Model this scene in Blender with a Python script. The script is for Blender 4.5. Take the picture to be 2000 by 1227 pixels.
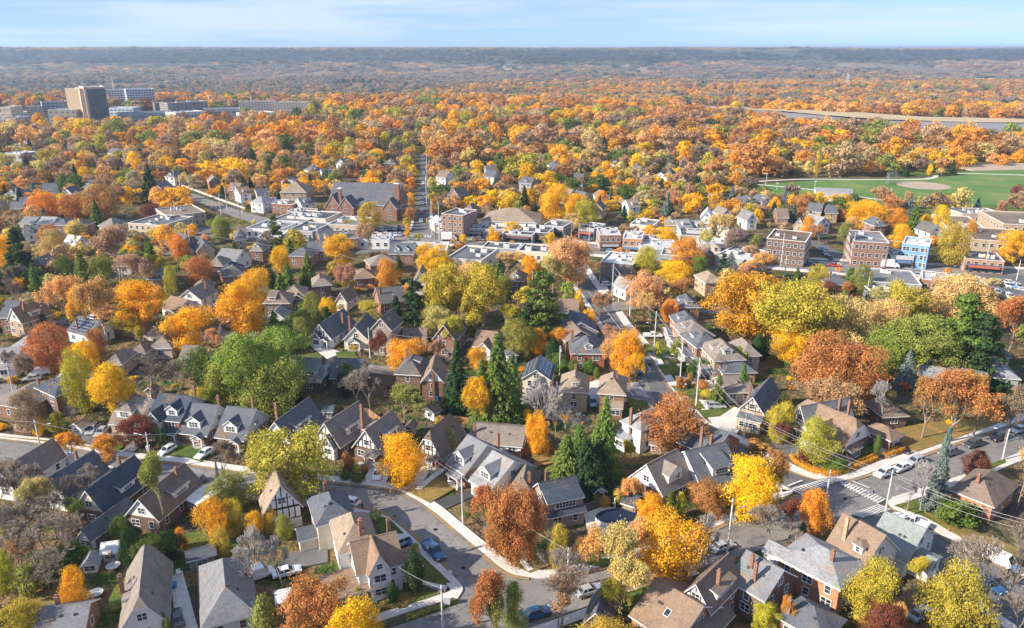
import bpy, math, random
import numpy as np
from mathutils import Vector, Matrix, noise
rnd = random.Random(7)
S = bpy.context.scene
for o in list(bpy.data.objects): bpy.data.objects.remove(o)
COL = S.collection
R = math.radians
# ------------------------------------------------------------------ camera
F, H, CX, CY = 1500.0, 80.0, 1000.0, 613.5          # focal length in photo pixels (photo 2000 wide), drone height
PIT = math.atan((CY - 93) / F)
cam = bpy.data.cameras.new('camera'); camo = bpy.data.objects.new('camera', cam); COL.objects.link(camo)
cam.sensor_width = 36; cam.lens = 36 * F / 2000; cam.clip_start = 1; cam.clip_end = 60000
camo.location = (0, 0, H); camo.rotation_euler = (math.pi / 2 - PIT, 0, 0)
S.camera = camo
# ------------------------------------------------------------------ world and sun
SUN_EL, SUN_AZ = R(30), R(200)                      # azimuth of the sun, counterclockwise from +x
W = bpy.data.worlds.new('World'); S.world = W; W.use_nodes = True
wn, wl = W.node_tree.nodes, W.node_tree.links; wn.clear()
def wnode(t, **k):
    n = wn.new(t)
    for a, b in k.items(): setattr(n, a, b)
    return n
sky = wnode('ShaderNodeTexSky', sky_type='NISHITA', sun_disc=False, sun_elevation=SUN_EL, sun_rotation=math.pi / 2 - SUN_AZ,
            air_density=1.0, dust_density=0.3, ozone_density=3.0, altitude=200)
tc = wnode('ShaderNodeTexCoord'); add = wnode('ShaderNodeVectorMath', operation='ADD'); add.inputs[1].default_value = (0, 0, .16)
nrm = wnode('ShaderNodeVectorMath', operation='NORMALIZE')
wl.new(tc.outputs['Generated'], add.inputs[0]); wl.new(add.outputs[0], nrm.inputs[0]); wl.new(nrm.outputs[0], sky.inputs['Vector'])
mp = wnode('ShaderNodeMapping'); mp.inputs['Scale'].default_value = (1.6, 1.6, 17); mp.inputs['Rotation'].default_value = (R(4), R(5), 0)
nz = wnode('ShaderNodeTexNoise'); nz.inputs['Scale'].default_value = 1.3; nz.inputs['Detail'].default_value = 6; nz.inputs['Roughness'].default_value = .55
cr = wnode('ShaderNodeValToRGB'); cr.color_ramp.elements[0].position = .45; cr.color_ramp.elements[1].position = .6
cr.color_ramp.elements[0].color = (0, 0, 0, 1); cr.color_ramp.elements[1].color = (.75, .75, .75, 1)
mx = wnode('ShaderNodeMix', data_type='RGBA'); mx.inputs['B'].default_value = (2.9, 3.4, 4.0, 1)
wl.new(tc.outputs['Generated'], mp.inputs[0]); wl.new(mp.outputs[0], nz.inputs['Vector']); wl.new(nz.outputs['Fac'], cr.inputs[0])
wl.new(cr.outputs[0], mx.inputs['Factor']); tn = wnode('ShaderNodeMix', data_type='RGBA', blend_type='MULTIPLY'); tn.inputs['Factor'].default_value = 1; tn.inputs['B'].default_value = (.86, .79, .9, 1)
wl.new(sky.outputs[0], tn.inputs['A']); wl.new(tn.outputs['Result'], mx.inputs['A'])
bg = wnode('ShaderNodeBackground'); bg.inputs['Strength'].default_value = .15
wo = wnode('ShaderNodeOutputWorld'); wl.new(mx.outputs['Result'], bg.inputs[0]); wl.new(bg.outputs[0], wo.inputs[0])
sl = bpy.data.lights.new('sun', 'SUN'); sl.energy = 5; sl.angle = R(.53); sl.color = (1, .90, .75)
so = bpy.data.objects.new('sun', sl); COL.objects.link(so)
sd = Vector((math.cos(SUN_EL) * math.cos(SUN_AZ), math.cos(SUN_EL) * math.sin(SUN_AZ), math.sin(SUN_EL)))
so.rotation_euler = sd.to_track_quat('Z', 'Y').to_euler(); so.location = (0, 0, 300)
S.view_settings.view_transform = 'Standard'; S.view_settings.look = 'None'; S.view_settings.exposure = .84; S.view_settings.gamma = 1
S.cycles.max_bounces = 5; S.cycles.diffuse_bounces = 3; S.cycles.glossy_bounces = 2; S.cycles.transmission_bounces = 2; S.cycles.volume_bounces = 0
S.cycles.use_denoising = True
# ------------------------------------------------------------------ projection helpers (photo pixel <-> ground point)
sP, cP = math.sin(PIT), math.cos(PIT)
def G(px, py, z=0.0):
    u, v = (px - CX) / F, -(py - CY) / F
    dz = -sP + v * cP; t = (z - H) / dz
    return Vector((t * u, t * (cP + v * sP), z))
def P(p):
    y, z = p[1], p[2] - H
    f = y * cP - z * sP; u = y * sP + z * cP
    return (CX + F * p[0] / f, CY - F * u / f, f)
def zat(base, py):                                   # height above ground point `base` that shows at photo row py
    v = -(py - CY) / F; y = base[1]
    return H + y * (v * cP - sP) / (cP + v * sP)
# ------------------------------------------------------------------ materials
MATS = {}
class NT:
    def __init__(s, name):
        s.m = bpy.data.materials.new(name); s.m.use_nodes = True; s.n = s.m.node_tree.nodes; s.l = s.m.node_tree.links; s.n.clear()
        s.out = s.n.new('ShaderNodeOutputMaterial'); MATS[name] = s.m
    def N(s, t, ins=None, **k):
        n = s.n.new(t)
        for a, b in k.items(): setattr(n, a, b)
        for a, b in (ins or {}).items():
            i = n.inputs[a]
            if isinstance(b, bpy.types.NodeSocket): s.l.new(b, i)
            else: i.default_value = b
        return n
    def noise(s, scale, detail=4, rough=.6, vec=None, dist=0):
        d = {'Scale': scale, 'Detail': detail, 'Roughness': rough, 'Distortion': dist}
        if vec: d['Vector'] = vec
        return s.N('ShaderNodeTexNoise', d).outputs['Fac']
    def pos(s, obj=False):
        return s.N('ShaderNodeTexCoord').outputs['Object'] if obj else s.N('ShaderNodeNewGeometry').outputs['Position']
    def ramp(s, fac, stops):
        r = s.N('ShaderNodeValToRGB', {0: fac}); e = r.color_ramp.elements
        while len(e) < len(stops): e.new(.5)
        for i, (p, c) in enumerate(stops):
            e[i].position = p; e[i].color = (*c, 1) if len(c) == 3 else c
        return r.outputs[0]
    def mix(s, fac, a, b, mode='MIX'):
        n = s.N('ShaderNodeMix', {'Factor': fac}, data_type='RGBA', blend_type=mode)
        for k, v in (('A', a), ('B', b)):
            i = n.inputs[k] if False else [q for q in n.inputs if q.name == k and q.type == 'RGBA'][0]
            if isinstance(v, bpy.types.NodeSocket): s.l.new(v, i)
            else: i.default_value = (*v, 1) if len(v) == 3 else v
        return [q for q in n.outputs if q.type == 'RGBA'][0]
    def math(s, op, a, b=0.0, clamp=False):
        return s.N('ShaderNodeMath', {0: a, 1: b}, operation=op, use_clamp=clamp).outputs[0]
    def bsdf(s, col, rough=.85, bump=None, bs=.3, bd=.05, **k):
        d = {'Base Color': col if isinstance(col, bpy.types.NodeSocket) else (*col, 1), 'Roughness': rough, 'Specular IOR Level': k.get('spec', .25), 'Metallic': k.get('metal', 0)}
        if bump is not None:
            d['Normal'] = s.N('ShaderNodeBump', {'Height': bump, 'Strength': bs, 'Distance': bd}).outputs[0]
        b = s.N('ShaderNodeBsdfPrincipled', d); s.l.new(b.outputs[0], s.out.inputs[0]); return s.m
def grey(v): return (v, v, v)
# painted/plain surfaces whose colour comes from the object's own colour
def ocol(t): return t.N('ShaderNodeObjectInfo').outputs['Color']
t = NT('siding'); p = t.pos(True); w = t.N('ShaderNodeSeparateXYZ', {0: p}).outputs[2]
f = t.math('FRACT', t.math('MULTIPLY', w, 5.2)); c = t.mix(1, ocol(t), t.ramp(t.noise(1.3, 5, .65, p), [(.3, grey(.86)), (.7, grey(1.05))]), 'MULTIPLY')
c = t.mix(1, c, t.ramp(f, [(0, grey(.72)), (.12, grey(1)), (1, grey(1))]), 'MULTIPLY'); t.bsdf(c, .6, f, .3, .02)
t = NT('stucco'); p = t.pos(True); c = t.mix(1, ocol(t), t.ramp(t.noise(.8, 6, .7, p), [(.3, grey(.8)), (.7, grey(1.08))]), 'MULTIPLY'); t.bsdf(c, .9, t.noise(14, 3, .6, p), .3, .02)
t = NT('brick'); p = t.pos(True); q = t.N('ShaderNodeSeparateXYZ', {0: p}); v = t.N('ShaderNodeCombineXYZ', {0: t.math('ADD', q.outputs[0], q.outputs[1]), 1: q.outputs[2]}).outputs[0]
b = t.N('ShaderNodeTexBrick', {'Vector': v, 'Color1': (.62, .6, .6, 1), 'Color2': (1.3, 1.25, 1.2, 1), 'Mortar': (1.15, 1.25, 1.35, 1), 'Scale': 1, 'Mortar Size': .018, 'Brick Width': .34, 'Row Height': .12, 'Bias': -.1})
c = t.mix(1, ocol(t), b.outputs['Color'], 'MULTIPLY'); c = t.mix(1, c, t.ramp(t.noise(.9, 6, .7, p), [(.3, grey(.72)), (.7, grey(1.12))]), 'MULTIPLY'); t.bsdf(c, .9, b.outputs['Fac'], .3, .02)
t = NT('shingle'); p = t.pos(True); q = t.N('ShaderNodeSeparateXYZ', {0: p}); v = t.N('ShaderNodeCombineXYZ', {0: t.math('ADD', q.outputs[0], t.math('MULTIPLY', q.outputs[1], .37)), 1: t.math('MULTIPLY', q.outputs[2], 1.0)}).outputs[0]
b = t.N('ShaderNodeTexBrick', {'Vector': v, 'Color1': (.88, .88, .88, 1), 'Color2': (1.12, 1.12, 1.12, 1), 'Mortar': (.8, .8, .8, 1), 'Scale': 1, 'Mortar Size': .016, 'Brick Width': .36, 'Row Height': .15})
c = t.mix(1, ocol(t), b.outputs['Color'], 'MULTIPLY'); c = t.mix(1, c, t.ramp(t.noise(.3, 9, .75, p, 1.2), [(.28, grey(.55)), (.45, grey(.95)), (.72, grey(1.3))]), 'MULTIPLY')
c = t.mix(1, c, t.ramp(t.noise(5, 3, .8, p), [(.3, grey(.8)), (.7, grey(1.2))]), 'MULTIPLY'); c = t.mix(t.ramp(t.math('MULTIPLY', t.noise(4.4, 2, .9, p), t.noise(.22, 3, .7, t.pos())), [(.34, grey(0)), (.37, grey(.8))]), c, (.30, .17, .06)); t.bsdf(c, .85, t.noise(9, 3, .7, p), .5, .03, spec=.2)
t = NT('trim'); p = t.pos(True); t.bsdf(t.ramp(t.noise(3, 4, .6, p), [(.3, (.66, .67, .68)), (.7, (.8, .8, .79))]), .5)
t = NT('flat_roof'); p = t.pos(); c = t.mix(1, ocol(t), t.ramp(t.noise(.12, 7, .75, p), [(.32, grey(.55)), (.5, grey(.95)), (.68, grey(1.2))]), 'MULTIPLY')
q = t.N('ShaderNodeTexBrick', {'Vector': p, 'Color1': (.93, .93, .93, 1), 'Color2': (1.05, 1.05, 1.05, 1), 'Mortar': (.75, .75, .75, 1), 'Scale': 1, 'Mortar Size': .05, 'Brick Width': 7, 'Row Height': 3}); c = t.mix(1, c, q.outputs['Color'], 'MULTIPLY'); t.bsdf(c, .8)
t = NT('glass'); p = t.pos(True); t.bsdf(t.ramp(t.noise(1.5, 2, .5, p), [(.35, (.012, .016, .022)), (.7, (.06, .075, .09))]), .08, spec=.8)
t = NT('timber'); p = t.pos(True); t.bsdf(t.ramp(t.noise(4, 4, .6, p), [(.3, (.025, .02, .018)), (.7, (.06, .045, .035))]), .8)
t = NT('paint'); p = t.pos(True); t.bsdf(t.mix(1, ocol(t), t.ramp(t.noise(4, 4, .6, p), [(.3, grey(.85)), (.7, grey(1.08))]), 'MULTIPLY'), .55)
t = NT('car_paint'); b = t.N('ShaderNodeBsdfPrincipled', {'Base Color': ocol(t), 'Roughness': .28, 'Metallic': .15, 'Coat Weight': .8, 'Coat Roughness': .06}); t.l.new(b.outputs[0], t.out.inputs[0])
t = NT('rubber'); t.bsdf(t.ramp(t.noise(20, 2), [(.3, grey(.012)), (.7, grey(.03))]), .9)
t = NT('chrome'); t.bsdf(t.ramp(t.noise(5, 2), [(.3, grey(.45)), (.7, grey(.6))]), .3, metal=1)
t = NT('lamp_lens'); t.bsdf(t.ramp(t.noise(9, 2), [(.3, (.7, .7, .68)), (.7, (.85, .85, .8))]), .15)
t = NT('wood_pole'); p = t.pos(True); t.bsdf(t.mix(1, ocol(t), t.ramp(t.noise(3, 6, .7, p), [(.3, grey(.7)), (.7, grey(1.1))]), 'MULTIPLY'), .9)
t = NT('wire'); t.bsdf(t.ramp(t.noise(2), [(.3, grey(.55)), (.7, grey(.65))]), .4, metal=.6)
t = NT('solar'); p = t.pos(True); q = t.N('ShaderNodeTexBrick', {'Vector': p, 'Color1': (.012, .022, .05, 1), 'Color2': (.02, .035, .07, 1), 'Mortar': (.45, .5, .55, 1), 'Scale': 1, 'Mortar Size': .035, 'Brick Width': 1.0, 'Row Height': .8, 'Bias': 0})
q.offset = 0; t.bsdf(q.outputs['Color'], .15, spec=.7)
t = NT('stone'); p = t.pos(True); q = t.N('ShaderNodeTexVoronoi', {'Vector': p, 'Scale': 2.2}); t.bsdf(t.mix(1, ocol(t), t.ramp(q.outputs['Color'], [(.1, grey(.65)), (.9, grey(1.2))]), 'MULTIPLY'), .9)
t = NT('bark'); p = t.pos(True); t.bsdf(t.mix(1, ocol(t), t.ramp(t.noise(12, 5, .7, p), [(.3, grey(.6)), (.7, grey(1.2))]), 'MULTIPLY'), .95)
# foliage: colour of the object, varied leaf by leaf and by clump
def leafmat(name, instancer=False, trans=.3):
    t = NT(name)
    g = t.N('ShaderNodeNewGeometry'); ri = g.outputs['Random Per Island']
    c = t.N('ShaderNodeAttribute', attribute_type='INSTANCER', attribute_name='tint').outputs['Color'] if instancer else ocol(t)
    hs = t.N('ShaderNodeHueSaturation', {'Hue': t.math('ADD', t.math('MULTIPLY', t.noise(5.5, 3, .7, t.pos(True)), .085), .457), 'Saturation': 1.0,
             'Value': t.math('ADD', t.math('MULTIPLY', ri, .5), .8), 'Color': c}).outputs[0]
    c2 = t.mix(1, hs, t.ramp(t.noise(.35, 3, .6, t.pos()), [(.3, (.78, .84, .84)), (.7, (1.15, 1.12, 1.05))]), 'MULTIPLY')
    d = t.N('ShaderNodeBsdfDiffuse', {'Color': c2}); tr = t.N('ShaderNodeBsdfTranslucent', {'Color': c2})
    m = t.N('ShaderNodeMixShader', {0: trans, 1: d.outputs[0], 2: tr.outputs[0]}); t.l.new(m.outputs[0], t.out.inputs[0])
leafmat('leaf', False, .27); leafmat('leaf_far', True, .3); leafmat('needle', False, .12)
# ------------------------------------------------------------------ mesh helpers
def newobj(name, me, parent=None, loc=None, rz=0, color=None):
    o = bpy.data.objects.new(name, me); COL.objects.link(o)
    if parent is not None: o.parent = parent
    if loc is not None: o.location = loc
    if rz: o.rotation_euler = (0, 0, rz)
    if color: o.color = (*color, 1)
    return o
class MB:
    def __init__(s): s.v, s.f, s.m = [], [], []
    def face(s, pts, m=0):
        b = len(s.v); s.v += [tuple(p) for p in pts]; s.f.append(tuple(range(b, b + len(pts)))); s.m.append(m); return s
    def raw(s, vs, fs, m=0):
        b = len(s.v); s.v += [tuple(p) for p in vs]
        for f in fs: s.f.append(tuple(b + i for i in f)); s.m.append(m if isinstance(m, int) else m[len(s.m) % len(m)])
        return s
    def box(s, x0, x1, y0, y1, z0, z1, m=0):
        return s.raw([(x0, y0, z0), (x1, y0, z0), (x1, y1, z0), (x0, y1, z0), (x0, y0, z1), (x1, y0, z1), (x1, y1, z1), (x0, y1, z1)],
                     [(0, 3, 2, 1), (4, 5, 6, 7), (0, 1, 5, 4), (1, 2, 6, 5), (2, 3, 7, 6), (3, 0, 4, 7)], m)
    def obox(s, c, ax, hx, hy, hz, m=0):               # box about centre c, turned by ax about z
        ca, sa = math.cos(ax), math.sin(ax); vs = []
        for z in (-hz, hz):
            for x, y in ((-hx, -hy), (hx, -hy), (hx, hy), (-hx, hy)): vs.append((c[0] + x * ca - y * sa, c[1] + x * sa + y * ca, c[2] + z))
        return s.raw(vs, [(0, 3, 2, 1), (4, 5, 6, 7), (0, 1, 5, 4), (1, 2, 6, 5), (2, 3, 7, 6), (3, 0, 4, 7)], m)
    def tube(s, pts, rads, n=6, m=0, cap=True):
        b = len(s.v); k = len(pts)
        for i, p in enumerate(pts):
            p = Vector(p); d = (Vector(pts[min(i + 1, k - 1)]) - Vector(pts[max(i - 1, 0)])).normalized()
            a = d.orthogonal().normalized() if abs(d.z) < .9 else Vector((1, 0, 0)).cross(d).normalized(); c = d.cross(a)
            for j in range(n):
                t = 2 * math.pi * j / n; s.v.append(tuple(p + (a * math.cos(t) + c * math.sin(t)) * rads[i]))
        for i in range(k - 1):
            for j in range(n):
                s.f.append((b + i * n + j, b + i * n + (j + 1) % n, b + (i + 1) * n + (j + 1) % n, b + (i + 1) * n + j)); s.m.append(m)
        if cap:
            s.f.append(tuple(b + j for j in range(n))); s.m.append(m); s.f.append(tuple(b + (k - 1) * n + j for j in range(n))); s.m.append(m)
        return s
    def loft(s, rings, m=0, cap=True):
        b = len(s.v); n = len(rings[0])
        for r in rings: s.v += [tuple(p) for p in r]
        for i in range(len(rings) - 1):
            for j in range(n):
                s.f.append((b + i * n + j, b + i * n + (j + 1) % n, b + (i + 1) * n + (j + 1) % n, b + (i + 1) * n + j)); s.m.append(m)
        if cap:
            s.f.append(tuple(b + j for j in range(n))); s.m.append(m); s.f.append(tuple(b + (len(rings) - 1) * n + j for j in range(n))); s.m.append(m)
        return s
    def mesh(s, name, mats, smooth=False):
        me = bpy.data.meshes.new(name); me.from_pydata(s.v, [], s.f); me.update()
        for k in mats: me.materials.append(MATS[k])
        if len(mats) > 1: me.polygons.foreach_set('material_index', s.m)
        if smooth: me.polygons.foreach_set('use_smooth', [True] * len(s.f))
        return me
    def obj(s, name, mats, parent=None, loc=None, rz=0, color=None, smooth=False):
        return newobj(name, s.mesh(name, mats if isinstance(mats, (list, tuple)) else [mats], smooth), parent, loc, rz, color)
def tag(o, label=None, cat=None, group=None, kind=None):
    if label: o['label'] = label
    if cat: o['category'] = cat
    if group: o['group'] = group
    if kind: o['kind'] = kind
    return o
THINGS = []      # (object, what it looks like, centre point, label rules) -> labels are written at the end, when every neighbour is known
def thing(name, cat, desc, loc, rz=0, group=None, label=None, mark=None, mid=1.5, o=None):
    if o is None: o = newobj(name, None, None, loc, rz)
    tag(o, label, cat, group)
    THINGS.append(dict(o=o, desc=desc, at=P((loc[0], loc[1], loc[2] + mid)), mark=mark, label=label))
    return o
def struct(o): o['kind'] = 'structure'; return o
HAZE_D = 0.0001
# ------------------------------------------------------------------ terrain
def fbm(x, y, s, o=4):
    v = 0; a = 1; n = 0
    for k in range(o):
        v += a * noise.noise(Vector((x / s, y / s, 3.7 * k))); n += a; a *= .5; s *= .5
    return v / n
def lerp(x, pts):
    for (a, b), (c, d) in zip(pts, pts[1:]):
        if x <= c:
            t = max(0, (x - a) / max(c - a, 1e-6)); t = t * t * (3 - 2 * t); return b + (d - b) * t
    return pts[-1][1]
def terrain(x, y):
    if y < 700: return 0.0
    u = x / max(y, 1)
    yy = y + 260 * fbm(x, y, 2600, 2) * min(1, (y - 700) / 1500)
    k = min(1, max(0, (u + .1) / .5))                     # right side: nearer marsh, ridge further off
    z = lerp(yy, [(1080 - 330 * k, 0), (1120 - 230 * k, -6 * k), (1700, -24), (2900, -32), (3800 + 500 * k, -27), (4300 + 700 * k, 0), (5050 + 900 * k, 64), (8000, 70), (20000, 68), (60000, 60)])
    if y > 2400:
        c0 = 4700 + 900 * k; w = min(1, (y - 2400) / 1500) * (1 if yy < c0 else max(.1, 1 - (yy - c0) / 500))
        g = abs(fbm(x + .25 * y, y * .3, 1100, 4)) * 2
        z += w * (50 * fbm(x + 900, y, 1300, 4) - 75 * (g if yy < c0 + 400 else 0) + 40 * fbm(x, y * .5, 420, 3) * (yy < c0 + 300) + 18)
    if yy > 4700: z += 11 * fbm(x, y, 1900, 3)
    if y > 9000: z = min(z, 72)
    return z
ys = [-400, -100, 20] + list(np.arange(60, 700, 40)) + list(np.arange(700, 2400, 30)) + list(np.arange(2400, 7600, 32)) + list(np.geomspace(7600, 58000, 30))
NX = 420; vs = []
for y in ys:
    for i in range(NX + 1):
        x = (i / NX * 2 - 1) * (420 + .82 * max(y, 0)); vs.append((x, y, terrain(x, y)))
me = bpy.data.meshes.new('ground')
me.from_pydata(vs, [], [(j * (NX + 1) + i, j * (NX + 1) + i + 1, (j + 1) * (NX + 1) + i + 1, (j + 1) * (NX + 1) + i) for j in range(len(ys) - 1) for i in range(NX)])
me.polygons.foreach_set('use_smooth', [True] * len(me.polygons))
t = NT('ground'); p = t.pos(); sy = t.N('ShaderNodeSeparateXYZ', {0: p}).outputs[1]
n1, n2, n3 = t.noise(.045, 6, .7, p), t.noise(.16, 7, .75, p), t.noise(1.6, 4, .8, p)
gr = t.ramp(n3, [(.3, (.022, .045, .010)), (.6, (.055, .098, .02)), (.75, (.11, .13, .035))])
li = t.ramp(n3, [(.25, (.08, .055, .033)), (.5, (.17, .115, .06)), (.72, (.32, .2, .08))])
so_ = t.ramp(n3, [(.3, (.05, .042, .034)), (.7, (.16, .13, .1))])
near = t.mix(t.ramp(n2, [(.42, grey(0)), (.54, grey(1))]), gr, li)
near = t.mix(t.ramp(n1, [(.5, grey(0)), (.6, grey(1))]), near, so_)
v = t.N('ShaderNodeTexVoronoi', {'Vector': p, 'Scale': .055, 'Randomness': 1}); v2 = t.noise(.0022, 6, .65, p)
fc = t.ramp(v.outputs['Color'], [(.1, (.05, .05, .045)), (.35, (.14, .125, .115)), (.6, (.2, .17, .15)), (.85, (.26, .19, .12)), (.95, (.07, .08, .055))])
fc = t.mix(t.ramp(v2, [(.4, grey(.15)), (.62, grey(.7))]), fc, t.ramp(v.outputs['Color'], [(.2, (.2, .16, .12)), (.6, (.3, .2, .1)), (.9, (.12, .12, .05))]))
fc = t.mix(t.ramp(t.noise(.0012, 4, .5, p), [(.62, grey(0)), (.66, grey(1))]), fc, (.2, .17, .1))
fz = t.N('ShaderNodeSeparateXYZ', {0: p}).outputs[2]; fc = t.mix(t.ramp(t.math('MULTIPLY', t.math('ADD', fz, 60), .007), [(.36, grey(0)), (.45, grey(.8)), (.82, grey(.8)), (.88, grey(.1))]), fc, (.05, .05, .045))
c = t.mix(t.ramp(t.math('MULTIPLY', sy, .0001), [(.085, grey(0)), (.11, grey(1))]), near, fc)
hb = t.math('ADD', t.math('MULTIPLY', t.N('ShaderNodeTexVoronoi', {'Vector': p, 'Scale': .055}).outputs['Distance'], -1), t.noise(.3, 3, .6, p))
t.bsdf(c, .95, hb, .5, 6, spec=.05)
# asphalt, concrete, paint
def asphalt(name, a, b, leaves):
    t = NT(name); p = t.pos(); n = t.noise(.12, 7, .7, p); c = t.ramp(n, [(.3, a), (.7, b)])
    c = t.mix(1, c, t.ramp(t.noise(2.2, 5, .8, p), [(.3, grey(.88)), (.7, grey(1.12))]), 'MULTIPLY')
    ck = t.N('ShaderNodeTexVoronoi', {'Vector': t.N('ShaderNodeVectorMath', {0: p, 1: t.N('ShaderNodeVectorMath', {0: t.N('ShaderNodeTexNoise', {'Scale': .35, 'Detail': 6, 'Vector': p}).outputs['Color'], 'Scale': 7}, operation='SCALE').outputs[0]}, operation='ADD').outputs[0], 'Scale': .11}, feature='DISTANCE_TO_EDGE').outputs['Distance']
    c = t.mix(1, c, t.ramp(ck, [(0, grey(.66)), (.008, grey(.74)), (.016, grey(1))]), 'MULTIPLY')
    c = t.mix(t.ramp(t.noise(.35, 2, .5, p), [(.6, grey(0)), (.61, grey(.4))]), c, (.09, .09, .092))
    lf = t.math('MULTIPLY', t.ramp(t.noise(4.5, 2, .9, p), [(.62, grey(0)), (.66, grey(1))]), t.ramp(t.noise(.09, 4, .7, p), [(.5, grey(0)), (.62, grey(leaves))]))
    t.bsdf(t.mix(lf, c, (.36, .2, .07)), .9, t.noise(6, 3, .7, p), .15, .02)
asphalt('asphalt', (.17, .16, .155), (.26, .25, .235), .8); asphalt('asphalt_dark', (.10, .10, .105), (.17, .17, .17), .4)
asphalt('asphalt_new', (.05, .052, .055), (.085, .086, .09), .3)
t = NT('concrete'); p = t.pos(); c = t.ramp(t.noise(.25, 7, .7, p), [(.3, (.52, .49, .45)), (.7, (.70, .67, .62))])
q = t.N('ShaderNodeTexBrick', {'Vector': p, 'Color1': (.95, .95, .95, 1), 'Color2': (1.04, 1.04, 1.04, 1), 'Mortar': (.7, .68, .65, 1), 'Scale': 1, 'Mortar Size': .03, 'Brick Width': 1.6, 'Row Height': 1.6}); c = t.mix(1, c, q.outputs[0], 'MULTIPLY')
lf = t.math('MULTIPLY', t.ramp(t.noise(4, 2, .9, p), [(.6, grey(0)), (.64, grey(1))]), t.ramp(t.noise(.07, 4, .7, p), [(.52, grey(0)), (.66, grey(.8))])); t.bsdf(t.mix(lf, c, (.4, .22, .08)), .85)
t = NT('road_paint'); p = t.pos(); t.bsdf(t.ramp(t.noise(1.8, 6, .8, p), [(.34, (.3, .3, .29)), (.5, (.66, .66, .64)), (.7, (.78, .78, .75))]), .7)
t = NT('lawn'); p = t.pos(); c = t.ramp(t.noise(1.7, 5, .8, p), [(.28, (.03, .06, .012)), (.55, (.065, .115, .02)), (.75, (.13, .15, .035))])
lf = t.math('MULTIPLY', t.ramp(t.noise(4.2, 2, .9, p), [(.52, grey(0)), (.6, grey(1))]), t.ramp(t.noise(.11, 4, .7, p), [(.42, grey(0)), (.6, grey(1))])); t.bsdf(t.mix(lf, c, (.42, .25, .05)), .95, t.noise(8, 3, .8, p), .5, .05)
t = NT('leaf_litter'); p = t.pos(); t.bsdf(t.mix(t.ramp(t.noise(.25, 4, .7, p), [(.4, grey(0)), (.55, grey(.8))]), t.ramp(t.noise(3.5, 4, .9, p), [(.3, (.13, .08, .035)), (.5, (.3, .18, .06)), (.7, (.52, .32, .08))]), (.16, .14, .04)), .95, t.noise(6, 3, .8, p), .5, .05)
t = NT('field'); p = t.pos(); t.bsdf(t.ramp(t.noise(.035, 6, .65, p), [(.3, (.075, .15, .03)), (.5, (.10, .19, .045)), (.72, (.24, .24, .08))]), .95)
t = NT('clay'); p = t.pos(); t.bsdf(t.ramp(t.noise(.2, 6, .7, p), [(.3, (.34, .26, .2)), (.7, (.46, .36, .28))]), .95)
t = NT('reeds'); p = t.pos(); q = t.N('ShaderNodeMapping', {0: p, 'Scale': (.004, .03, 1)}).outputs[0]; t.bsdf(t.ramp(t.noise(1.5, 6, .7, q), [(.3, (.36, .27, .15)), (.5, (.5, .4, .25)), (.7, (.36, .25, .13))]), .95)
t = NT('marsh_water'); p = t.pos(); q = t.N('ShaderNodeMapping', {0: p, 'Scale': (.006, .05, 1)}).outputs[0]; t.bsdf(t.ramp(t.noise(1.2, 5, .7, q), [(.3, (.2, .175, .15)), (.7, (.32, .28, .24))]), .35)
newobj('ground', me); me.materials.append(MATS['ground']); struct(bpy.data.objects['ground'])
LAY = [0.012]
def nz_():
    LAY[0] += .004; return LAY[0]
def sheet(name, pts, mat, z=None, thick=0, base=0.0):      # flat area given by its outline in the photo
    z = nz_() if z is None else z
    q = [G(x, y, 0) for x, y in pts]; b = MB()
    top = [(p.x, p.y, base + z + thick) for p in q]
    if sum((a[0] * c[1] - c[0] * a[1]) for a, c in zip(top, top[1:] + top[:1])) < 0: top.reverse()
    b.face(top)
    for i in range(len(top)):
        a, c = top[i], top[(i + 1) % len(top)]; b.face([(a[0], a[1], base - .05), (c[0], c[1], base - .05), c, a])
    return struct(b.obj(name, mat))
def smooth(pts, n=6):                                      # Catmull-Rom through the points
    P_ = [Vector((*p, 0)) if len(p) == 2 else Vector(p) for p in pts]; P_ = [P_[0] * 2 - P_[1]] + P_ + [P_[-1] * 2 - P_[-2]]; out = []
    for i in range(1, len(P_) - 2):
        for k in range(n):
            t = k / n; a, b, c, d = P_[i - 1:i + 3]
            out.append(.5 * (2 * b + (c - a) * t + (2 * a - 5 * b + 4 * c - d) * t * t + (3 * b - a - 3 * c + d) * t ** 3))
    return out + [P_[-2]]
def ribbon(name, left, right, mat, z=None, h=0.0, n=6):    # band between two edges
    z = nz_() if z is None else z
    A = smooth([G(*p).xy[:] for p in left], n); B = smooth([G(*p).xy[:] for p in right], n)
    k = max(len(A), len(B)); rs = lambda Q: [Q[min(len(Q) - 1, round(i * (len(Q) - 1) / (k - 1)))] for i in range(k)]
    A, B = rs(A), rs(B); b = MB()
    for i in range(k - 1):
        a0, a1, b0, b1 = A[i], A[i + 1], B[i], B[i + 1]
        if (a0 - a1).length < 1e-4 and (b0 - b1).length < 1e-4: continue
        v = lambda q, zz: (q.x, q.y, zz)
        b.face([v(a0, z + h), v(b0, z + h), v(b1, z + h), v(a1, z + h)])
        if h: b.face([v(a0, -.05), v(a0, z + h), v(a1, z + h), v(a1, -.05)]); b.face([v(b0, -.05), v(b1, -.05), v(b1, z + h), v(b0, z + h)])
    return struct(b.obj(name, mat))
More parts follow.
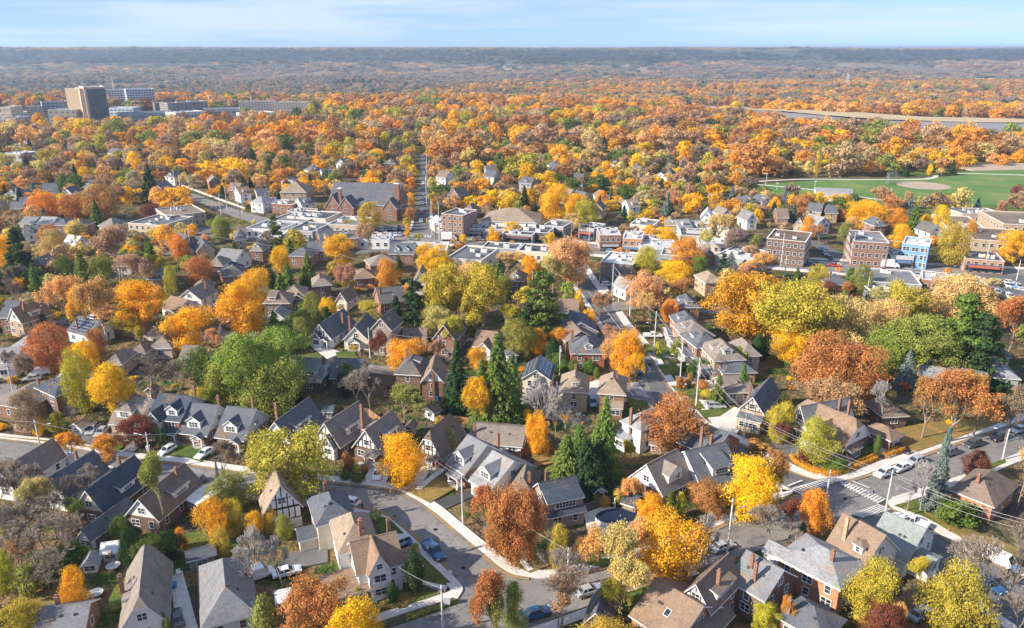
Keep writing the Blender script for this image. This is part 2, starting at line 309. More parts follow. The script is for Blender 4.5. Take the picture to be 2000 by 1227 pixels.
def strip(name, pts, w, mat, z=None, h=0.0, side=0, n=5):  # band of width w (m) along a line; side +1/-1 puts it left/right of the line
    z = nz_() if z is None else z
    C = smooth([G(*p).xy[:] for p in pts], n); b = MB(); L = []
    for i, p in enumerate(C):
        d = (C[min(i + 1, len(C) - 1)] - C[max(i - 1, 0)]).normalized(); q = Vector((-d.y, d.x, 0)); o = q * (side * w / 2); L.append((p + o + q * w / 2, p + o - q * w / 2))
    for (a0, b0), (a1, b1) in zip(L, L[1:]):
        v = lambda q, zz: (q.x, q.y, zz)
        b.face([v(b0, z + h), v(b1, z + h), v(a1, z + h), v(a0, z + h)])
        if h: b.face([v(a0, -.05), v(a0, z + h), v(a1, z + h), v(a1, -.05)]); b.face([v(b0, -.05), v(b1, -.05), v(b1, z + h), v(b0, z + h)])
    return struct(b.obj(name, mat))
ribbon('main_street', [(1060, 450), (1118, 549), (1144, 584), (1180, 640), (1210, 685), (1236, 720), (1275, 778), (1320, 830), (1400, 880), (1525, 945), (1620, 997), (1700, 1042), (1800, 1100), (1900, 1165), (2030, 1250)],
       [(1085, 450), (1142, 528), (1162, 560), (1187, 590), (1219, 635), (1250, 670), (1271, 697), (1298, 741), (1326, 778), (1365, 828), (1430, 858), (1490, 889), (1546, 921), (1612, 943), (1735, 990), (1790, 1017), (1880, 1070), (2030, 1142)], 'asphalt_dark')
ribbon('cross_street', [(2040, 808), (1920, 848), (1850, 872), (1790, 893), (1700, 925), (1651, 941), (1543, 971), (1460, 1000), (1400, 1030), (1300, 1072), (1200, 1102), (1090, 1128), (1035, 1131), (906, 1150), (870, 1188), (740, 1235)],
       [(2040, 868), (1958, 898), (1880, 929), (1771, 964), (1737, 978), (1657, 1010), (1560, 1050), (1450, 1085), (1350, 1116), (1230, 1155), (1150, 1183), (1090, 1205), (1000, 1242), (900, 1275), (800, 1310)], 'asphalt')
ribbon('curved_street', [(-40, 853), (120, 872), (237, 893), (350, 905), (490, 925), (659, 943), (755, 955), (800, 970), (830, 987), (897, 1042), (939, 1077), (990, 1118), (1035, 1129)],
       [(-40, 900), (100, 915), (265, 937), (412, 955), (560, 972), (660, 985), (712, 997), (750, 1007), (785, 1032), (832, 1075), (864, 1107), (888, 1129), (906, 1152)], 'asphalt')
ribbon('shopping_street', [(330, 362), (400, 386), (480, 415), (600, 440), (760, 452), (850, 455), (950, 462), (1090, 472), (1180, 480), (1330, 492), (1480, 502), (1650, 512), (1900, 523), (2040, 530)],
       [(330, 374), (380, 392), (470, 428), (600, 456), (760, 472), (850, 475), (950, 481), (1090, 489), (1180, 498), (1330, 508), (1480, 519), (1650, 533), (1900, 548), (2040, 570)], 'asphalt')
ribbon('far_street', [(822, 300), (817, 370), (809, 440), (802, 456)], [(829, 300), (834, 370), (842, 440), (850, 456)], 'asphalt_dark')
ribbon('side_street', [(1262, 738), (1232, 748), (1180, 752), (1060, 752)], [(1280, 792), (1240, 778), (1180, 778), (1060, 780)], 'asphalt')
ribbon('middle_street', [(330, 668), (480, 690), (620, 706), (760, 716), (1000, 745)], [(330, 682), (480, 704), (620, 722), (760, 733), (1000, 765)], 'asphalt')
ribbon('back_street', [(60, 612), (200, 630), (330, 652), (500, 640)], [(60, 624), (200, 645), (330, 668), (500, 656)], 'asphalt')
ribbon('apartment_street', [(1572, 470), (1600, 488), (1620, 512)], [(1592, 470), (1632, 488), (1672, 514)], 'asphalt_dark')
ribbon('cottage_street', [(1190, 590), (1300, 590), (1480, 610), (1650, 640)], [(1198, 608), (1300, 604), (1480, 624), (1650, 654)], 'asphalt')
ribbon('west_street', [(-30, 700), (30, 745), (20, 800)], [(-30, 760), (-10, 780), (-20, 830)], 'asphalt')
# parking lots
for q in ([(350, 442), (520, 447), (560, 470), (330, 470)], [(720, 440), (800, 440), (800, 458), (715, 462)], [(600, 470), (860, 478), (850, 500), (600, 492)], [(850, 452), (1010, 455), (1010, 470), (850, 468)],
          [(1170, 535), (1290, 535), (1290, 565), (1180, 565)], [(1900, 535), (2050, 540), (2050, 620), (1900, 590)], [(520, 385), (620, 385), (620, 402), (520, 400)], [(300, 470), (340, 470), (350, 500), (300, 500)], [(1500, 470), (1560, 470), (1570, 500), (1480, 500)],
          [(1330, 500), (1500, 505), (1490, 530), (1330, 525)]):
    sheet('parking_lot', q, 'asphalt_dark')
# pavements: white concrete beside the kerbs
SW = .13
strip('pavement', [(1085, 440), (1142, 528), (1162, 560), (1187, 588)], 2.4, 'concrete', h=SW, side=1)
strip('pavement', [(1202, 610), (1219, 635), (1250, 670), (1271, 697), (1298, 741), (1326, 778), (1365, 828), (1430, 858), (1490, 889), (1546, 921), (1610, 941), (1650, 940), (1700, 925), (1790, 893), (1850, 872), (1920, 848), (2040, 808)], 2.3, 'concrete', h=SW, side=1)
strip('pavement', [(1244, 734), (1228, 742), (1180, 749), (1140, 748)], 2.2, 'concrete', h=SW, side=-1)
strip('pavement', [(1118, 549), (1144, 584), (1180, 640), (1210, 685), (1236, 720), (1244, 734)], 1.6, 'concrete', h=SW, side=-1)
strip('pavement', [(1180, 780), (1240, 780), (1275, 795), (1320, 834), (1400, 884), (1525, 947), (1543, 968), (1460, 1000), (1400, 1030), (1300, 1072), (1200, 1102), (1090, 1128), (1035, 1129), (990, 1117), (939, 1077), (897, 1042), (847, 1000), (800, 970), (755, 955), (659, 943), (490, 925), (350, 905), (237, 893), (120, 872), (-40, 853)], 1.9, 'concrete', h=SW, side=-1)
strip('pavement', [(2040, 868), (1958, 898), (1880, 929), (1771, 964), (1740, 976), (1738, 988), (1790, 1017), (1880, 1070), (2030, 1142)], 2.2, 'concrete', h=SW, side=1)
strip('pavement', [(265, 938), (412, 956), (560, 973), (660, 986), (712, 998), (750, 1008), (785, 1033), (832, 1076), (864, 1108), (890, 1132), (904, 1152), (893, 1172)], 1.9, 'concrete', h=SW, side=-1)
strip('pavement', [(882, 1163), (800, 1188), (720, 1215), (660, 1240)], 1.6, 'concrete', h=.06)
strip('pavement', [(1360, 1116), (1290, 1140), (1230, 1165), (1150, 1196), (1080, 1222), (1000, 1250)], 1.7, 'concrete', h=.06)
strip('pavement', [(1657, 1011), (1720, 1054), (1800, 1103), (1900, 1168), (2030, 1255)], 1.9, 'concrete', h=SW, side=-1)
strip('pavement', [(852, 455), (950, 461), (1090, 471), (1180, 479), (1330, 491), (1480, 501), (1650, 511), (1900, 522), (2040, 529)], 3, 'concrete', h=SW, side=1)
strip('pavement', [(760, 473), (850, 476), (950, 482), (1090, 490), (1180, 499), (1330, 509), (1480, 520), (1650, 534), (1900, 549), (2040, 571)], 3, 'concrete', h=SW, side=-1)
strip('pavement', [(852, 452), (843, 440), (838, 415)], 1.6, 'concrete', h=SW, side=-1); strip('pavement', [(802, 452), (807, 440), (811, 415)], 1.6, 'concrete', h=SW, side=1)
strip('pavement', [(476, 408), (420, 388), (352, 362)], 1.6, 'concrete', h=SW, side=-1)
sheet('corner_pavement', [(1736, 980), (1744, 972), (1790, 985), (1772, 1002), (1755, 1000), (1740, 992)], 'concrete', thick=.1)
t = NT('kerb_leaves'); p = t.pos(); t.bsdf(t.mix(t.math('MULTIPLY', t.ramp(t.noise(3.4, 3, .9, p), [(.45, grey(0)), (.52, grey(1))]), t.ramp(t.noise(.2, 3, .7, p), [(.38, grey(0)), (.5, grey(1))])), (.17, .165, .16), t.ramp(t.noise(7, 2, .9, p), [(.3, (.28, .15, .05)), (.7, (.5, .3, .09))])), .95)
for l, sd in (([(35 + 1000, 1129), (990, 1118), (939, 1077), (897, 1042), (847, 1000), (800, 970), (755, 955), (659, 943), (490, 925), (350, 905), (237, 893), (120, 872), (-40, 853)], 1), ([(265, 937), (412, 955), (560, 972), (660, 985), (712, 997), (750, 1007), (785, 1032), (832, 1075), (864, 1107), (888, 1129)], 1), ([(1219, 635), (1250, 670), (1271, 697), (1298, 741), (1326, 778), (1365, 828), (1430, 858), (1490, 889), (1546, 921), (1612, 942)], -1),
              ([(2040, 868), (1958, 898), (1880, 929), (1771, 964)], 1), ([(1651, 941), (1700, 925), (1790, 893), (1850, 872), (1920, 848), (2040, 808)], -1), ([(1543, 970), (1460, 1000), (1400, 1030), (1300, 1072), (1200, 1102), (1090, 1128)], 1), ([(1740, 992), (1790, 1017), (1880, 1070), (2030, 1142)], -1)):
    strip('kerb_leaf_drift', l, .8, 'kerb_leaves', side=sd, z=LAY[0] + .012)
for x, y in ((770, 1010), (850, 1035), (905, 1110), (1500, 925), (1650, 975), (560, 955), (300, 915), (1300, 770), (1250, 700), (1850, 900), (1150, 1150)):
    c_ = G(x, y); b = MB(); b.face([(c_.x + .38 * math.cos(a * .52), c_.y + .38 * math.sin(a * .52), .11) for a in range(12)]); struct(b.obj('manhole_cover', 'rubber'))
# driveways, patios, paths
for q in ([(490, 905), (560, 850), (612, 858), (545, 925)], [(412, 862), (428, 868), (375, 896), (350, 892)], [(350, 880), (372, 862), (350, 858), (305, 890)], [(232, 888), (262, 860), (285, 865), (250, 892)]):
    sheet('driveway', q, 'asphalt')
for q in ([(708, 945), (722, 915), (745, 900), (770, 905), (750, 952)], [(790, 953), (812, 925), (838, 900), (850, 905), (815, 960)], [(640, 702), (610, 680), (622, 672), (668, 690)], [(1300, 712), (1345, 712), (1350, 722), (1308, 722)], [(1370, 800), (1420, 790), (1470, 810), (1435, 852), (1400, 840)],
          [(1318, 735), (1390, 745), (1400, 765), (1332, 760)], [(1700, 885), (1735, 862), (1770, 868), (1745, 895)], [(690, 940), (700, 905), (712, 905), (703, 945)], [(1150, 745), (1172, 740), (1170, 790), (1148, 790)], [(745, 1035), (775, 1040), (800, 1062), (765, 1055)], [(1345, 780), (1392, 785), (1398, 800), (1362, 800)], [(1162, 555), (1185, 560), (1190, 570), (1170, 572)]):
    sheet('driveway', q, 'concrete')
sheet('driveway', [(835, 985), (900, 965), (940, 950), (950, 960), (862, 1000)], 'asphalt_new'); sheet('driveway', [(330, 1095), (352, 1100), (390, 1240), (345, 1240)], 'concrete'); sheet('driveway', [(1260, 680), (1330, 690), (1340, 702), (1275, 700)], 'asphalt')
sheet('driveway', [(1510, 850), (1560, 880), (1600, 892), (1500, 895)], 'asphalt_dark'); sheet('driveway', [(155, 845), (195, 832), (225, 850), (205, 882), (165, 870)], 'asphalt_dark'); sheet('driveway', [(560, 1085), (640, 1060), (640, 1100), (540, 1120)], 'asphalt_dark'); sheet('patio', [(1140, 1005), (1180, 990), (1255, 1005), (1245, 1045), (1150, 1050)], 'concrete')
for q in ([(1255, 672), (1330, 678), (1335, 690), (1262, 690)], [(1283, 715), (1320, 712), (1335, 730), (1298, 735)], [(1310, 755), (1370, 755), (1385, 772), (1330, 775)], [(1336, 780), (1362, 780), (1378, 800), (1353, 800)], [(1362, 803), (1420, 800), (1415, 790), (1435, 795), (1405, 815), (1375, 818)], [(1222, 778), (1262, 785), (1275, 805), (1230, 800)], [(215, 868), (240, 855), (240, 876), (225, 884)], [(310, 890), (350, 893), (372, 898), (395, 905), (420, 878), (380, 870), (330, 872)],
          [(492, 915), (545, 890), (560, 905), (545, 922)], [(735, 1010), (760, 1015), (790, 1045), (742, 1045)], [(800, 1065), (880, 1140), (800, 1160), (770, 1120)], [(735, 1175), (800, 1150), (868, 1160), (800, 1182), (760, 1190)], [(870, 1180), (895, 1172), (893, 1180), (800, 1212), (790, 1205)], [(570, 700), (620, 690), (635, 702), (600, 712)], [(655, 690), (690, 688), (700, 702), (665, 706)], [(1545, 870), (1620, 925), (1640, 920), (1700, 900), (1720, 880), (1640, 860)],
          [(1745, 990), (1800, 975), (1880, 1010), (1900, 1060), (1800, 1010)], [(1885, 928), (1960, 898), (1965, 905), (1890, 940)], [(1100, 1100), (1180, 1110), (1240, 1095), (1000, 1090)], [(1150, 1190), (1250, 1150), (1290, 1140), (1300, 1160), (1230, 1200)], [(1140, 975), (1180, 960), (1200, 985), (1150, 995)], [(250, 1100), (400, 1060), (440, 1075), (330, 1130), (300, 1180), (200, 1200)], [(320, 1050), (400, 1040), (420, 1060), (350, 1070)]):
    sheet('lawn', q, 'lawn')
for q in ([(40, 1155), (130, 1130), (190, 1170), (180, 1240), (20, 1240)], [(1400, 1000), (1500, 985), (1545, 968), (1540, 975), (1440, 1012)], [(1000, 1070), (1060, 1075), (1090, 1100), (1035, 1122), (1000, 1105)], [(790, 960), (860, 935), (900, 950), (840, 985)], [(765, 940), (812, 932), (790, 952)], [(1150, 722), (1235, 722), (1240, 738), (1150, 745)], [(1700, 850), (1800, 830), (1900, 820), (1960, 825), (1790, 885)],
          [(755, 1165), (800, 1160), (830, 1160), (790, 1190), (740, 1190)], [(1040, 880), (1080, 870), (1090, 905), (1045, 915)], [(0, 855), (120, 865), (235, 885), (120, 868)], [(1800, 1000), (1900, 1040), (1990, 1075), (1990, 1110), (1890, 1062)]):
    sheet('leaf_litter', q, 'leaf_litter')
strip('garden_path', [(873, 1152), (850, 1148), (820, 1140)], .9, 'concrete', h=.04); strip('garden_path', [(815, 960), (845, 935), (870, 915)], 1.2, 'concrete', h=.04); strip('garden_path', [(1037, 1118), (1022, 1100), (1026, 1080)], 1, 'concrete', h=.04)
# painted markings
def stripes(a, b, c, d, n, fill=.5):                        # n bars between edge a-b and edge c-d
    A, B, C, D = (G(*p) for p in (a, b, c, d)); m = MB(); z = nz_() + .02
    for k in range(n):
        t0 = (k + (1 - fill) / 2) / n; t1 = (k + (1 + fill) / 2) / n
        q = [A.lerp(B, t0), A.lerp(B, t1), C.lerp(D, t1), C.lerp(D, t0)]
        m.face([(p.x, p.y, z) for p in q])
    return struct(m.obj('crosswalk_marking', 'road_paint'))
stripes((1543, 960), (1603, 940), (1566, 971), (1629, 948), 11); stripes((1640, 950), (1714, 988), (1652, 943), (1731, 979), 13)
stripes((1658, 1008), (1716, 988), (1685, 1015), (1740, 999), 11); stripes((1228, 750), (1244, 776), (1246, 750), (1268, 780), 12)
for l in ([(1537, 953), (1566, 942)], [(1663, 943), (1698, 957)], [(1640, 945), (1716, 985)], [(1228, 765), (1238, 777)], [(1729, 1013), (1750, 1005)], [(1548, 958), (1612, 940)]):
    strip('stop_line_marking', l, .3, 'road_paint', z=LAY[0] + .03)
for l in ([(1150, 574), (1180, 605), (1230, 670), (1270, 725)], [(850, 464), (1090, 480), (1480, 511), (1900, 535)]):
    strip('centre_line_marking', l, .18, 'road_paint', z=LAY[0] + .03)
stripes((758, 456), (760, 470), (768, 456), (770, 470), 8); stripes((805, 461), (842, 462), (805, 465), (843, 466), 12)
stripes((1601, 512), (1640, 514), (1605, 518), (1645, 520), 9)
# park
sheet('playing_field', [(1480, 362), (1600, 353), (1760, 350), (1850, 347), (1880, 338), (1940, 333), (2080, 335), (2080, 420), (1940, 412), (1830, 404), (1700, 400), (1560, 385), (1480, 372)], 'field')

cx, cy = G(1803, 364).xy; b = MB(); b.face([(cx + 15 * math.cos(a / 20 * math.pi), cy + 15 * math.sin(a / 20 * math.pi), .06 + LAY[0]) for a in range(40)]); struct(b.obj('infield', 'clay'))
strip('park_path', [(1450, 358), (1560, 352), (1680, 352), (1790, 352), (1825, 348), (1850, 340), (2050, 345)], 3, 'concrete', z=LAY[0] + .05); strip('park_path', [(1480, 362), (1600, 374), (1720, 392), (1830, 395), (1900, 400)], 2.5, 'concrete', z=LAY[0] + .06)
sheet('rough_grass', [(1840, 344), (1900, 336), (1850, 330), (1790, 332), (1760, 345)], 'lawn', z=LAY[0] + .1)
sheet('rough_grass', [(1860, 326), (2050, 318), (2050, 332), (1900, 335)], 'clay', z=LAY[0] + .11)
sheet('forecourt', [(1700, 395), (1900, 400), (2050, 410), (2050, 440), (1840, 430)], 'lawn')
def far_sheet(name, pts, z, mat):
    b = MB(); q = [G(x, y, z) for x, y in pts]; b.face([tuple(p) for p in q]); return struct(b.obj(name, mat))
far_sheet('marsh_water', [(1400, 209), (1560, 222), (1700, 235), (2200, 246), (2200, 268), (1800, 258), (1620, 248), (1560, 236), (1480, 222), (1380, 214)], -3.5, 'marsh_water')
far_sheet('reed_marsh', [(1300, 207), (1480, 210), (1600, 214), (1800, 228), (2200, 236), (2200, 241), (1900, 239), (1720, 233), (1600, 224), (1530, 217), (1400, 212)], -3.0, 'reeds')
# ------------------------------------------------------------------ tree meshes, each 1 high and 1 wide
def npmesh(name, V, Fq, mats):
    me = bpy.data.meshes.new(name); nf = len(Fq); k = Fq.shape[1]
    me.vertices.add(len(V)); me.vertices.foreach_set('co', V.astype(np.float32).ravel())
    me.loops.add(nf * k); me.loops.foreach_set('vertex_index', Fq.astype(np.int32).ravel())
    me.polygons.add(nf); me.polygons.foreach_set('loop_start', np.arange(0, nf * k, k, dtype=np.int32)); me.update(calc_edges=True)
    for m in mats: me.materials.append(MATS[m])
    return me
def quads(C, Nn, size, rs, aspect=1.0, twist=None):         # leaf clumps: bent quads at C facing Nn
    n = len(C); Nn = Nn / (np.linalg.norm(Nn, axis=1, keepdims=True) + 1e-9)
    A = np.cross(Nn, rs.normal(size=(n, 3))) if twist is None else twist; A /= np.linalg.norm(A, axis=1, keepdims=True) + 1e-9
    B = np.cross(Nn, A); s = (size * rs.uniform(.6, 1.35, n))[:, None]; a = A * s * aspect; b = B * s
    V = np.stack([C - a, C - b * rs.uniform(.5, 1, (n, 1)), C + a, C + b * rs.uniform(.5, 1, (n, 1))], 1).reshape(-1, 3)
    return V, np.arange(4 * n).reshape(n, 4)
def crown(name, seed, n, leaf, kind='round', zb=.16, mat='leaf', nl=22, jit=.45):
    rs = np.random.default_rng(seed); L = []; zc = (1 + zb) / 2; hz = (1 - zb) / 2
    while len(L) < nl:
        u = rs.normal(size=3); u /= np.linalg.norm(u); r = rs.uniform(.3, .76)
        if kind == 'round': z = rs.uniform(-1, 1); w = .5 * math.sqrt(max(0, 1 - abs(z) ** 2.6)) * rs.uniform(.35, .8); a = rs.uniform(0, 6.28); q = (w * math.cos(a), w * math.sin(a), zc + z * hz * .8); rad = rs.uniform(.09, .2)
        elif kind == 'oval':
            z = rs.uniform(-1, 1); w = .5 * math.sqrt(max(0, 1 - abs(z) ** 2.2)) * (1 - .25 * z); a = rs.uniform(0, 6.28); q = (w * .6 * math.cos(a), w * .6 * math.sin(a), zc + z * hz * .82); rad = rs.uniform(.12, .2)
        elif kind == 'wide': z = rs.uniform(-1, 1); w = .5 * math.sqrt(max(0, 1 - abs(z) ** 3)) * rs.uniform(.3, .92); a = rs.uniform(0, 6.28); q = (w * math.cos(a), w * math.sin(a), zc + .02 + z * hz * .82 * (1 - .25 * w)); rad = rs.uniform(.07, .17)
        elif kind == 'pine': a = rs.uniform(0, 6.28); z = rs.uniform(zb, .98); w = .47 * (1.02 - z) ** .7 * rs.uniform(.2, 1); q = (w * math.cos(a), w * math.sin(a), z); rad = rs.uniform(.05, .13) * (1.15 - .55 * z)
        else: z = rs.uniform(-1, 1); q = (rs.normal() * .05, rs.normal() * .05, zc + z * hz * .85); rad = .38 * (1 - abs(z) ** 2 * .6) * (1 - .3 * z)
        L.append((*q, rad))
    L = np.array(L); per = n * (L[:, 3] ** 2) / (L[:, 3] ** 2).sum(); Cs, Ns = [], []
    fl = {'pine': .3, 'column': .55}.get(kind, .8)
    for i, (x, y, z, r) in enumerate(L):
        m = int(per[i] * 1.5); u = rs.normal(size=(m, 3)); u /= np.linalg.norm(u, axis=1, keepdims=True); u = u[u[:, 2] > -.7 - .3 * rs.random(len(u))]
        rr = r * np.where(rs.random((len(u), 1)) < .14, rs.uniform(1.1, 1.75, (len(u), 1)), rs.uniform(.68, 1.15, (len(u), 1))) * (1 + .18 * np.sin(u[:, :1] * 9 + i) * np.cos(u[:, 1:2] * 8 - i))
        p = np.array([x, y, z]) + u * rr * [1, 1, fl]
        keep = np.ones(len(p), bool)
        for j, (X, Y, Z, Rr) in enumerate(L):
            if j != i: keep &= ((p - [X, Y, Z]) ** 2 / [1, 1, fl * fl]).sum(1) > (Rr * .62) ** 2
        Cs.append(p[keep]); Ns.append(u[keep] + rs.normal(size=(keep.sum(), 3)) * jit)
    C, Nn = np.concatenate(Cs), np.concatenate(Ns)
    if mat == 'leaf' and kind != 'ball':                     # bulges and gaps, so that no crown is a ball
        a_ = rs.uniform(0, 6.28, 5); th = np.arctan2(C[:, 1], C[:, 0]); f = 1 + .15 * np.sin(2 * th + a_[0] + 4 * C[:, 2]) + .13 * np.sin(4 * th + a_[1] - 7 * C[:, 2]); C[:, :2] *= f[:, None]
        C[:, 2] += .05 * np.sin(3 * th + a_[2]) * np.hypot(C[:, 0], C[:, 1]) * 2
        g = np.sin(C[:, 0] * 17 + a_[2]) * np.sin(C[:, 1] * 16 + a_[3]) * np.sin(C[:, 2] * 15 + a_[4]); k = (g > -.28) | (rs.random(len(C)) < .25); C, Nn = C[k], Nn[k]
    if len(C) > n: k = rs.permutation(len(C))[:n]; C, Nn = C[k], Nn[k]
    C[:, 2] = np.clip(C[:, 2], zb * .6, 1.02)
    V, Q = quads(C, Nn, leaf, rs, 1.5 if kind == 'pine' else 1.0)
    return npmesh(name, V, Q, [mat]), L
def skeleton(seed, levels, spread, up, r0=.022, zb=.2, h=1.0, kids=(3, 4)):
    rr = random.Random(seed); segs = []; tips = []
    def grow(p, d, ln, r, lv):
        q = p
        for k in range(2):
            d2 = (d + Vector((rr.gauss(0, .12), rr.gauss(0, .12), up * .05))).normalized(); n = q + d2 * ln / 2; segs.append((q, n, r * (1 - .2 * k), r * (.8 - .2 * k), lv)); q = n; d = d2
        if lv == 0: tips.append(q); return
        for k in range(rr.randint(*kids)):
            a = rr.uniform(0, 6.28); o = d.orthogonal().normalized(); o = o * math.cos(a) + d.cross(o) * math.sin(a)
            t = spread * rr.uniform(.6, 1.3); nd = (d * math.cos(t) + o * math.sin(t) + Vector((0, 0, up))).normalized()
            grow(q if k else q, nd, ln * rr.uniform(.62, .86), r * .58, lv - 1)
            if k == 0 and lv > 1: tips.append(q)
    grow(Vector((0, 0, 0)), Vector((0, 0, 1)), zb, r0, levels)
    mxz = max(s[1].z for s in segs); mxr = max(max(abs(s[1].x), abs(s[1].y)) for s in segs)
    f = lambda v: Vector((v.x * .5 / mxr, v.y * .5 / mxr, v.z * h / mxz))
    return [(f(a), f(b), r, q, lv) for a, b, r, q, lv in segs], [f(t) for t in tips]
def segmesh(name, segs, mat, minr=0, skip=None, rs=1):
    V, Q = [], []
    for a, b, r0, r1, lv in segs:
        if skip is not None and lv < skip: continue
        n = 6 if lv > 3 else 3; d = (b - a).normalized(); o = d.orthogonal().normalized(); c = d.cross(o); base = len(V)
        for p, r in ((a, max(r0 * rs, minr)), (b, max(r1 * rs, minr))):
            for j in range(n): t = 2 * math.pi * j / n; V.append(p + (o * math.cos(t) + c * math.sin(t)) * r)
        for j in range(n): Q.append((base + j, base + (j + 1) % n, base + n + (j + 1) % n, base + n + j))
    return npmesh(name, np.array([tuple(v) for v in V]), np.array(Q), [mat])
def trunkmesh(name, L, seed, zb, r0=.03):                    # tapered trunk with limbs that reach into the crown's lobes
    rr = random.Random(seed); b = MB(); fork = zb + .16
    b.tube([(0, 0, -.02), (0, 0, .02), (rr.gauss(0, .006), rr.gauss(0, .006), fork * .5), (0, 0, fork)], [r0 * 1.5, r0 * 1.15, r0, r0 * .8], 8)
    for (x, y, z, r) in sorted(L.tolist(), key=lambda q: q[2])[:16]:
        s = (0, 0, fork * rr.uniform(.7, 1.0)); m = (x * .45, y * .45, s[2] + (z - s[2]) * .6)
        b.tube([s, m, (x * .95, y * .95, max(z, s[2] + .02))], [r0 * .55, r0 * .36, r0 * .1], 5)
    return b.mesh(name, ['bark'], True)
def spruce(name, seed, tiers=30, ragged=.15, leaf=.02, power=.9):
    rs = np.random.default_rng(seed); C, Nn, T = [], [], []
    for t in range(tiers):
        z = .05 + .93 * (t / tiers) ** .92; Rr = .5 * (1 - z) ** power + .01; nb = int(7 + 16 * (1 - z))
        for b in range(nb):
            a = rs.uniform(0, 6.28); r = Rr * (1 - ragged + rs.uniform(0, 2 * ragged)); d = np.array([math.cos(a), math.sin(a), 0]); m = max(3, int(11 * r / .5 + 2))
            for k in range(m):
                s = (k + .6) / m; q = d * r * s; zz = z + .012 - .10 * s * s * (1 - z) - .01 + .025 * max(0, s - .8)
                for side in (-1, 1):
                    off = np.array([-d[1], d[0], 0]) * side * rs.uniform(.2, 1) * .035 * (1.2 - .5 * s)
                    C.append(q + off + [0, 0, zz + rs.normal() * .006]); Nn.append(np.array([d[0] * .5, d[1] * .5, .9]) + rs.normal(size=3) * .35); T.append(d + rs.normal(size=3) * .35 + [0, 0, -.35])
    C, Nn, T = map(np.array, (C, Nn, T)); V, Q = quads(C, Nn, leaf, rs, 1.5, T); return npmesh(name, V, Q, ['needle'])
HI = {}
for i in range(4):
    m, L = crown('crown', 10 + i, 21000, .0118, 'round', .03, nl=46); HI['r', i] = (m, trunkmesh('trunk', L, i, .1))
    m, L = crown('crown', 20 + i, 18000, .0118, 'oval', .05, nl=36); HI['o', i] = (m, trunkmesh('trunk', L, i, .1, .024))
    m, L = crown('crown', 30 + i, 25000, .0118, 'wide', .03, nl=52); HI['w', i] = (m, trunkmesh('trunk', L, i, .12))
for i in range(2):
    m, L = crown('crown', 40 + i, 13000, .0165, 'pine', .06, 'needle', 110); HI['p', i] = (m, trunkmesh('trunk', L, i, .1, .022))
    m, L = crown('crown', 50 + i, 5000, .026, 'column', .02, 'needle', 14); HI['k', i] = (m, trunkmesh('trunk', L[:3], i, .02, .03))
    m, L = crown('crown', 60 + i, 3500, .036, 'round', .02, nl=16); HI['u', i] = (m, trunkmesh('trunk', L[:6], i, .03, .02))
    m, L = crown('crown', 63 + i, 4500, .03, 'ball', .0, 'leaf', 9); HI['h', i] = (m, trunkmesh('trunk', L[:3], i, .03, .02))
    HI['c', i] = (spruce('crown', 70 + i, 30 + 3 * i, .14 + .06 * i), trunkmesh('trunk', np.zeros((0, 4)), i, .8, .018))
for i in range(3):
    segs, tips = skeleton(80 + i, 6, .42, .10, .021, .24)
    tw = [s for s in segs if s[4] <= 2]; HI['b', i] = (segmesh('twigs', tw, 'bark', .0026), segmesh('trunk', [s for s in segs if s[4] > 2], 'bark', .004))
    segs, tips = skeleton(90 + i, 5, .46, .08, .02, .26); rs = np.random.default_rng(i)
    T = np.array([tuple(q) for q in tips]); T = np.repeat(T, max(1, 13000 // len(T)), 0); T = T + rs.normal(size=T.shape) * .03
    V, Q = quads(T, rs.normal(size=T.shape) + [0, 0, .5], .0125, rs); HI['s', i] = (npmesh('crown', V, Q, ['leaf']), segmesh('trunk', segs, 'bark', .002))
LO = {}
for i in range(3):
    for k, kd, n, lf, nl in (('r', 'round', 1800, .036, 20), ('o', 'oval', 1500, .036, 20), ('w', 'wide', 2200, .034, 30)):
        m, L = crown('crown', 110 + i * 7 + nl, n, lf, kd, .04, nl=nl, jit=.28); LO[k, i] = (m, trunkmesh('trunk', L[:4], i, .15))
    rs = np.random.default_rng(i + 5); segs, tips = skeleton(190 + i, 4, .46, .08, .02, .26); T = np.array([tuple(q) for q in tips]); T = np.repeat(T, 14, 0) + rs.normal(size=(len(T) * 14, 3)) * .045
    V, Q = quads(T, rs.normal(size=T.shape), .026, rs); LO['s', i] = (npmesh('crown', V, Q, ['leaf']), segmesh('trunk', segs, 'bark', .004))
LO['c', 0] = (spruce('crown', 171, 15, .2, .04), HI['c', 0][1]); LO['c', 1] = (spruce('crown', 172, 17, .14, .04), HI['c', 1][1])
LC = dict(Y=(.86, .55, .03), G=(.86, .47, .04), O=(.78, .37, .06), R=(.52, .25, .09), M=(.25, .09, .06), L=(.54, .44, .07), N=(.14, .20, .045), D=(.05, .09, .035), T=(.54, .40, .23), P=(.52, .33, .19),
          E=(.68, .53, .20), B=(.36, .29, .23), A=(.76, .45, .18), S=(.19, .23, .23), W=(.62, .58, .54), Q=(.68, .33, .045), J=(.31, .33, .08), K=(.33, .23, .16), F=(.30, .335, .075))
LW = dict(Y='bright yellow', G='golden orange', O='orange', R='russet brown', M='dark maroon', L='yellow-green', N='green', D='dark green', T='pale tan', P='pinkish brown', E='pale yellow', B='grey-brown', A='pale orange',
          S='grey-blue', W='whitish', Q='deep orange', J='olive green', K='dull brown', F='fresh green')
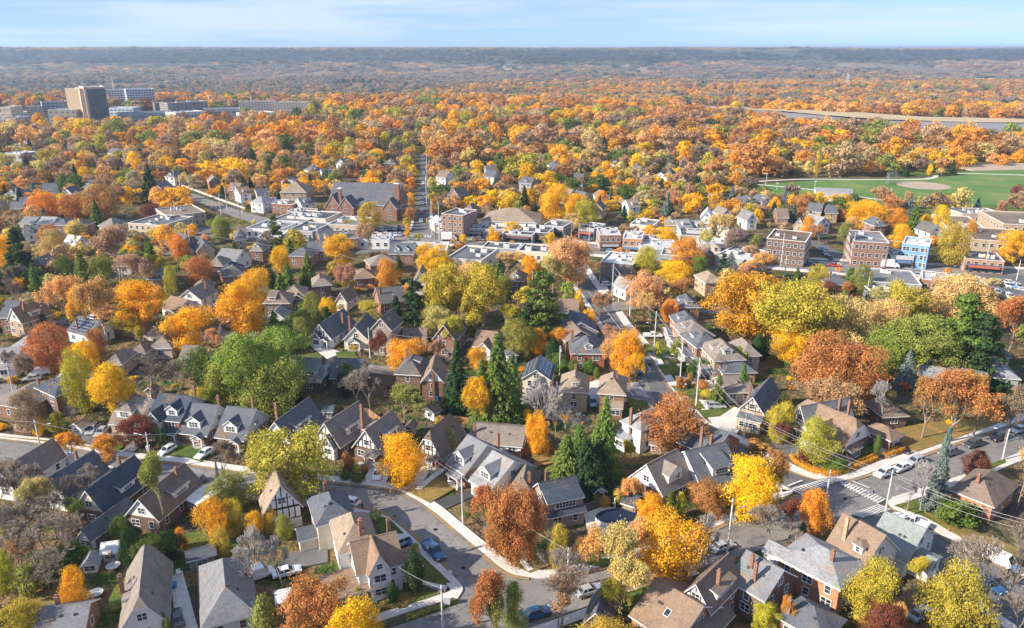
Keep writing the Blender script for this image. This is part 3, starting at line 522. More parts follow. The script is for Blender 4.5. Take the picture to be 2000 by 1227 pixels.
KN = dict(r=('maple_tree', 'round {} maple'), o=('ash_tree', 'upright {} tree'), w=('oak_tree', 'spreading {} tree'), s=('thinning_tree', 'thinly leaved {} tree'), b=('bare_tree', 'bare {} tree'), c=('spruce_tree', '{} spruce'),
          k=('cedar_tree', 'slim {} cedar'), p=('pine_tree', 'ragged {} pine'), u=('shrub', '{} shrub'), h=('clipped_shrub', 'clipped round {} bush'))
def tree(k, col, loc, w, h, lod=0, var=None, label=None, mark=None):
    src = LO if lod and (k, 0) in LO else HI
    nv = len([1 for q in src if q[0] == k]); v = rnd.randrange(nv) if var is None else var % nv; cm, tm = src[k, v]
    nm, ds = KN[k]; cc = LC[col]; f = [rnd.uniform(.9, 1.1) for _ in range(3)]; cc = tuple(min(1, c * g) for c, g in zip(cc, f))
    o = thing(nm, 'shrub' if k in 'uh' else 'tree', ds.format(LW[col]), loc, rnd.uniform(0, 6.28), {'u': 'garden shrubs', 'h': 'garden shrubs'}.get(k, 'street and garden trees'), label, mark, h * .5)
    o.scale = (w, w, h)
    tk = newobj('trunk', tm, o, color=(.42, .39, .36) if col == 'W' else (.13, .10, .08) if k in 'cpk' else (.3, .25, .2))
    cr_ = newobj('crown', cm, o, color=cc if k != 'b' else (.46, .43, .40) if col == 'W' else (.36, .30, .25))
    return o
ALL_T = []                                                   # every tree footprint: x, y, radius
def ptree(cx, top, base, w, k, col, **kw):
    b = G(cx, base); f = P(b)[2]; wm = w * f / F; h = max(1.0, zat(b, top)); ALL_T.append((b.x, b.y, wm / 2))
    return tree(k, col, (b.x, b.y, 0), wm * 1.04, h, **kw)
TREES = '''40 905 1000 80 bB;110 960 1050 90 bB;70 1010 1100 90 bB;20 1000 1090 80 bB;140 1000 1085 70 bB;80 940 1030 70 sE;140 975 1040 60 sJ;35 1060 1130 70 sP;100 1100 1160 70 bB;60 1110 1170 50 uJ;150 1060 1100 40 uN;180 905 985 60 bB;0 930 1010 80 bB;802 405 432 24 rR;800 375 402 24 rG;803 345 370 22 rO;808 322 345 20 rY;850 405 432 26 sR;848 375 402 24 rL;845 345 370 24 rE;840 320 345 22 rR;795 425 444 18 rL;858 384 410 20 cN;970 452 478 14 oG;905 458 474 14 rY;1075 455 480 26 rY;1060 462 486 20 sE;930 464 478 14 sR;715 462 482 22 rY;680 430 452 24 rL;610 440 460 22 rY;585 455 474 16 rG;500 430 450 20 sE;455 446 470 22 rG;12 458 520 50 rY;15 390 465 40 bB;45 445 540 60 pD;110 450 515 48 oE;100 438 480 40 rR;155 432 495 60 sE;150 483 512 32 rG;80 510 606 48 cN;167 486 562 50 cN;135 500 548 36 rN;235 448 565 100 sP;265 500 580 80 sT;215 445 490 55 sA;338 513 578 28 oL;300 500 560 50 sL
390 499 562 56 rR;353 456 510 36 rO;372 441 472 20 oY;434 419 472 46 wJ;475 555 668 85 wG;500 525 605 72 rG;140 540 645 92 sA;215 545 672 90 sA;180 560 660 70 sG;278 553 648 95 wG;250 600 655 60 oL;372 598 686 88 rY;28 540 608 52 bB;105 636 728 86 rR;77 607 648 15 kD;90 611 650 16 kD;60 590 640 40 bS
168 668 812 54 oL;175 668 735 46 oY;228 712 828 84 wG;300 688 778 92 bB;405 678 765 76 rN;550 632 770 112 wF;482 655 806 112 wF;540 690 812 120 oF;505 735 812 90 rJ;450 700 808 94 wF;395 755 812 52 rL;195 640 700 32 rR;275 638 682 32 sL;320 635 692 70 bB;420 644 702 38 sA;440 632 716 26 bW;350 700 775 50 bB;420 760 812 50 rN
62 763 850 62 rK;80 815 852 22 oY;113 808 850 32 uL;140 850 908 58 sO;207 858 928 76 sO;270 815 874 66 wM;311 826 874 9 kN;322 832 872 8 kN;440 866 930 52 sK;427 896 948 14 cS;438 902 942 11 cS;322 896 1042 74 sJ;450 928 990 76 rJ;428 972 1052 70 rG;460 980 1045 52 rL;436 1035 1088 42 rL
12 895 975 60 bB;60 912 1004 84 bB;100 928 1012 80 bB;150 925 1014 70 bB;30 978 1066 92 bB;85 998 1080 92 bB;130 1038 1112 62 bB;50 1038 1124 84 bB;105 1078 1152 72 bB;60 950 1040 60 sE;12 1078 1156 52 rL;118 1080 1120 50 uN;90 1108 1152 36 uN;158 1112 1205 56 rG;50 1176 1255 84 rL;5 1150 1255 26 kD;20 1040 1100 50 sE
262 1036 1112 44 rD;298 1052 1116 62 rN;335 1036 1094 56 rD;240 1010 1060 40 rN;356 1032 1074 24 oO;500 1028 1162 92 bW;552 1040 1152 74 bW;524 1158 1262 46 kJ;325 1194 1242 12 kN;333 1200 1248 12 kN;622 1128 1258 134 wR;697 1176 1295 112 rY;768 1136 1176 22 kD;812 1068 1160 34 kD;698 1148 1182 16 oL;810 1062 1110 24 sL
530 988 1040 34 rG;556 1008 1052 40 rJ;500 1000 1052 34 rG;570 836 972 168 wL;785 848 948 90 rY;875 836 892 42 oJ;725 712 806 92 bK;700 730 800 60 bK;790 760 826 96 sJ;895 660 804 72 cD;932 738 838 56 wG;972 646 832 104 cN;942 698 832 70 cN;1000 688 806 72 cN
680 884 916 24 uR;676 910 926 14 uM;697 908 922 14 hL;711 907 922 15 hR;676 922 936 22 hN;700 925 940 26 hN;875 822 838 7 kN;885 824 840 7 kN;896 824 840 7 kN;990 933 1092 90 oR;950 955 1062 66 sR;1030 965 1100 70 wR;970 980 1085 80 sR;1047 798 890 52 oG;1062 748 884 78 bW;1102 788 872 80 bW;1085 780 860 60 bB;1105 846 956 104 cN;1142 853 960 112 cD;1178 768 932 88 cN;1130 826 920 76 cN;1165 850 950 80 cD
1218 860 908 46 sL;1312 773 884 108 rR;1458 893 1012 104 rY;1500 882 975 62 sR;1380 948 1005 82 wR;1270 968 1046 60 wG;1307 956 1014 15 kN;1328 958 1008 18 kL;1225 935 990 56 sA;1165 966 984 14 hL;1180 970 990 22 hL;1210 955 985 28 uL;1090 1026 1124 36 oL;1150 1030 1112 76 sA;1212 1022 1165 92 sE;1202 1098 1225 100 sE;1302 1006 1146 124 rG;1250 1030 1120 80 sA
1376 1034 1105 44 sP;1382 998 1120 66 bW;1095 1086 1232 124 bK;1090 1120 1225 90 sP;965 1122 1262 88 sR;972 1150 1262 60 sJ;1003 1140 1240 50 oJ;930 1150 1240 34 sR;1195 1138 1228 64 sL;1172 1212 1295 104 rL;1588 820 902 78 rL;1520 786 864 56 rL;1515 828 880 40 sM;1645 798 824 26 uN;1600 653 782 110 rR;1668 672 788 112 rR;1622 742 818 132 sP
1722 746 836 74 bW;1852 736 864 152 sR;1800 746 858 92 sR;1900 738 856 94 sR;1962 756 864 70 sK;1902 883 940 54 oM;1830 834 960 34 pS;1822 890 1002 52 pS;1797 902 1000 62 bW;1770 930 1000 40 bW;1635 896 922 32 hN;1985 866 996 74 sA;1710 846 892 13 kN;1582 958 1046 62 wQ;1500 986 1066 82 bK;1545 1030 1090 66 bK;1565 1018 1060 15 kD;1540 985 1050 60 sM
1866 983 1024 76 uN;1700 1102 1220 104 rL;1852 1106 1245 112 rL;1718 1180 1258 80 rM;1922 1052 1208 136 bB;1965 1020 1190 100 bB;1870 1050 1170 60 bB;1790 1102 1156 62 sL;1492 1178 1235 56 wL;1530 1168 1240 30 sO;1780 1150 1210 50 bK;1975 1150 1260 80 bB;1750 1180 1250 50 sA
540 418 488 42 pN;535 448 504 52 bB;551 480 532 38 rY;603 490 550 38 cN;565 512 568 40 cN;780 494 548 13 kD;530 522 564 20 kD;665 458 524 56 wG;727 438 504 52 sP;724 396 456 48 oL;796 438 464 11 oY;834 476 538 46 rG;858 480 544 50 rY;655 512 544 38 uL;690 518 594 58 sP;757 506 564 50 rO;870 520 642 96 wL;945 520 646 96 wL;920 515 575 80 wA;990 540 620 50 sJ
813 548 652 76 pD;775 578 634 36 pD;612 574 650 42 rJ;641 578 622 30 oY;726 588 624 62 sL;790 664 718 74 rG;740 648 704 46 sM;856 664 714 46 sP;680 712 774 42 rD;935 678 722 40 rG;960 444 476 16 oY;1000 434 464 40 rY;1040 438 457 22 oL;1084 358 442 62 rG;1140 390 444 52 rL;1116 418 464 42 sE;1112 468 556 108 wA;1000 470 492 20 rR;1032 496 548 34 rG;985 494 540 72 sE;1080 500 575 66 sE
1057 530 672 122 pN;1030 590 680 60 pD;1050 644 694 44 rG;1091 638 690 38 rO;985 596 655 52 sL;1165 574 645 50 sP;1130 568 618 22 oY;1222 630 742 56 oG;1195 650 728 50 sA;1240 665 740 44 sG;1180 636 704 42 sP;1240 690 750 40 sG;1262 484 538 52 rL;1338 466 524 64 rO;1315 510 550 72 rY;1366 500 545 34 rN;1255 528 606 82 wA;1270 575 645 52 sA;1336 543 594 62 sR;1308 586 630 38 rO;1455 525 656 152 wQ;1425 490 534 42 cS;1412 495 534 30 pD;1300 444 484 46 rY
1448 708 776 38 cN;1400 728 792 44 cN;1595 513 564 46 oL;1680 518 574 44 rJ;1657 522 570 40 pN;1615 548 578 26 rM;1655 552 594 36 sR;1545 552 690 152 wL;1640 570 690 104 wE;1545 636 704 80 rY;1752 548 640 104 wL;1860 538 640 122 wE;1722 588 664 92 wE;1620 626 672 72 pD;1722 640 730 82 rF;1782 620 736 132 wF;1862 574 735 140 pN;1900 612 748 112 pD;1820 640 742 70 pD;1766 678 758 46 cS;1816 690 740 62 sO;1965 586 700 92 sR;1930 640 730 60 pN
1477 646 706 22 kD;1492 650 704 16 kD;1506 656 704 28 sA;1683 392 444 78 rY;1750 407 448 40 rO;1756 438 484 42 rG;1832 402 458 32 oY;1806 420 455 30 rY;1856 433 520 66 oL;1890 428 484 24 oQ;1977 452 514 62 wG;1660 424 464 44 sA;1576 422 468 32 rO;1646 438 516 36 sJ;1924 498 526 36 rG;1402 418 474 72 sE;1440 448 504 62 sB;1385 452 504 42 sE;1492 496 550 62 sA;1470 480 520 44 sP;1600 440 480 40 sP
88 378 426 62 rO;145 378 428 62 rR;205 362 428 76 rR;297 398 430 44 rM;297 318 394 42 cD;328 304 342 34 rY;255 362 398 42 rY;245 344 372 36 rL;448 308 352 68 wY;58 302 352 26 cD;155 342 382 34 cN;495 288 332 36 cD;560 330 368 40 rR;600 344 380 46 rG;345 368 412 70 wG;943 348 378 36 rG;995 372 414 38 rY;1024 360 414 30 cD;1066 332 378 44 rY;718 346 374 58 rG;868 273 322 72 rR;905 262 306 66 rR;1126 380 428 52 rY;1020 300 350 70 wL
1595 303 346 18 oL;1815 321 344 12 oY;1953 300 324 28 rO;1900 310 324 14 rY;1730 300 340 46 rJ;1750 270 330 60 wQ;1640 275 345 70 rP;1480 278 345 90 rR;1390 250 288 54 rQ;1388 232 262 36 rD;1550 270 300 70 wY;1532 360 396 13 cS;1545 378 402 22 rG;1728 366 386 14 oA;1770 372 410 22 oP;1790 384 410 16 oE;1820 378 402 24 rG;1843 380 404 28 rG;1870 385 410 22 oK;1980 360 408 30 oM;1640 378 414 48 rG;1570 380 420 50 wR;1488 362 388 20 rJ
62 690 760 50 sB;20 680 740 40 bB;150 790 842 40 bK;560 640 690 50 rN;30 520 560 40 sK;200 500 560 50 rJ;310 590 640 50 sG;640 600 655 44 pD;590 620 680 40 rJ;1010 620 700 70 rJ;880 620 690 60 sL;850 600 660 60 wE;1480 560 640 50 rO;1350 700 745 20 uN;1330 735 760 24 uR;1345 728 756 12 kR;1320 660 700 20 uJ;1285 668 696 14 uL;1372 700 730 30 uN;1440 680 720 40 uJ;1460 520 560 50 sP
1420 545 575 20 uL;1760 640 700 60 pN;1560 600 660 60 wL;1830 640 700 60 rJ;1905 560 640 60 wE;1940 590 660 60 sR;1080 660 710 30 kD;1100 700 735 20 kN;1120 700 738 26 kN;1068 695 728 24 hN;1090 690 728 34 hN;1048 700 722 20 hN;1150 700 735 22 kN;1142 712 738 10 kN;1165 716 740 12 kN;1245 700 742 30 sO;1190 640 690 30 sA;1150 600 640 30 oG;860 815 850 20 uL;1570 880 905 26 uM;1480 860 885 40 uR'''
for row in TREES.replace('\n', ';').split(';'):
    a = row.split(); cx, top, base, w = map(float, a[:4]); ptree(cx, top, base, w, a[4][0], a[4][1], lod=0 if base > 500 else 1 if base < 420 else 0)
# ------------------------------------------------------------------ houses
RC = dict(slate=(.115, .125, .145), dark=(.06, .075, .10), grey=(.19, .195, .205), lgrey=(.27, .275, .285), tan=(.30, .235, .175), brown=(.20, .155, .125), rust=(.25, .175, .125), taupe=(.23, .20, .175), white=(.7, .7, .7), char=(.125, .12, .118), sage=(.25, .28, .27))
WC = dict(brick=(.29, .16, .11), red=(.34, .135, .08), brownb=(.19, .125, .095), orangeb=(.47, .235, .13), buff=(.46, .34, .22), white=(.78, .78, .76), cream=(.68, .60, .48), grey=(.36, .37, .38), lgrey=(.55, .55, .54), beige=(.5, .42, .33), blue=(.18, .36, .68), taupe=(.3, .26, .22), pink=(.55, .38, .28), lblue=(.52, .59, .68), rust=(.34, .17, .11), char=(.1, .1, .105))
RW = dict(slate='slate-grey', dark='dark blue', grey='grey', lgrey='light grey', tan='tan', brown='brown', rust='russet', taupe='taupe', white='white', char='charcoal', sage='grey-green')
WW = dict(brick='brick', red='red brick', brownb='brown brick', orangeb='orange brick', buff='buff brick', white='white', cream='cream', grey='grey', lgrey='pale grey', beige='beige', blue='blue', taupe='taupe', pink='pink stone', lblue='pale blue', rust='rust-brown', char='charcoal')
BRICKS = ('brick', 'red', 'brownb', 'orangeb', 'buff')
FOOT = []
def wmat(c): return 'brick' if c in BRICKS else ('siding' if c in ('white', 'lgrey', 'grey', 'lblue', 'blue') else 'stucco')
WIN = {}
def window(parent, x, y, z, out, w, h, split=2, sub=True):   # on a wall: centre (x, y, z), outward angle
    k = (round(w, 2), round(h, 2), split, sub)
    if k not in WIN:
        b = MB(); f = .09
        b.box(-w / 2 - f, -w / 2, -.02, .07, -h / 2 - f, h / 2 + f); b.box(w / 2, w / 2 + f, -.02, .07, -h / 2 - f, h / 2 + f); b.box(-w / 2, w / 2, -.02, .07, h / 2, h / 2 + f); b.box(-w / 2 - .05, w / 2 + .05, -.02, .12, -h / 2 - f, -h / 2)
        for i in range(1, split): xx = -w / 2 + w * i / split; b.box(xx - .045, xx + .045, -.01, .05, -h / 2, h / 2)
        b.box(-w / 2, w / 2, -.01, .045, -.03, .03)
        g = MB(); g.box(-w / 2, w / 2, 0, .025, -h / 2, h / 2)
        if not sub: b.box(-w / 2, w / 2, 0, .025, -h / 2, h / 2, 1)
        WIN[k] = (b.mesh('window', ['trim'] if sub else ['trim', 'glass']), g.mesh('pane', ['glass']))
    o = newobj('window', WIN[k][0], parent, (x, y, z), out - math.pi / 2)
    if sub: newobj('pane', WIN[k][1], o)
    return o
def chimney(root, x, y, z0, z1, col='brick', w=.55):
    b = MB(); b.box(-w / 2, w / 2, -w * .4, w * .4, z0, z1, 0); b.box(-w / 2 - .06, w / 2 + .06, -w * .4 - .06, w * .4 + .06, z1, z1 + .12, 1); b.box(-.16, .16, -.14, .14, z1 + .12, z1 + .42, 1)
    return b.obj('chimney', [wmat(col), 'stucco'], root, (x, y, 0), color=WC[col])
def gable_roof(b, x0, x1, yh, z0, rh, ov=.4, m=0, tm=1, th=.16, clip=0):     # ridge along x, half depth yh
    Y = yh + ov; X0, X1 = x0 - ov, x1 + ov; s = rh / yh; e = z0 - ov * s; r = z0 + rh
    if not clip:
        for sg in (-1, 1):
            q = [(X0, sg * Y, e), (X1, sg * Y, e), (X1, 0, r), (X0, 0, r)]
            if sg > 0: q.reverse()
            b.face([(x, y, z + th) for x, y, z in q], m)
            b.face([(X0, sg * Y, e - .06), (X1, sg * Y, e - .06), (X1, sg * Y, e + th), (X0, sg * Y, e + th)], tm); b.face([(X0, sg * Y, e - .06), (X0, 0, r - .06), (X1, 0, r - .06), (X1, sg * Y, e - .06)], tm)
            for X in (X0, X1): b.face([(X, sg * Y, e - .06), (X, sg * Y, e + th), (X, 0, r + th), (X, 0, r - .06)], tm)
        b.box(X0, X1, -.09, .09, r + th - .03, r + th + .03, m)
    else:                                                                   # clipped (jerkinhead) ends
        c = clip * rh; yc = Y * c / (r - e)
        for sg in (-1, 1):
            b.face([(X0, sg * Y, e + th), (X1, sg * Y, e + th), (X1, sg * yc, r - c + th), (X1 - c * .8, 0, r + th), (X0 + c * .8, 0, r + th), (X0, sg * yc, r - c + th)][::sg * -1 or 1], m)
            b.face([(X0, sg * Y, e - .06), (X1, sg * Y, e - .06), (X1, sg * Y, e + th), (X0, sg * Y, e + th)], tm)
            for X in (X0, X1): b.face([(X, sg * Y, e - .06), (X, sg * Y, e + th), (X, sg * yc, r - c + th), (X, sg * yc, r - c - .06)], tm)
            b.face([(X0, sg * Y, e - .06), (X0, sg * yc, r - c - .06), (X1, sg * yc, r - c - .06), (X1, sg * Y, e - .06)], tm)
        for X, X2 in ((X0, X0 + c * .8), (X1, X1 - c * .8)):
            b.face([(X, -yc, r - c + th), (X, yc, r - c + th), (X2, 0, r + th)], m); b.face([(X, -yc, r - c - .06), (X, yc, r - c - .06), (X, yc, r - c + th), (X, -yc, r - c + th)], tm)
def hip_roof(b, w, d, z0, rh, ov=.45, m=0, tm=1, th=.16, ridge=None):
    X, Y = w / 2 + ov, d / 2 + ov; t = min(X, Y); rx, ry = max(X - t, .15 if X >= Y else .05), max(Y - t, .15 if Y > X else .05)
    if ridge: rx, ry = (ridge / 2, .05) if X >= Y else (.05, ridge / 2)
    if X >= Y: ry = .0
    else: rx = .0
    z, r = z0 + th - .1, z0 + rh; A = [(-X, -Y, z), (X, -Y, z), (X, Y, z), (-X, Y, z)]
    if X >= Y:
        p, q = (-rx, 0, r), (rx, 0, r); b.face([A[0], A[1], q, p], m); b.face([A[2], A[3], p, q], m); b.face([A[1], A[2], q], m); b.face([A[3], A[0], p], m)
    else:
        p, q = (0, -ry, r), (0, ry, r); b.face([A[0], A[1], p], m); b.face([A[2], A[3], q], m); b.face([A[1], A[2], q, p], m); b.face([A[3], A[0], p, q], m)
    lo = [(x, y, z - .22) for x, y, z in A]; b.face(lo[::-1], tm)
    for i in range(4): b.face([lo[i], lo[(i + 1) % 4], A[(i + 1) % 4], A[i]], tm)
def dormer(root, x, y, z, out, slope, w, h, kind, rc, wc, win=2, sub=True):  # sits on a roof slope; (x,y,z) = foot of its face, out = way it faces
    dep = (h + (w * .35 if kind in 'gh' else .2)) / max(slope, .25); dd = h / max(slope, .25); b = MB(); b.box(-w / 2, w / 2, -dd, 0, -.25, h, 0)
    if kind == 'g': b.face([(-w / 2, 0, h), (w / 2, 0, h), (0, 0, h + w * .36)], 0)
    if kind == 't': pass
    o = b.obj('dormer', [wmat(wc), 'trim'], root, (x, y, z), out - math.pi / 2, WC[wc])
    r = MB()
    if kind == 'g':
        rh = w * .36; ov = .25; X = w / 2 + ov; e = h - ov * .72
        for s in (-1, 1):
            r.face([(s * X, ov, e + .1), (s * X, -dep - .3, e + .1), (0, -dep - 1.2, h + rh + .1), (0, ov, h + rh + .1)][::s], 0)
            r.face([(s * X, ov, e - .06), (s * X, ov, e + .1), (0, ov, h + rh + .1), (0, ov, h + rh - .06)], 1); r.face([(s * X, ov, e - .06), (s * X, ov, e + .1), (s * X, -dep - .3, e + .1), (s * X, -dep - .3, e - .06)], 1)
            r.face([(s * X, ov, e - .06), (0, ov, h + rh - .06), (0, -dep, h + rh - .06), (s * X, -dep, e - .06)], 1)
    elif kind == 'h':
        rh = w * .36; ov = .25; X = w / 2 + ov; e = h - .05
        for s in (-1, 1):
            r.face([(s * X, ov, e + .1), (s * X, -dep - .3, e + .1), (0, -dep - 1, e + rh), (0, ov - X * .9, e + rh)][::s], 0); r.face([(s * X, ov, e - .06), (s * X, ov, e + .1), (s * X, -dep - .3, e + .1), (s * X, -dep - .3, e - .06)], 1)
        r.face([(-X, ov, e + .1), (X, ov, e + .1), (0, ov - X * .9, e + rh)], 0); r.face([(-X, ov, e - .06), (X, ov, e - .06), (X, ov, e + .1), (-X, ov, e + .1)], 1); r.face([(-X, ov, e - .06), (-X, -dep, e - .06), (X, -dep, e - .06), (X, ov, e - .06)], 1)
    else:                                                                   # shed roof with a gentle fall
        ov = .3; X = w / 2 + ov; g = min(slope * .45, .32); L_ = (h) / max(slope - g, .12); L_ = min(L_, 5)
        r.face([(-X, ov, h + .1 - ov * g), (X, ov, h + .1 - ov * g), (X, -L_, h + .1 + L_ * g), (-X, -L_, h + .1 + L_ * g)], 0); r.face([(-X, ov, h - .1 - ov * g), (X, ov, h - .1 - ov * g), (X, ov, h + .1 - ov * g), (-X, ov, h + .1 - ov * g)], 1)
        for s in (-1, 1): r.face([(s * X, ov, h - .1 - ov * g), (s * X, ov, h + .1 - ov * g), (s * X, -L_, h + .1 + L_ * g), (s * X, -L_, h - .1 + L_ * g)], 1); b2 = 0
        r.face([(-X, ov, h - .1 - ov * g), (-X, -L_, h - .1 + L_ * g), (X, -L_, h - .1 + L_ * g), (X, ov, h - .1 - ov * g)], 1)
    r.obj('dormer_roof', ['shingle', 'trim'], o, color=RC[rc])
    if win:
        ww = min(.62 * win, w - .45); window(o, 0, 0, h * .5, math.pi / 2, ww, min(1.15, h - .45), win, False).name = 'window'
    return o
def porch(root, x, y, w, dep, rc, wc, kind='s', h=2.5, steps=True):          # on the front wall (facing -y), centre x
    b = MB(); b.box(-w / 2, w / 2, -dep, 0, 0, .55, 1)
    for s in (-1, 1): b.box(s * (w / 2 - .15) - .12, s * (w / 2 - .15) + .12, -dep + .05, -dep + .29, .55, h, 0)
    if steps:
        for k in range(3): b.box(-.6, .6, -dep - .3 * (3 - k), -dep - .3 * (2 - k), 0, .14 + .14 * k, 1)
    b.box(-w / 2, w / 2, -dep, -dep + .15, h - .18, h, 0); o = b.obj('porch', ['trim', 'stucco'], root, (x, y, 0), color=(.42, .38, .34))
    r = MB()
    if kind == 'g':
        for s in (-1, 1):
            X = w / 2 + .2; q = [(s * X, -dep - .3, h), (s * X, .1, h), (0, .1, h + w * .34), (0, -dep - .3, h + w * .34)][::-s]
            r.face([(a, c, d + .12) for a, c, d in q], 0); r.face([(s * X, -dep - .3, h - .06), (s * X, -dep - .3, h + .12), (0, -dep - .3, h + w * .34 + .12), (0, -dep - .3, h + w * .34 - .06)], 1)
        r.face([(-w / 2, -dep, h), (w / 2, -dep, h), (0, -dep, h + w * .31)], 1)
    else:
        X = w / 2 + .25; r.face([(-X, -dep - .3, h + .05), (X, -dep - .3, h + .05), (X, 0, h + .75), (-X, 0, h + .75)], 0); r.face([(-X, -dep - .3, h - .12), (X, -dep - .3, h - .12), (X, -dep - .3, h + .05), (-X, -dep - .3, h + .05)], 1)
        for s in (-1, 1): r.face([(s * X, -dep - .3, h - .1), (s * X, -dep - .3, h + .05), (s * X, 0, h + .75), (s * X, 0, h)], 1)
    r.obj('porch_roof', ['shingle', 'trim'], o, color=RC[rc]); return o
def door(root, x, y, z, out, col=(.25, .08, .05), w=.95):
    b = MB(); b.box(-w / 2 - .1, w / 2 + .1, -.02, .05, 0, 2.15, 1); b.box(-w / 2, w / 2, .05, .08, .05, 2.05, 0); o = b.obj('door', ['paint', 'trim'], root, (x, y, z), out - math.pi / 2, col)
    h = MB(); h.box(w / 2 - .16, w / 2 - .1, .08, .14, 1, 1.12); h.obj('handle', 'chrome', o); return o
def half_timber(root, xh, y, z0, rh, yh, out, n=5):                         # dark boards on a gable, local plane at distance y
    b = MB(); t = .09; H_ = lambda x: rh * (1 - abs(x) / xh)
    b.box(-xh, xh, 0, .05, 0, .16)
    for i in range(1, n + 1):
        x = -xh + 2 * xh * i / (n + 1); b.box(x - t, x + t, 0, .05, .16, max(.2, H_(x) - .1))
    b.box(-xh * .55, xh * .55, 0, .055, rh * .42, rh * .42 + .14)
    return b.obj('half_timbering', 'timber', root, (0, 0, 0), out - math.pi / 2) if False else b
def house(L, Rr, z, dep, roof, rh, rc, wc, gc=None, o='', label=None, desc=None, mark=None, fine=True, cat='house', name='house', base=0):
    """L, Rr: photo points of the two ends of the front eave at height z. roof S: ridge along the front, F: gable to the front, H: hip, J: clipped gable to the front. o: list of extras"""
    gc = gc or wc; a, b_ = G(*L, z), G(*Rr, z); dv = b_ - a; ov = .4; w = max(2, dv.length - 2 * ov); ang = math.atan2(dv.y, dv.x); d = dep
    nv = Vector((-dv.y, dv.x, 0)).normalized(); c = (a + b_) / 2 + nv * (d / 2 + ov); c.z = base
    nst = 2 if z > 4.4 else 1
    desc = desc or f'{RW[rc]}-roofed {WW[wc]} house'
    root = thing(name, cat, desc, c, ang, 'houses of the neighbourhood' if cat == 'house' else None, label, mark, z)
    FOOT.append((c.x, c.y, ang, w / 2 + 1, d / 2 + 1)); X, Y = w / 2, d / 2
    wb = MB(); wb.box(-X, X, -Y, Y, 0, z, 0)
    if roof in 'S':
        for s in (-1, 1): wb.face([(s * X, -Y, z), (s * X, Y, z), (s * X, 0, z + rh)], 1)
    if roof in 'F':
        for s in (-1, 1): wb.face([(-X, s * Y, z), (X, s * Y, z), (0, s * Y, z + rh)], 1)
    if roof == 'J':
        for s in (-1, 1): wb.face([(-X, s * Y, z), (X, s * Y, z), (X * .32, s * Y, z + rh * .68), (-X * .32, s * Y, z + rh * .68)], 1)
    if roof == 'K':
        for s in (-1, 1): wb.face([(s * X, -Y, z), (s * X, Y, z), (s * X, Y * .32, z + rh * .68), (s * X, -Y * .32, z + rh * .68)], 1)
    wall = wb.obj('wall', [wmat(wc)], root, color=WC[wc])
    if gc != wc and roof in 'SFJK':                                          # gable wall in another material
        wall.data.materials.clear(); gb = MB(); kb = MB()
        for f, m in zip(wb.f, wb.m): (gb if m else kb).face([wb.v[i] for i in f])
        wall.data = kb.mesh('wall', [wmat(wc)])
        for f in gb.f:
            g1 = MB(); pts = [gb.v[i] for i in f]; cx_ = Vector((sum(q[0] for q in pts) / len(pts), sum(q[1] for q in pts) / len(pts), 0)).normalized() * .04
            g1.face([(q[0] + cx_.x, q[1] + cx_.y, q[2]) for q in pts]); g1.face([(q[0] * .98, q[1] * .98, q[2]) for q in pts][::-1]); g1.obj('gable_wall', [wmat(gc)], root, color=WC[gc])
    rb = MB()
    if roof in 'SK': gable_roof(rb, -X, X, Y, z, rh, ov, clip=.32 if roof == 'K' else 0); slope = rh / Y
    elif roof in 'FJ':
        t_ = MB(); gable_roof(t_, -Y, Y, X, z, rh, ov, clip=.32 if roof == 'J' else 0); rb.v = [(-y, x, zz) for x, y, zz in t_.v]; rb.f = t_.f; rb.m = t_.m; slope = rh / X
    elif roof == 'H': hip_roof(rb, w, d, z, rh); slope = rh / min(X + .45, Y + .45)
    else: rb.box(-X - .2, X + .2, -Y - .2, Y + .2, z - .05, z + .22, 0); slope = .01
    # vents on the roof
    rf = rb.obj('roof', ['shingle', 'trim'] if roof != '0' else ['flat_roof'], root, color=RC[rc])
    if fine and roof != '0':
        for k in range(2):
            vb = MB(); vb.box(-.17, .17, -.17, .17, 0, .35); xx, yy = (rnd.uniform(-.6, .6) * X, -Y * .45) if roof in 'SHK' else (-X * .45 * rnd.choice((-1, 1)), rnd.uniform(-.6, .6) * Y)
            zz = z + rh * (1 - (abs(yy) / Y if roof in 'SK' else abs(xx) / X)) if roof != 'H' else z + slope * min(X + .45 - abs(xx), Y + .45 - abs(yy)) - .1
            vb.obj('roof_vent', 'paint', rf, (xx, yy, zz), color=(.08, .08, .085))
    # windows on the walls the street sees
    cam_dir = Vector((-c.x, -c.y)); T_ = o.split() if o else []
    skip = [q[1:] for q in T_ if q[0] == 'x']; has_p = [q for q in T_ if q[0] == 'P']
    for sd, nx, ny, half, off in (('F', 0, -1, X, Y), ('L', -1, 0, Y, X), ('R', 1, 0, Y, X), ('B', 0, 1, X, Y)):
        wn_ = Vector((nx * math.cos(ang) - ny * math.sin(ang), nx * math.sin(ang) + ny * math.cos(ang))); facing = wn_.dot(cam_dir.normalized())
        if sd in skip or facing < (.08 if fine else .3): continue
        out = math.atan2(ny, nx); n = max(1, int(half * 2 / 3.1)) if fine else max(1, min(3, int(half * 2 / 3.4)))
        for st in range(nst):
            zz = (1.75 if nst == 1 or st == 0 else z - 1.25) if z > 2.6 else z * .55
            for i in range(n):
                tt = -half + 2 * half * (i + .5) / n
                if st == 0 and has_p and sd == 'F' and i == n // 2 and n > 1: continue
                ww = (1.5 if (i + st) % 2 == 0 and sd in 'FB' else .85); x, y = (tt, ny * off) if nx == 0 else (nx * off, tt)
                window(root, x, y, zz, out, ww, 1.25 if z > 2.6 else .8, 2 if ww > 1 else 1, fine)
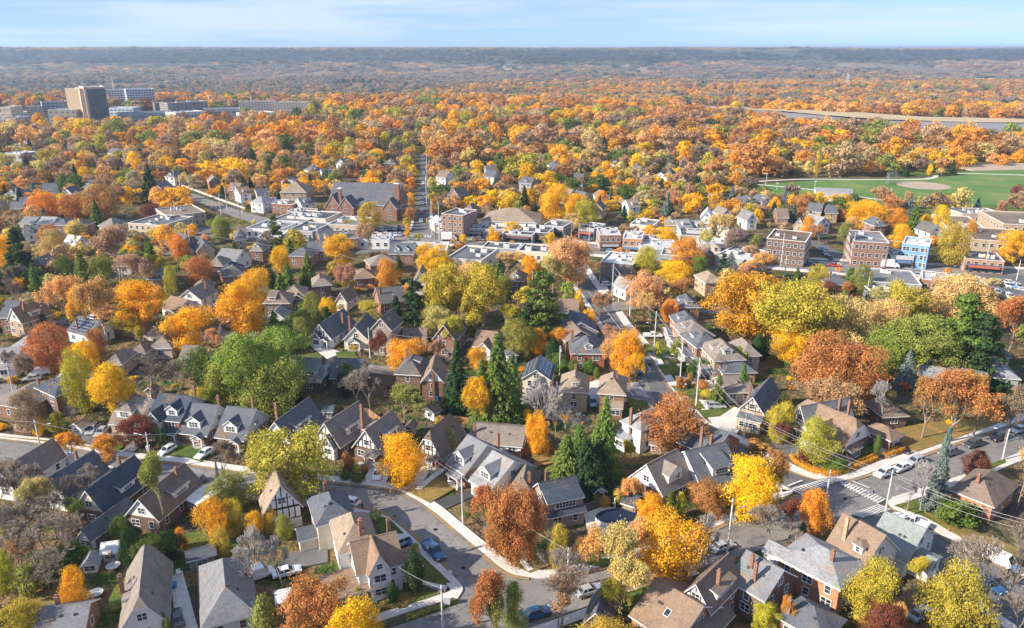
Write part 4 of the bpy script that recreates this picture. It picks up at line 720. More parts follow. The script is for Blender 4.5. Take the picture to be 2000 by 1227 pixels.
        if ((roof in 'FJ' and sd in 'FB') or (roof in 'SK' and sd in 'LR')) and rh > 1.9:
            g = .05 if gc != wc else .01; x, y = (0, ny * (off + g)) if nx == 0 else (nx * (off + g), 0); window(root, x, y, z + rh * .33, out, 1.2, 1.1, 2, fine)
            if 'T' in T_:
                q = half_timber(root, half * .93, 0, 0, rh * .93, 0, out); q.obj('half_timbering', 'timber', root, ((0 if nx == 0 else nx * (off + g)), (ny * (off + g) if nx == 0 else 0), z + .02), out - math.pi / 2)
    for q in T_:
        a_ = q.split(','); k = a_[0]; A = [float(v) for v in a_[1:] if v.replace('.', '').replace('-', '').isdigit()]; sx = [v for v in a_[1:] if not v.replace('.', '').replace('-', '').isdigit()]
        if k[0] == 'D':                                     # D<side><kind>,t,width,height,up   dormer
            sd, kd = k[1], k[2]; t_, dw, dh = A[0], A[1], A[2]; up = A[3] if len(A) > 3 else .18; dc = sx[0] if sx else ('white' if wc in BRICKS else wc)
            nx, ny, out = {'F': (0, -1, -math.pi / 2), 'B': (0, 1, math.pi / 2), 'L': (-1, 0, math.pi), 'R': (1, 0, 0)}[sd]
            off, half = (Y, X) if nx == 0 else (X, Y); ins = off * up if roof != 'H' else min(X, Y) * up
            zz = z + ins * slope + .1; x, y = (t_ * half, ny * (off - ins)) if nx == 0 else (nx * (off - ins), t_ * half)
            dormer(root, x, y, zz, out, slope, dw, dh, kd, rc, dc, max(1, round(dw / 1.1)))
        elif k == 'C': chimney(root, A[0] * X, A[1] * Y, 0 if abs(A[0]) >= 1 or abs(A[1]) >= 1 else z, A[2] if len(A) > 2 else z + rh + .9, sx[0] if sx else 'brick')
        elif k[0] == 'P':                                   # P<kind>,t,width,depth
            porch(root, A[0] * X, -Y, A[1], A[2], rc, wc, k[1]); door(root, A[0] * X, -Y, .55, -math.pi / 2)
        elif k[0] == 'G':                                   # cross gable wing: G<side>,t,width,length,z,rh
            sd = k[1]; t_, gw, gl = A[0], A[1], A[2]; gz = A[3] if len(A) > 3 else z; gr = A[4] if len(A) > 4 else gw * .42; dc = sx[0] if sx else gc
            nx, ny, out = {'F': (0, -1, -math.pi / 2), 'L': (-1, 0, math.pi), 'R': (1, 0, 0), 'B': (0, 1, math.pi / 2)}[sd]; off, half = (Y, X) if nx == 0 else (X, Y); x, y = (t_ * half, ny * off) if nx == 0 else (nx * off, t_ * half)
            gb = MB(); gb.box(-gw / 2, gw / 2, -1, gl, 0, gz); gb.face([(-gw / 2, gl, gz), (gw / 2, gl, gz), (0, gl, gz + gr)]); wg = gb.obj('wing', [wmat(dc)], root, (x, y, 0), out - math.pi / 2, WC[dc])
            t2 = MB(); gable_roof(t2, -min(off, gw / 2 + 2), gl, gw / 2, gz, gr, .3); t3 = MB(); t3.v = [(-yy, xx, zz) for xx, yy, zz in t2.v]; t3.f, t3.m = t2.f, t2.m
            t3.obj('wing_roof', ['shingle', 'trim'], wg, color=RC[rc])
            for st in range(2 if gz > 4.4 else 1): window(wg, 0, gl, 1.8 if st == 0 else gz - 1.2, math.pi / 2, min(1.7, gw - 1), 1.2, 2, False)
            if gr > 1.3: window(wg, 0, gl, gz + gr * .3, math.pi / 2, .8, .8, 1, False)
            if 'T' in T_: hb = half_timber(wg, gw / 2 * .93, 0, 0, gr * .92, 0, 0, 3); hb.obj('half_timbering', 'timber', wg, (0, gl + .01, gz + .02))
        elif k == 'E':                                      # lower extension: E,t,side width, depth, height with flat/shed roof
            gw, gl, gz = A[1], A[2], A[3]; x = A[0] * X; eb = MB(); eb.box(-gw / 2, gw / 2, -gl, .1, 0, gz); ex = eb.obj('extension', [wmat(wc)], root, (x, -Y, 0), color=WC[sx[0] if sx else wc])
            r2 = MB(); r2.face([(-gw / 2 - .2, -gl - .25, gz + .05), (gw / 2 + .2, -gl - .25, gz + .05), (gw / 2 + .2, 0, gz + .8), (-gw / 2 - .2, 0, gz + .8)], 0); r2.face([(-gw / 2 - .2, -gl - .25, gz - .12), (gw / 2 + .2, -gl - .25, gz - .12), (gw / 2 + .2, -gl - .25, gz + .05), (-gw / 2 - .2, -gl - .25, gz + .05)], 1)
            for s in (-1, 1): r2.face([(s * (gw / 2 + .2), -gl - .25, gz - .12), (s * (gw / 2 + .2), -gl - .25, gz + .05), (s * (gw / 2 + .2), 0, gz + .8), (s * (gw / 2 + .2), 0, gz - .1)], 1)
            r2.obj('extension_roof', ['shingle', 'trim'], ex, color=RC[rc]); window(ex, 0, -gl, gz * .58, -math.pi / 2, max(.8, gw - 1.1), 1.1, max(1, int(gw / 1.1)), False)
        elif k == 'V': 
            for vx, vy in ((A[0], A[1]),):
                sb = MB(); sb.box(-.45, .45, -.6, .6, 0, .1, 1); sb.box(-.37, .37, -.52, .52, .1, .12, 0); ob = sb.obj('skylight', ['glass', 'trim'], rf)
                xx, yy = vx * X, vy * Y; zz = z + rh * (1 - (abs(yy) / Y if roof in 'SK' else abs(xx) / X)) + .16; ob.location = (xx, yy, zz)
                ob.rotation_euler = (math.atan(slope) * (1 if yy < 0 else -1), 0, 0) if roof in 'SK' else (0, -math.atan(slope) * (1 if xx > 0 else -1), 0)
                if roof in 'FJ': ob.rotation_euler = (0, math.atan(slope) * (1 if xx > 0 else -1), 0)
        elif k == 'U':                                      # solar panel over one slope: U,x0,x1,y0,y1 (fractions)
            x0, x1, y0, y1 = A[0] * X, A[1] * X, A[2] * Y, A[3] * Y; zf = (lambda x, y: z + rh * (1 - abs(y) / Y) + .3) if roof in 'SK' else (lambda x, y: z + rh * (1 - abs(x) / X) + .3)
            sb = MB(); T4 = [(x0, y0), (x1, y0), (x1, y1), (x0, y1)]; sb.face([(x, y, zf(x, y)) for x, y in T4]); sb.face([(x, y, zf(x, y) - .06) for x, y in T4][::-1])
            for i in range(4): (xa, ya), (xb, yb) = T4[i], T4[(i + 1) % 4]; sb.face([(xa, ya, zf(xa, ya) - .06), (xb, yb, zf(xb, yb) - .06), (xb, yb, zf(xb, yb)), (xa, ya, zf(xa, ya))])
            sb.obj('solar_panel', 'solar', root)
        elif k == 'W':                                      # timber boards on the front wall
            tb = MB(); [tb.box(-X + 2 * X * i / 6 - .09, -X + 2 * X * i / 6 + .09, -.06, 0, z * .45, z) for i in range(7)]; [tb.box(-X, X, -.065, 0, h_, h_ + .18) for h_ in (z * .45, z - .18)]; tb.obj('half_timbering', 'timber', root, (0, -Y - .005, 0))
        elif k == 'A':                                      # garage door on front
            gb = MB(); gb.box(-1.3, 1.3, -.05, .06, 0, 2.2); gb.obj('garage_door', 'paint', root, (A[0] * X, -Y, 0), math.pi, (.25, .28, .32) if 'd' in sx else (.6, .58, .54))
    return root
# rows: Lx Ly Rx Ry eave depth roof rise roofcolour wall gable | extras | label
NEAR = '''-25 787 48 800 3.4 12 H 2.4 taupe brick - | C,.2,.3 | low brick house with a mottled taupe roof, cut by the frame's left edge
66 757 107 776 5.4 9 H 2.6 dark brownb - | | two-storey brown brick house with dark blue hip roof and a white shed against it
210 827 270 833 2.9 9.5 S 4.3 taupe buff lgrey | DFh,-.1,3.7,1.6,.2 Ps,.5,2.6,1.5 C,.9,.4 | taupe-roofed house with wide white dormer, first of four on the curved street
284 817 350 824 5.0 10 S 3.4 dark brick white | GF,-.5,3,1,4.9,2 DFg,.45,2.6,1.5,.15 Ps,.55,2.6,1.7 C,.8,.5 | dark-roofed brick house with white gable behind the maroon tree, second in its row
348 845 404 851 2.9 10 S 4.4 slate brownb lgrey | DFg,-.1,3.1,1.7,.15 Pg,.5,2.2,1.4 C,.6,.5 | slate-roofed cottage with arched white dormer and gabled porch, third of four in its row
417 853 476 861 2.9 10.5 S 4.4 slate brownb lgrey | DFg,-.05,3.1,1.7,.15 Pg,.55,2.2,1.4 C,.2,.6 | slate-roofed cottage beside the long concrete driveway, last of four in its row
508 857 572 869 3.0 12 F 4.4 slate white - | DRs,-.1,5,1.5,.2 C,-1.03,-.1 | grey gabled house with long side dormer behind the big yellow-green tree
608 858 664 873 3.0 11 F 4.4 taupe brownb white | T DRs,0,4.6,1.6,.12 C,.9,.5 GF,.35,3,1.2,2.9,2.4 | half-timbered house with blue-white door, left of the bay-windowed half-timbered house
686 871 744 885 3.1 9.5 F 4.2 taupe brownb white | T DRs,.1,4,1.6,.12 DLs,.1,4,1.6,.12 C,-1.03,-.3 Ps,.5,2.6,1.8 | half-timbered house with bay window and brick porch steps above the garden of red shrubs
807 884 864 897 3.0 10 J 5.0 brown brick white | T Ps,.4,2,1 | steep brown-roofed brick house with half-timbered gable, right of the bright yellow tree
869 904 907 927 3.4 11 S 4.0 grey brick grey | DFg,0,2.8,1.7,.15 C,.9,.6 Ps,.3,3,1.6 | grey-roofed house with hooded dormer at the bend of the curved street
914 937 956 961 3.3 12 S 3.6 lgrey lgrey white | DFg,0,2.8,1.6,.2 | pale grey-roofed house with white gable end, directly left of the large russet oak
912 864 1020 874 2.8 9 S 1.9 taupe white - | C,-.9,-.5 x | low taupe-roofed bungalow with white side behind the orange tree's fenced yard
992 974 1046 978 3.4 9 H 3.0 brown buff - | C,.5,-.5 | small brown hip-roofed house squeezed between the russet oak and the dark blue-roofed house
1070 1012 1147 996 3.0 9 S 4.0 dark taupe - | DFs,0,6.6,1.7,.12,taupe C,-.4,.4 | dark blue-roofed house with wide taupe dormer beside the covered pool
1210 822 1252 843 5.5 8.5 H 2.3 lgrey white - | C,-.05,-1.03,9.2 E,-.5,3,2,2.6 | white two-storey house with mottled grey roof under the russet round maple
1320 862 1392 893 3.4 10 S 3.2 slate red - | C,.35,-1.05,8.6 | slate-roofed red brick house with a stout brick chimney by the main street corner
1225 931 1295 968 3.0 8.5 F 4.4 taupe brownb white | DRg,0,3.9,1.8,.15 E,-.6,2.5,1.5,2.4 | white-gabled house with taupe roof and dormer, left of its slate-roofed twin
1298 893 1370 952 3.0 9 F 4.3 slate white - | DRs,.1,4,1.8,.15 C,-.3,.6 | white-gabled house with slate roof and sloping dormer, beside the golden tree near the crossing
1167 769 1223 773 5.0 9 H 3.0 tan brick - | E,.2,4,2.4,2.6 C,.3,-.2 | tan hip-roofed brick house at the corner of the crosswalk
1092 765 1150 768 4.9 9 H 3.0 tan buff - | DFh,.1,1.8,1.1,.3 C,0,.4 | tan hip-roofed house with one small dormer, left of the brick house at the crosswalk
1017 739 1077 743 5.0 9 F 2.3 dark cream - | U,-.95,-.05,-.95,.95 U,.05,.95,-.95,.95 | cream house whose roof is covered with solar panels
1113 691 1184 692 5.3 10 H 2.9 slate red - | DFg,.05,2,1.3,.2 C,-.9,.2 Ps,0,2.5,1.4 | red brick house with slate hip roof and one central dormer by the birch
1104 668 1166 662 5.0 9 F 2.6 brown brick - | | brown-roofed house with shallow gable, just behind the red brick house with the central dormer
1100 650 1170 648 4.8 8 F 2.7 slate grey - | |
1094 632 1146 634 4.5 8 H 2.4 slate brick - | DFs,0,2.4,1.2 |
1088 610 1130 612 4 8 S 2.8 rust brick - | |
1325 641 1374 640 5.4 10 H 2.8 slate orangeb - | DLh,0,1.8,1.1,.25 GL,-.1,6,2.4,2.6,1,grey |
1339 660 1397 656 5.4 10 H 2.8 taupe orangeb - | DLh,0,1.8,1.1,.25 GL,-.1,6,2.4,2.6,1,grey |
1360 680 1412 675 5.4 10 H 2.8 slate brick - | DLh,0,1.8,1.1,.25 GL,-.1,6,2.4,2.6,1,grey |
1394 706 1458 703 5.3 11 H 3.3 taupe buff - | DFg,-.05,2.3,1.5,.25 DLh,0,1.8,1.1,.25 GL,0,7,2.6,2.6,1,grey | large taupe-roofed house with two pointed dormers across the main street from the birch
1448 697 1488 695 4.5 9 H 2.6 taupe beige - | |
1411 730 1480 728 3.0 9 H 2.6 slate buff - | A,-.4,d GL,0,5,2,2.4,.8 | slate-roofed bungalow with dark garage door in the main-street row
1418 768 1474 765 3.0 8 S 2.4 taupe grey - | |
1441 797 1494 810 4.6 13 F 3.2 slate buff cream | T C,-.7,-.5 E,0,5,1.6,3 | long slate-roofed half-timbered house with stone ground floor facing the main street
1542 814 1576 836 4.6 12 F 3.6 grey white - | T DRs,-.1,3,1.4,.2 C,.5,.5 | half-timbered white house with metal-grey roof behind the yellow-green maple
1650 877 1702 851 3.4 13 J 4.8 rust brownb white | C,1.03,-.2 GL,-.2,7,1.8,3.2,3.6 E,-.4,4,1.2,2.6 | rust-roofed corner house with brick chimney inside the red hedge
1741 863 1769 850 2.6 6 H 1.7 rust brick - | A,0 | small rust-roofed brick garage with a black car beside it
1724 816 1777 813 2.9 8 H 1.6 brown brownb - | C,-.2,0 |
1796 742 1850 749 2.9 8 S 2.2 lgrey brownb - | C,-.4,.2 |
1842 745 1922 762 3.0 9 S 2.6 slate grey - | C,-.2,.3 |
1918 736 1995 742 3.0 10 H 2.6 lgrey grey - | C,.2,-.3 C,.6,.2 |
1924 694 1976 699 2.6 6 H 1.4 slate white - | |
1854 957 1942 992 3.6 11 H 2.9 brown orangeb - | C,-.1,-.6 x | orange brick house with brown hip roof at the right edge, by the birches
1514 1087 1642 1154 5.2 8.5 H 2.4 lgrey orangeb - | C,.4,-.3,brick GL,-.6,3.2,2.6,4.9,1,white | long orange brick house with pale grey hip roof in the lower right corner
1632 1081 1684 1113 5.0 9 S 4.2 rust white - | DFh,.1,1.5,1.3,.25 GL,0,6.5,3,5,4,white C,-1.5,-.5,10,buff | white gabled house with rust-brown roof, right of the long orange brick house
1690 1062 1772 1100 3.2 11 S 3.5 sage white - | GR,-.3,4.5,3,2.6,.7,white | white gabled house with long grey-green roof by the side of the main street
1420 1131 1494 1175 5.0 8 S 3.0 grey brownb - | C,-.4,-.4 C,.1,-.7 | grey-roofed brown brick house, between the half-timbered house and the long orange brick one
1515 1205 1608 1258 3.2 6.2 H 2.2 slate brick - | C,-.75,-.75 | slate hip-roofed house with tall orange chimney on the photo's bottom edge
1321 1162 1390 1198 5.2 9 F 3.2 brown brick white | T C,.6,-.2 DRs,0,5,1.2,.06 GF,.7,4.5,4,2.7,1.4 | half-timbered house with brown roof and low skylit wing on the bottom edge
1227 1201 1322 1264 3.4 11 S 3.2 rust orangeb - | V,.1,-.55 | plain rust-brown roof with one skylight, on the bottom edge left of the half-timbered house
1136 1216 1188 1228 2.8 6 F 2.0 slate brick - | |
228 1237 331 1213 2.9 14 J 4.4 taupe white - | C,-.97,-.1,7.4 DLs,-.1,3,1,.1 | steep taupe-roofed white house with thin brick chimney on the bottom edge, far left
392 1229 504 1200 3.0 14 H 3.2 grey lblue - | C,.9,.2 | wide grey hip-roofed pale blue house on the bottom edge
60 1242 166 1230 3.0 6 S 1.8 grey brick - | C,-.4,.3 |
141 994 206 1004 3.3 12 F 4.0 dark brownb cream | DRs,.1,3.6,1.2,.15 C,-.4,.6 | dark-roofed house with cream gable beside the white garage
241 1006 310 1017 3.2 12 F 3.5 brown brownb white | DRs,.2,4,1.2,.15 C,.2,.5 | brown-roofed brick house with white gable behind the tall thin pine
72 962 128 973 3.2 10 F 3.4 slate white - | DRs,.1,4.5,1.3,.12 C,-.5,.5 |
-18 946 27 953 3.2 12 F 3.2 taupe white - | |
146 1050 177 1056 2.3 10 F 1.5 slate white - | x | long white garage with slate roof behind the dark-roofed house with cream gable
512 1004 592 986 4.4 9 F 4.6 tan white - | T W C,.7,.3 | half-timbered house with leaf-strewn tan roof facing the curved street
616 1030 696 1012 5.2 8.5 H 2.6 slate cream - | C,-.1,.6 GL,-.4,3.4,3,2.6,1,cream | cream two-storey house with slate hip roof beside the clipped hedge
660 1084 742 1066 5.4 9 H 3.0 tan white - | C,.25,-.7,9.6,orangeb |
696 1124 790 1100 5.1 7.5 S 3.0 rust white - | GF,-.1,3.3,1.3,5.4,3,white GR,0,5,3.5,2.7,1.2,white GL,-.5,6,5,2.5,.6,grey C,.9,.6 | white corner house with rust roof and pointed entrance gable
602 657 648 662 3.1 14 F 3.8 slate white - | T C,.9,.1 Pg,.5,2,1.4 GF,-.3,3,1,3,1.8 | long slate-roofed white house with half-timbered bay, leftmost of the middle row
668 663 721 665 3.1 12 F 3.6 slate cream - | Pg,-.1,3.5,1.5 DFg,0,1.6,1 C,-1.02,0 | slate-roofed bungalow with a front gable, beside the three-storey taupe house
723 641 765 645 8.0 7.5 F 3.0 char taupe - | V,.4,-.2 | three-storey taupe house with dark gable roof and skylights
783 673 832 673 3.0 9 S 3.0 brown buff - | GF,-.1,4,1.5,3,1.8 |
843 661 890 665 5.6 10 F 4.0 brown brick - | DFs,0,1.6,1,.05 Ps,.5,2.2,1.5 | brown-gabled tall brick house right of the orange tree in the middle row
920 676 962 681 3.2 9 S 3.0 rust white - | GF,.3,4,1.5,3,2 |
577 741 627 746 3.2 9 S 3.8 grey brownb white | DFs,0,3.4,1.3,.2 C,.8,-.2 |
642 738 700 741 3.6 9 S 3.2 slate brownb beige | DFg,.5,3,1.4,.1 C,.8,.2 |
769 731 822 734 5.6 9 H 3.0 char brownb - | C,-.6,.4 DRs,0,2,1.2,.3 | dark hip-roofed brown brick house beside the bare brown tree
820 746 868 746 5.0 9 F 3.2 rust brick white | C,.1,-1.03,7.6 | rust-roofed brick house with white gable and central chimney, left of the tall spruce
512 593 566 593 5.3 9 H 2.5 brown brownb - | DFs,-.4,2.2,1.2,.2 |
550 578 593 577 5.3 8 H 2.2 tan brownb - | GF,.5,3.5,2,5,1 |
609 560 649 557 5.0 9 H 2.6 taupe brownb - | C,-.1,-.5 |
519 622 556 622 2.8 7 F 2.2 lgrey white - | |
741 593 793 587 4.0 9 S 3.4 char rust - | V,.3,-.5 C,-.8,-.4 |
653 588 678 590 3.4 8 F 2.8 brown cream - | |
722 520 780 514 4 9 H 2.8 taupe brick - | |
758 496 809 497 4.2 9 S 3.0 slate brick - | DFg,-.4,2,1.2 DFg,.4,2,1.2 |
690 545 735 542 3.6 8 H 2.4 rust brick - | |
12 624 42 631 5.0 9 F 3.8 rust buff white | DRs,0,3,1.3,.15 C,.5,-.5 | rust-roofed buff brick house with white gable and long dormer near the left edge
20 678 58 681 4.6 8 H 2.4 lgrey brick - | |
-22 722 30 719 3.0 11 S 3.4 lgrey white - | DFg,.3,2.5,1.4 |
128 646 170 657 3.4 8 S 3.0 slate white - | U,-.8,.8,-.9,-.15 C,-.2,-.8 | white house with solar panels and twin chimneys beside the russet tree
103 746 140 751 2.8 7 S 2.0 lgrey white - | |
200 713 238 713 3.6 8 H 2.2 taupe buff - | |
288 681 336 681 3.2 8 H 2.4 taupe beige - | |
250 691 286 691 3.0 7 H 2.0 brown beige - | |
348 700 380 700 3.0 7 S 2.0 taupe brick - | |
345 583 393 586 4.6 9 F 3.0 taupe white - | C,.6,.3 |
312 601 346 609 3.6 8 S 2.6 rust white - | |
372 568 412 566 4.6 8 H 2.4 brown brick - | DFh,0,1.8,1.1 |
432 541 480 537 4.2 9 H 2.8 char brick - | |
400 520 436 520 4.4 9 H 2.4 taupe brick - | |
989 548 1023 550 4.5 8 H 2.8 brown brick - | DFg,0,2,1.2 |
1325 601 1369 601 4.5 9 H 2.6 slate brick - | DFh,0,2,1.2 DLh,0,1.8,1 |
1377 553 1414 551 5.0 9 H 2.5 tan buff - | |
1222 566 1246 562 4.0 7 F 2.4 lgrey white - | |
1617 557 1665 557 4.0 9 H 2.6 slate brick - | C,-.6,-.3 |
1372 500 1400 500 4 8 F 2.5 brown brick - | |
350 480 386 474 4.4 9 F 3.4 slate buff - | C,.6,.2 |
383 492 420 488 4.4 9 F 3.2 slate buff - | |
460 510 492 498 4.4 9 F 3.0 grey white - | |
378 488 400 480 4.4 9 S 3.4 dark buff - | |
560 500 606 502 4.6 9 H 2.6 slate brick - | |
600 490 640 488 4.6 8 S 2.6 slate beige - | |
425 530 452 532 4 8 H 2.4 dark brick - | |
35 437 64 438 5 9 S 2.2 grey lgrey - | |
68 437 100 438 5 9 S 2.2 lgrey white - | |
100 440 130 441 5 9 H 2.4 slate brick - | |
130 442 160 443 5 9 H 2.4 brown brick - | C,-.6,-.2 |
190 441 222 443 4.5 9 H 3.0 taupe beige - | |
12 408 42 408 5 9 S 2.4 slate brick - | |
'''
KIND_NAME = {2.6: 'garage'}
for row in NEAR.strip().split('\n'):
    a, ex, lab = [q.strip() for q in row.split('|')]; v = a.split(); f = list(map(float, v[:6])); far = f[1] < 620
    nm = 'garage' if 'garage' in lab[:40] and 'house' not in lab[:30] else 'house'
    house((f[0], f[1]), (f[2], f[3]), f[4], f[5], v[6], float(v[7]), v[8], v[9], None if v[10] == '-' else v[10], ex, lab or None, fine=not far, name=nm, cat=nm)
# sheds and little outbuildings
for (L, Rr, z, d, rf, rh, rc, wc, lab) in [((114, 791), (138, 796), 2.3, 2.6, 'S', .7, 'dark', 'white', 'white shed with dark roof against the dark hip-roofed brick house'), ((193, 1083), (231, 1078), 2.0, 2.6, 'S', .9, 'white', 'lgrey', 'weathered pale shed with double doors on the back lawn'),
    ((160, 1107), (184, 1104), 1.7, 2.2, 'J', 1.0, 'lgrey', 'white', 'small white barn-shaped shed with a dark glazed front'), ((133, 832), (157, 838), 2.0, 2.4, 'F', .8, 'tan', 'white', 'tiny tan-roofed shed beside the parked silver cars'), ((363, 1098), (424, 1082), 2.4, 2.6, 'S', .7, 'slate', 'taupe', 'open dark lean-to shelter behind the wide grey hip-roofed house'),
    ((540, 1180), (572, 1173), 2.0, 2.4, 'S', .4, 'white', 'taupe', 'small shed with a leaf-strewn white roof beside the russet oak'), ((628, 805), (648, 805), 2.2, 3, 'S', .7, 'slate', 'white', 'white shed with dark roof behind the half-timbered houses'), ((786, 838), (808, 840), 2.1, 2.5, 'F', .8, 'brown', 'brownb', 'small brown shed behind the bright yellow tree'),
    ((284, 763), (297, 764), 2.0, 2, 'F', .7, 'rust', 'pink', 'tall narrow pink shed with rust roof under the big mossy bare tree'), ((988, 695), (1012, 694), 2.4, 3, 'H', 1.0, 'slate', 'white', 'open garden gazebo with slate roof by the solar-panelled house'), ((1212, 982), (1238, 990), 2.3, 3.4, 'S', 1.0, 'dark', 'lblue', 'blue-grey pool shed with dark roof'), ((1268, 868), (1292, 872), 2.2, 2.6, 'S', .6, 'lgrey', 'taupe', 'small pale-roofed shed below the russet round maple'),
    ((1166, 962), (1180, 960), 2.2, 1.5, 'F', .8, 'dark', 'lblue', 'pale blue playhouse under the big dark spruce'), ((848, 808), (864, 800), 2.2, 3, 'S', .9, 'brown', 'white', 'small brown-roofed outbuilding by the tall spruce')]:
    house(L, Rr, z, d, rf, rh, rc, wc, None, '', lab, name='shed', cat='shed', fine=False)
house((1060, 800), (1100, 803), 2.5, 5, 'H', 1.2, 'tan', 'white', None, '', 'low tan-roofed garage with white-framed windows behind the tan hip-roofed houses', name='garage', cat='garage')
house((1640, 1172), (1730, 1150), 2.4, 8, 'S', 1.4, 'rust', 'brownb', None, '', 'rust-roofed garage between the two yellow-green maples', name='garage', cat='garage')
house((352, 975), (385, 990), 2.6, 8, '0', .3, 'white', 'brownb', None, '', 'flat white-roofed garage behind the tall thin pine', name='garage', cat='garage')
# houses that peek out of the trees further off
PEEK = '''700 388 30 taupe cream;760 320 26 char brick;600 400 24 slate white;1025 357 26 slate grey;1082 372 26 slate buff;1120 384 24 taupe beige;1146 390 24 slate grey;1180 386 26 taupe cream;1090 326 20 slate lgrey;1100 332 18 char brick;960 335 20 char grey;880 396 26 taupe brick;885 380 22 brown brick;912 412 26 brown brick;955 345 20 slate white;1165 408 26 char buff
1240 405 24 taupe white;1290 345 26 slate white;1305 340 18 slate white;1330 350 20 brown beige;1400 390 24 slate beige;1440 398 22 slate white;1470 395 24 char beige;1500 395 24 slate white;1590 412 30 slate buff;1625 416 26 slate buff;1580 430 24 brown white;1560 440 24 taupe buff;1610 438 26 lgrey white;1470 430 22 grey white;1435 445 22 brown beige;1340 445 28 lgrey white;1368 448 26 lgrey white;1310 440 24 taupe buff;1720 442 24 slate brick;1830 455 28 char white
300 365 26 char brick;330 345 20 slate white;420 356 26 taupe brick;455 372 22 rust brick;480 380 24 rust white;500 395 26 lgrey white;520 400 28 white white;515 385 24 slate cream;560 352 26 grey lgrey;620 335 22 slate white;640 340 22 slate white;235 300 22 slate white;215 320 20 grey white;140 285 20 white white;30 280 30 white lgrey;20 380 24 slate lgrey;130 380 26 slate white;95 372 26 slate white;50 400 28 slate white;170 365 20 slate grey;10 330 22 slate brick
740 300 22 brown brick;860 345 20 brown white;665 320 20 grey white;1200 320 20 slate white;1240 330 22 slate beige;1270 360 22 char cream;1130 350 20 slate white;1060 310 20 slate white;1420 420 22 taupe white;1530 425 24 brown brick;1380 425 26 white white;60 460 30 slate white;75 520 30 grey brick;20 545 34 slate brick;240 520 30 char white;300 545 30 slate brick;470 470 26 slate buff;500 490 26 taupe brick;640 470 30 slate brick;820 550 30 rust white;860 440 26 white cream;130 480 26 white white;200 470 26 slate white;10 620 30 slate brick'''
for q in PEEK.replace('\n', ';').split(';'):
    x, y, w, rc, wc = q.split(); x, y, w = float(x), float(y), float(w); r_ = rnd.choice('HSFF' if y < 440 else 'HSF')
    house((x - w / 2, y), (x + w / 2, y + rnd.uniform(-3, 3)), rnd.choice((4.8, 5.2, 3.4)), 9, r_, rnd.uniform(2.4, 3.6), rc, wc, None, rnd.choice(('', 'C,.4,.2', 'DFg,0,2,1.2', 'DFh,0,2,1.1')), fine=False)
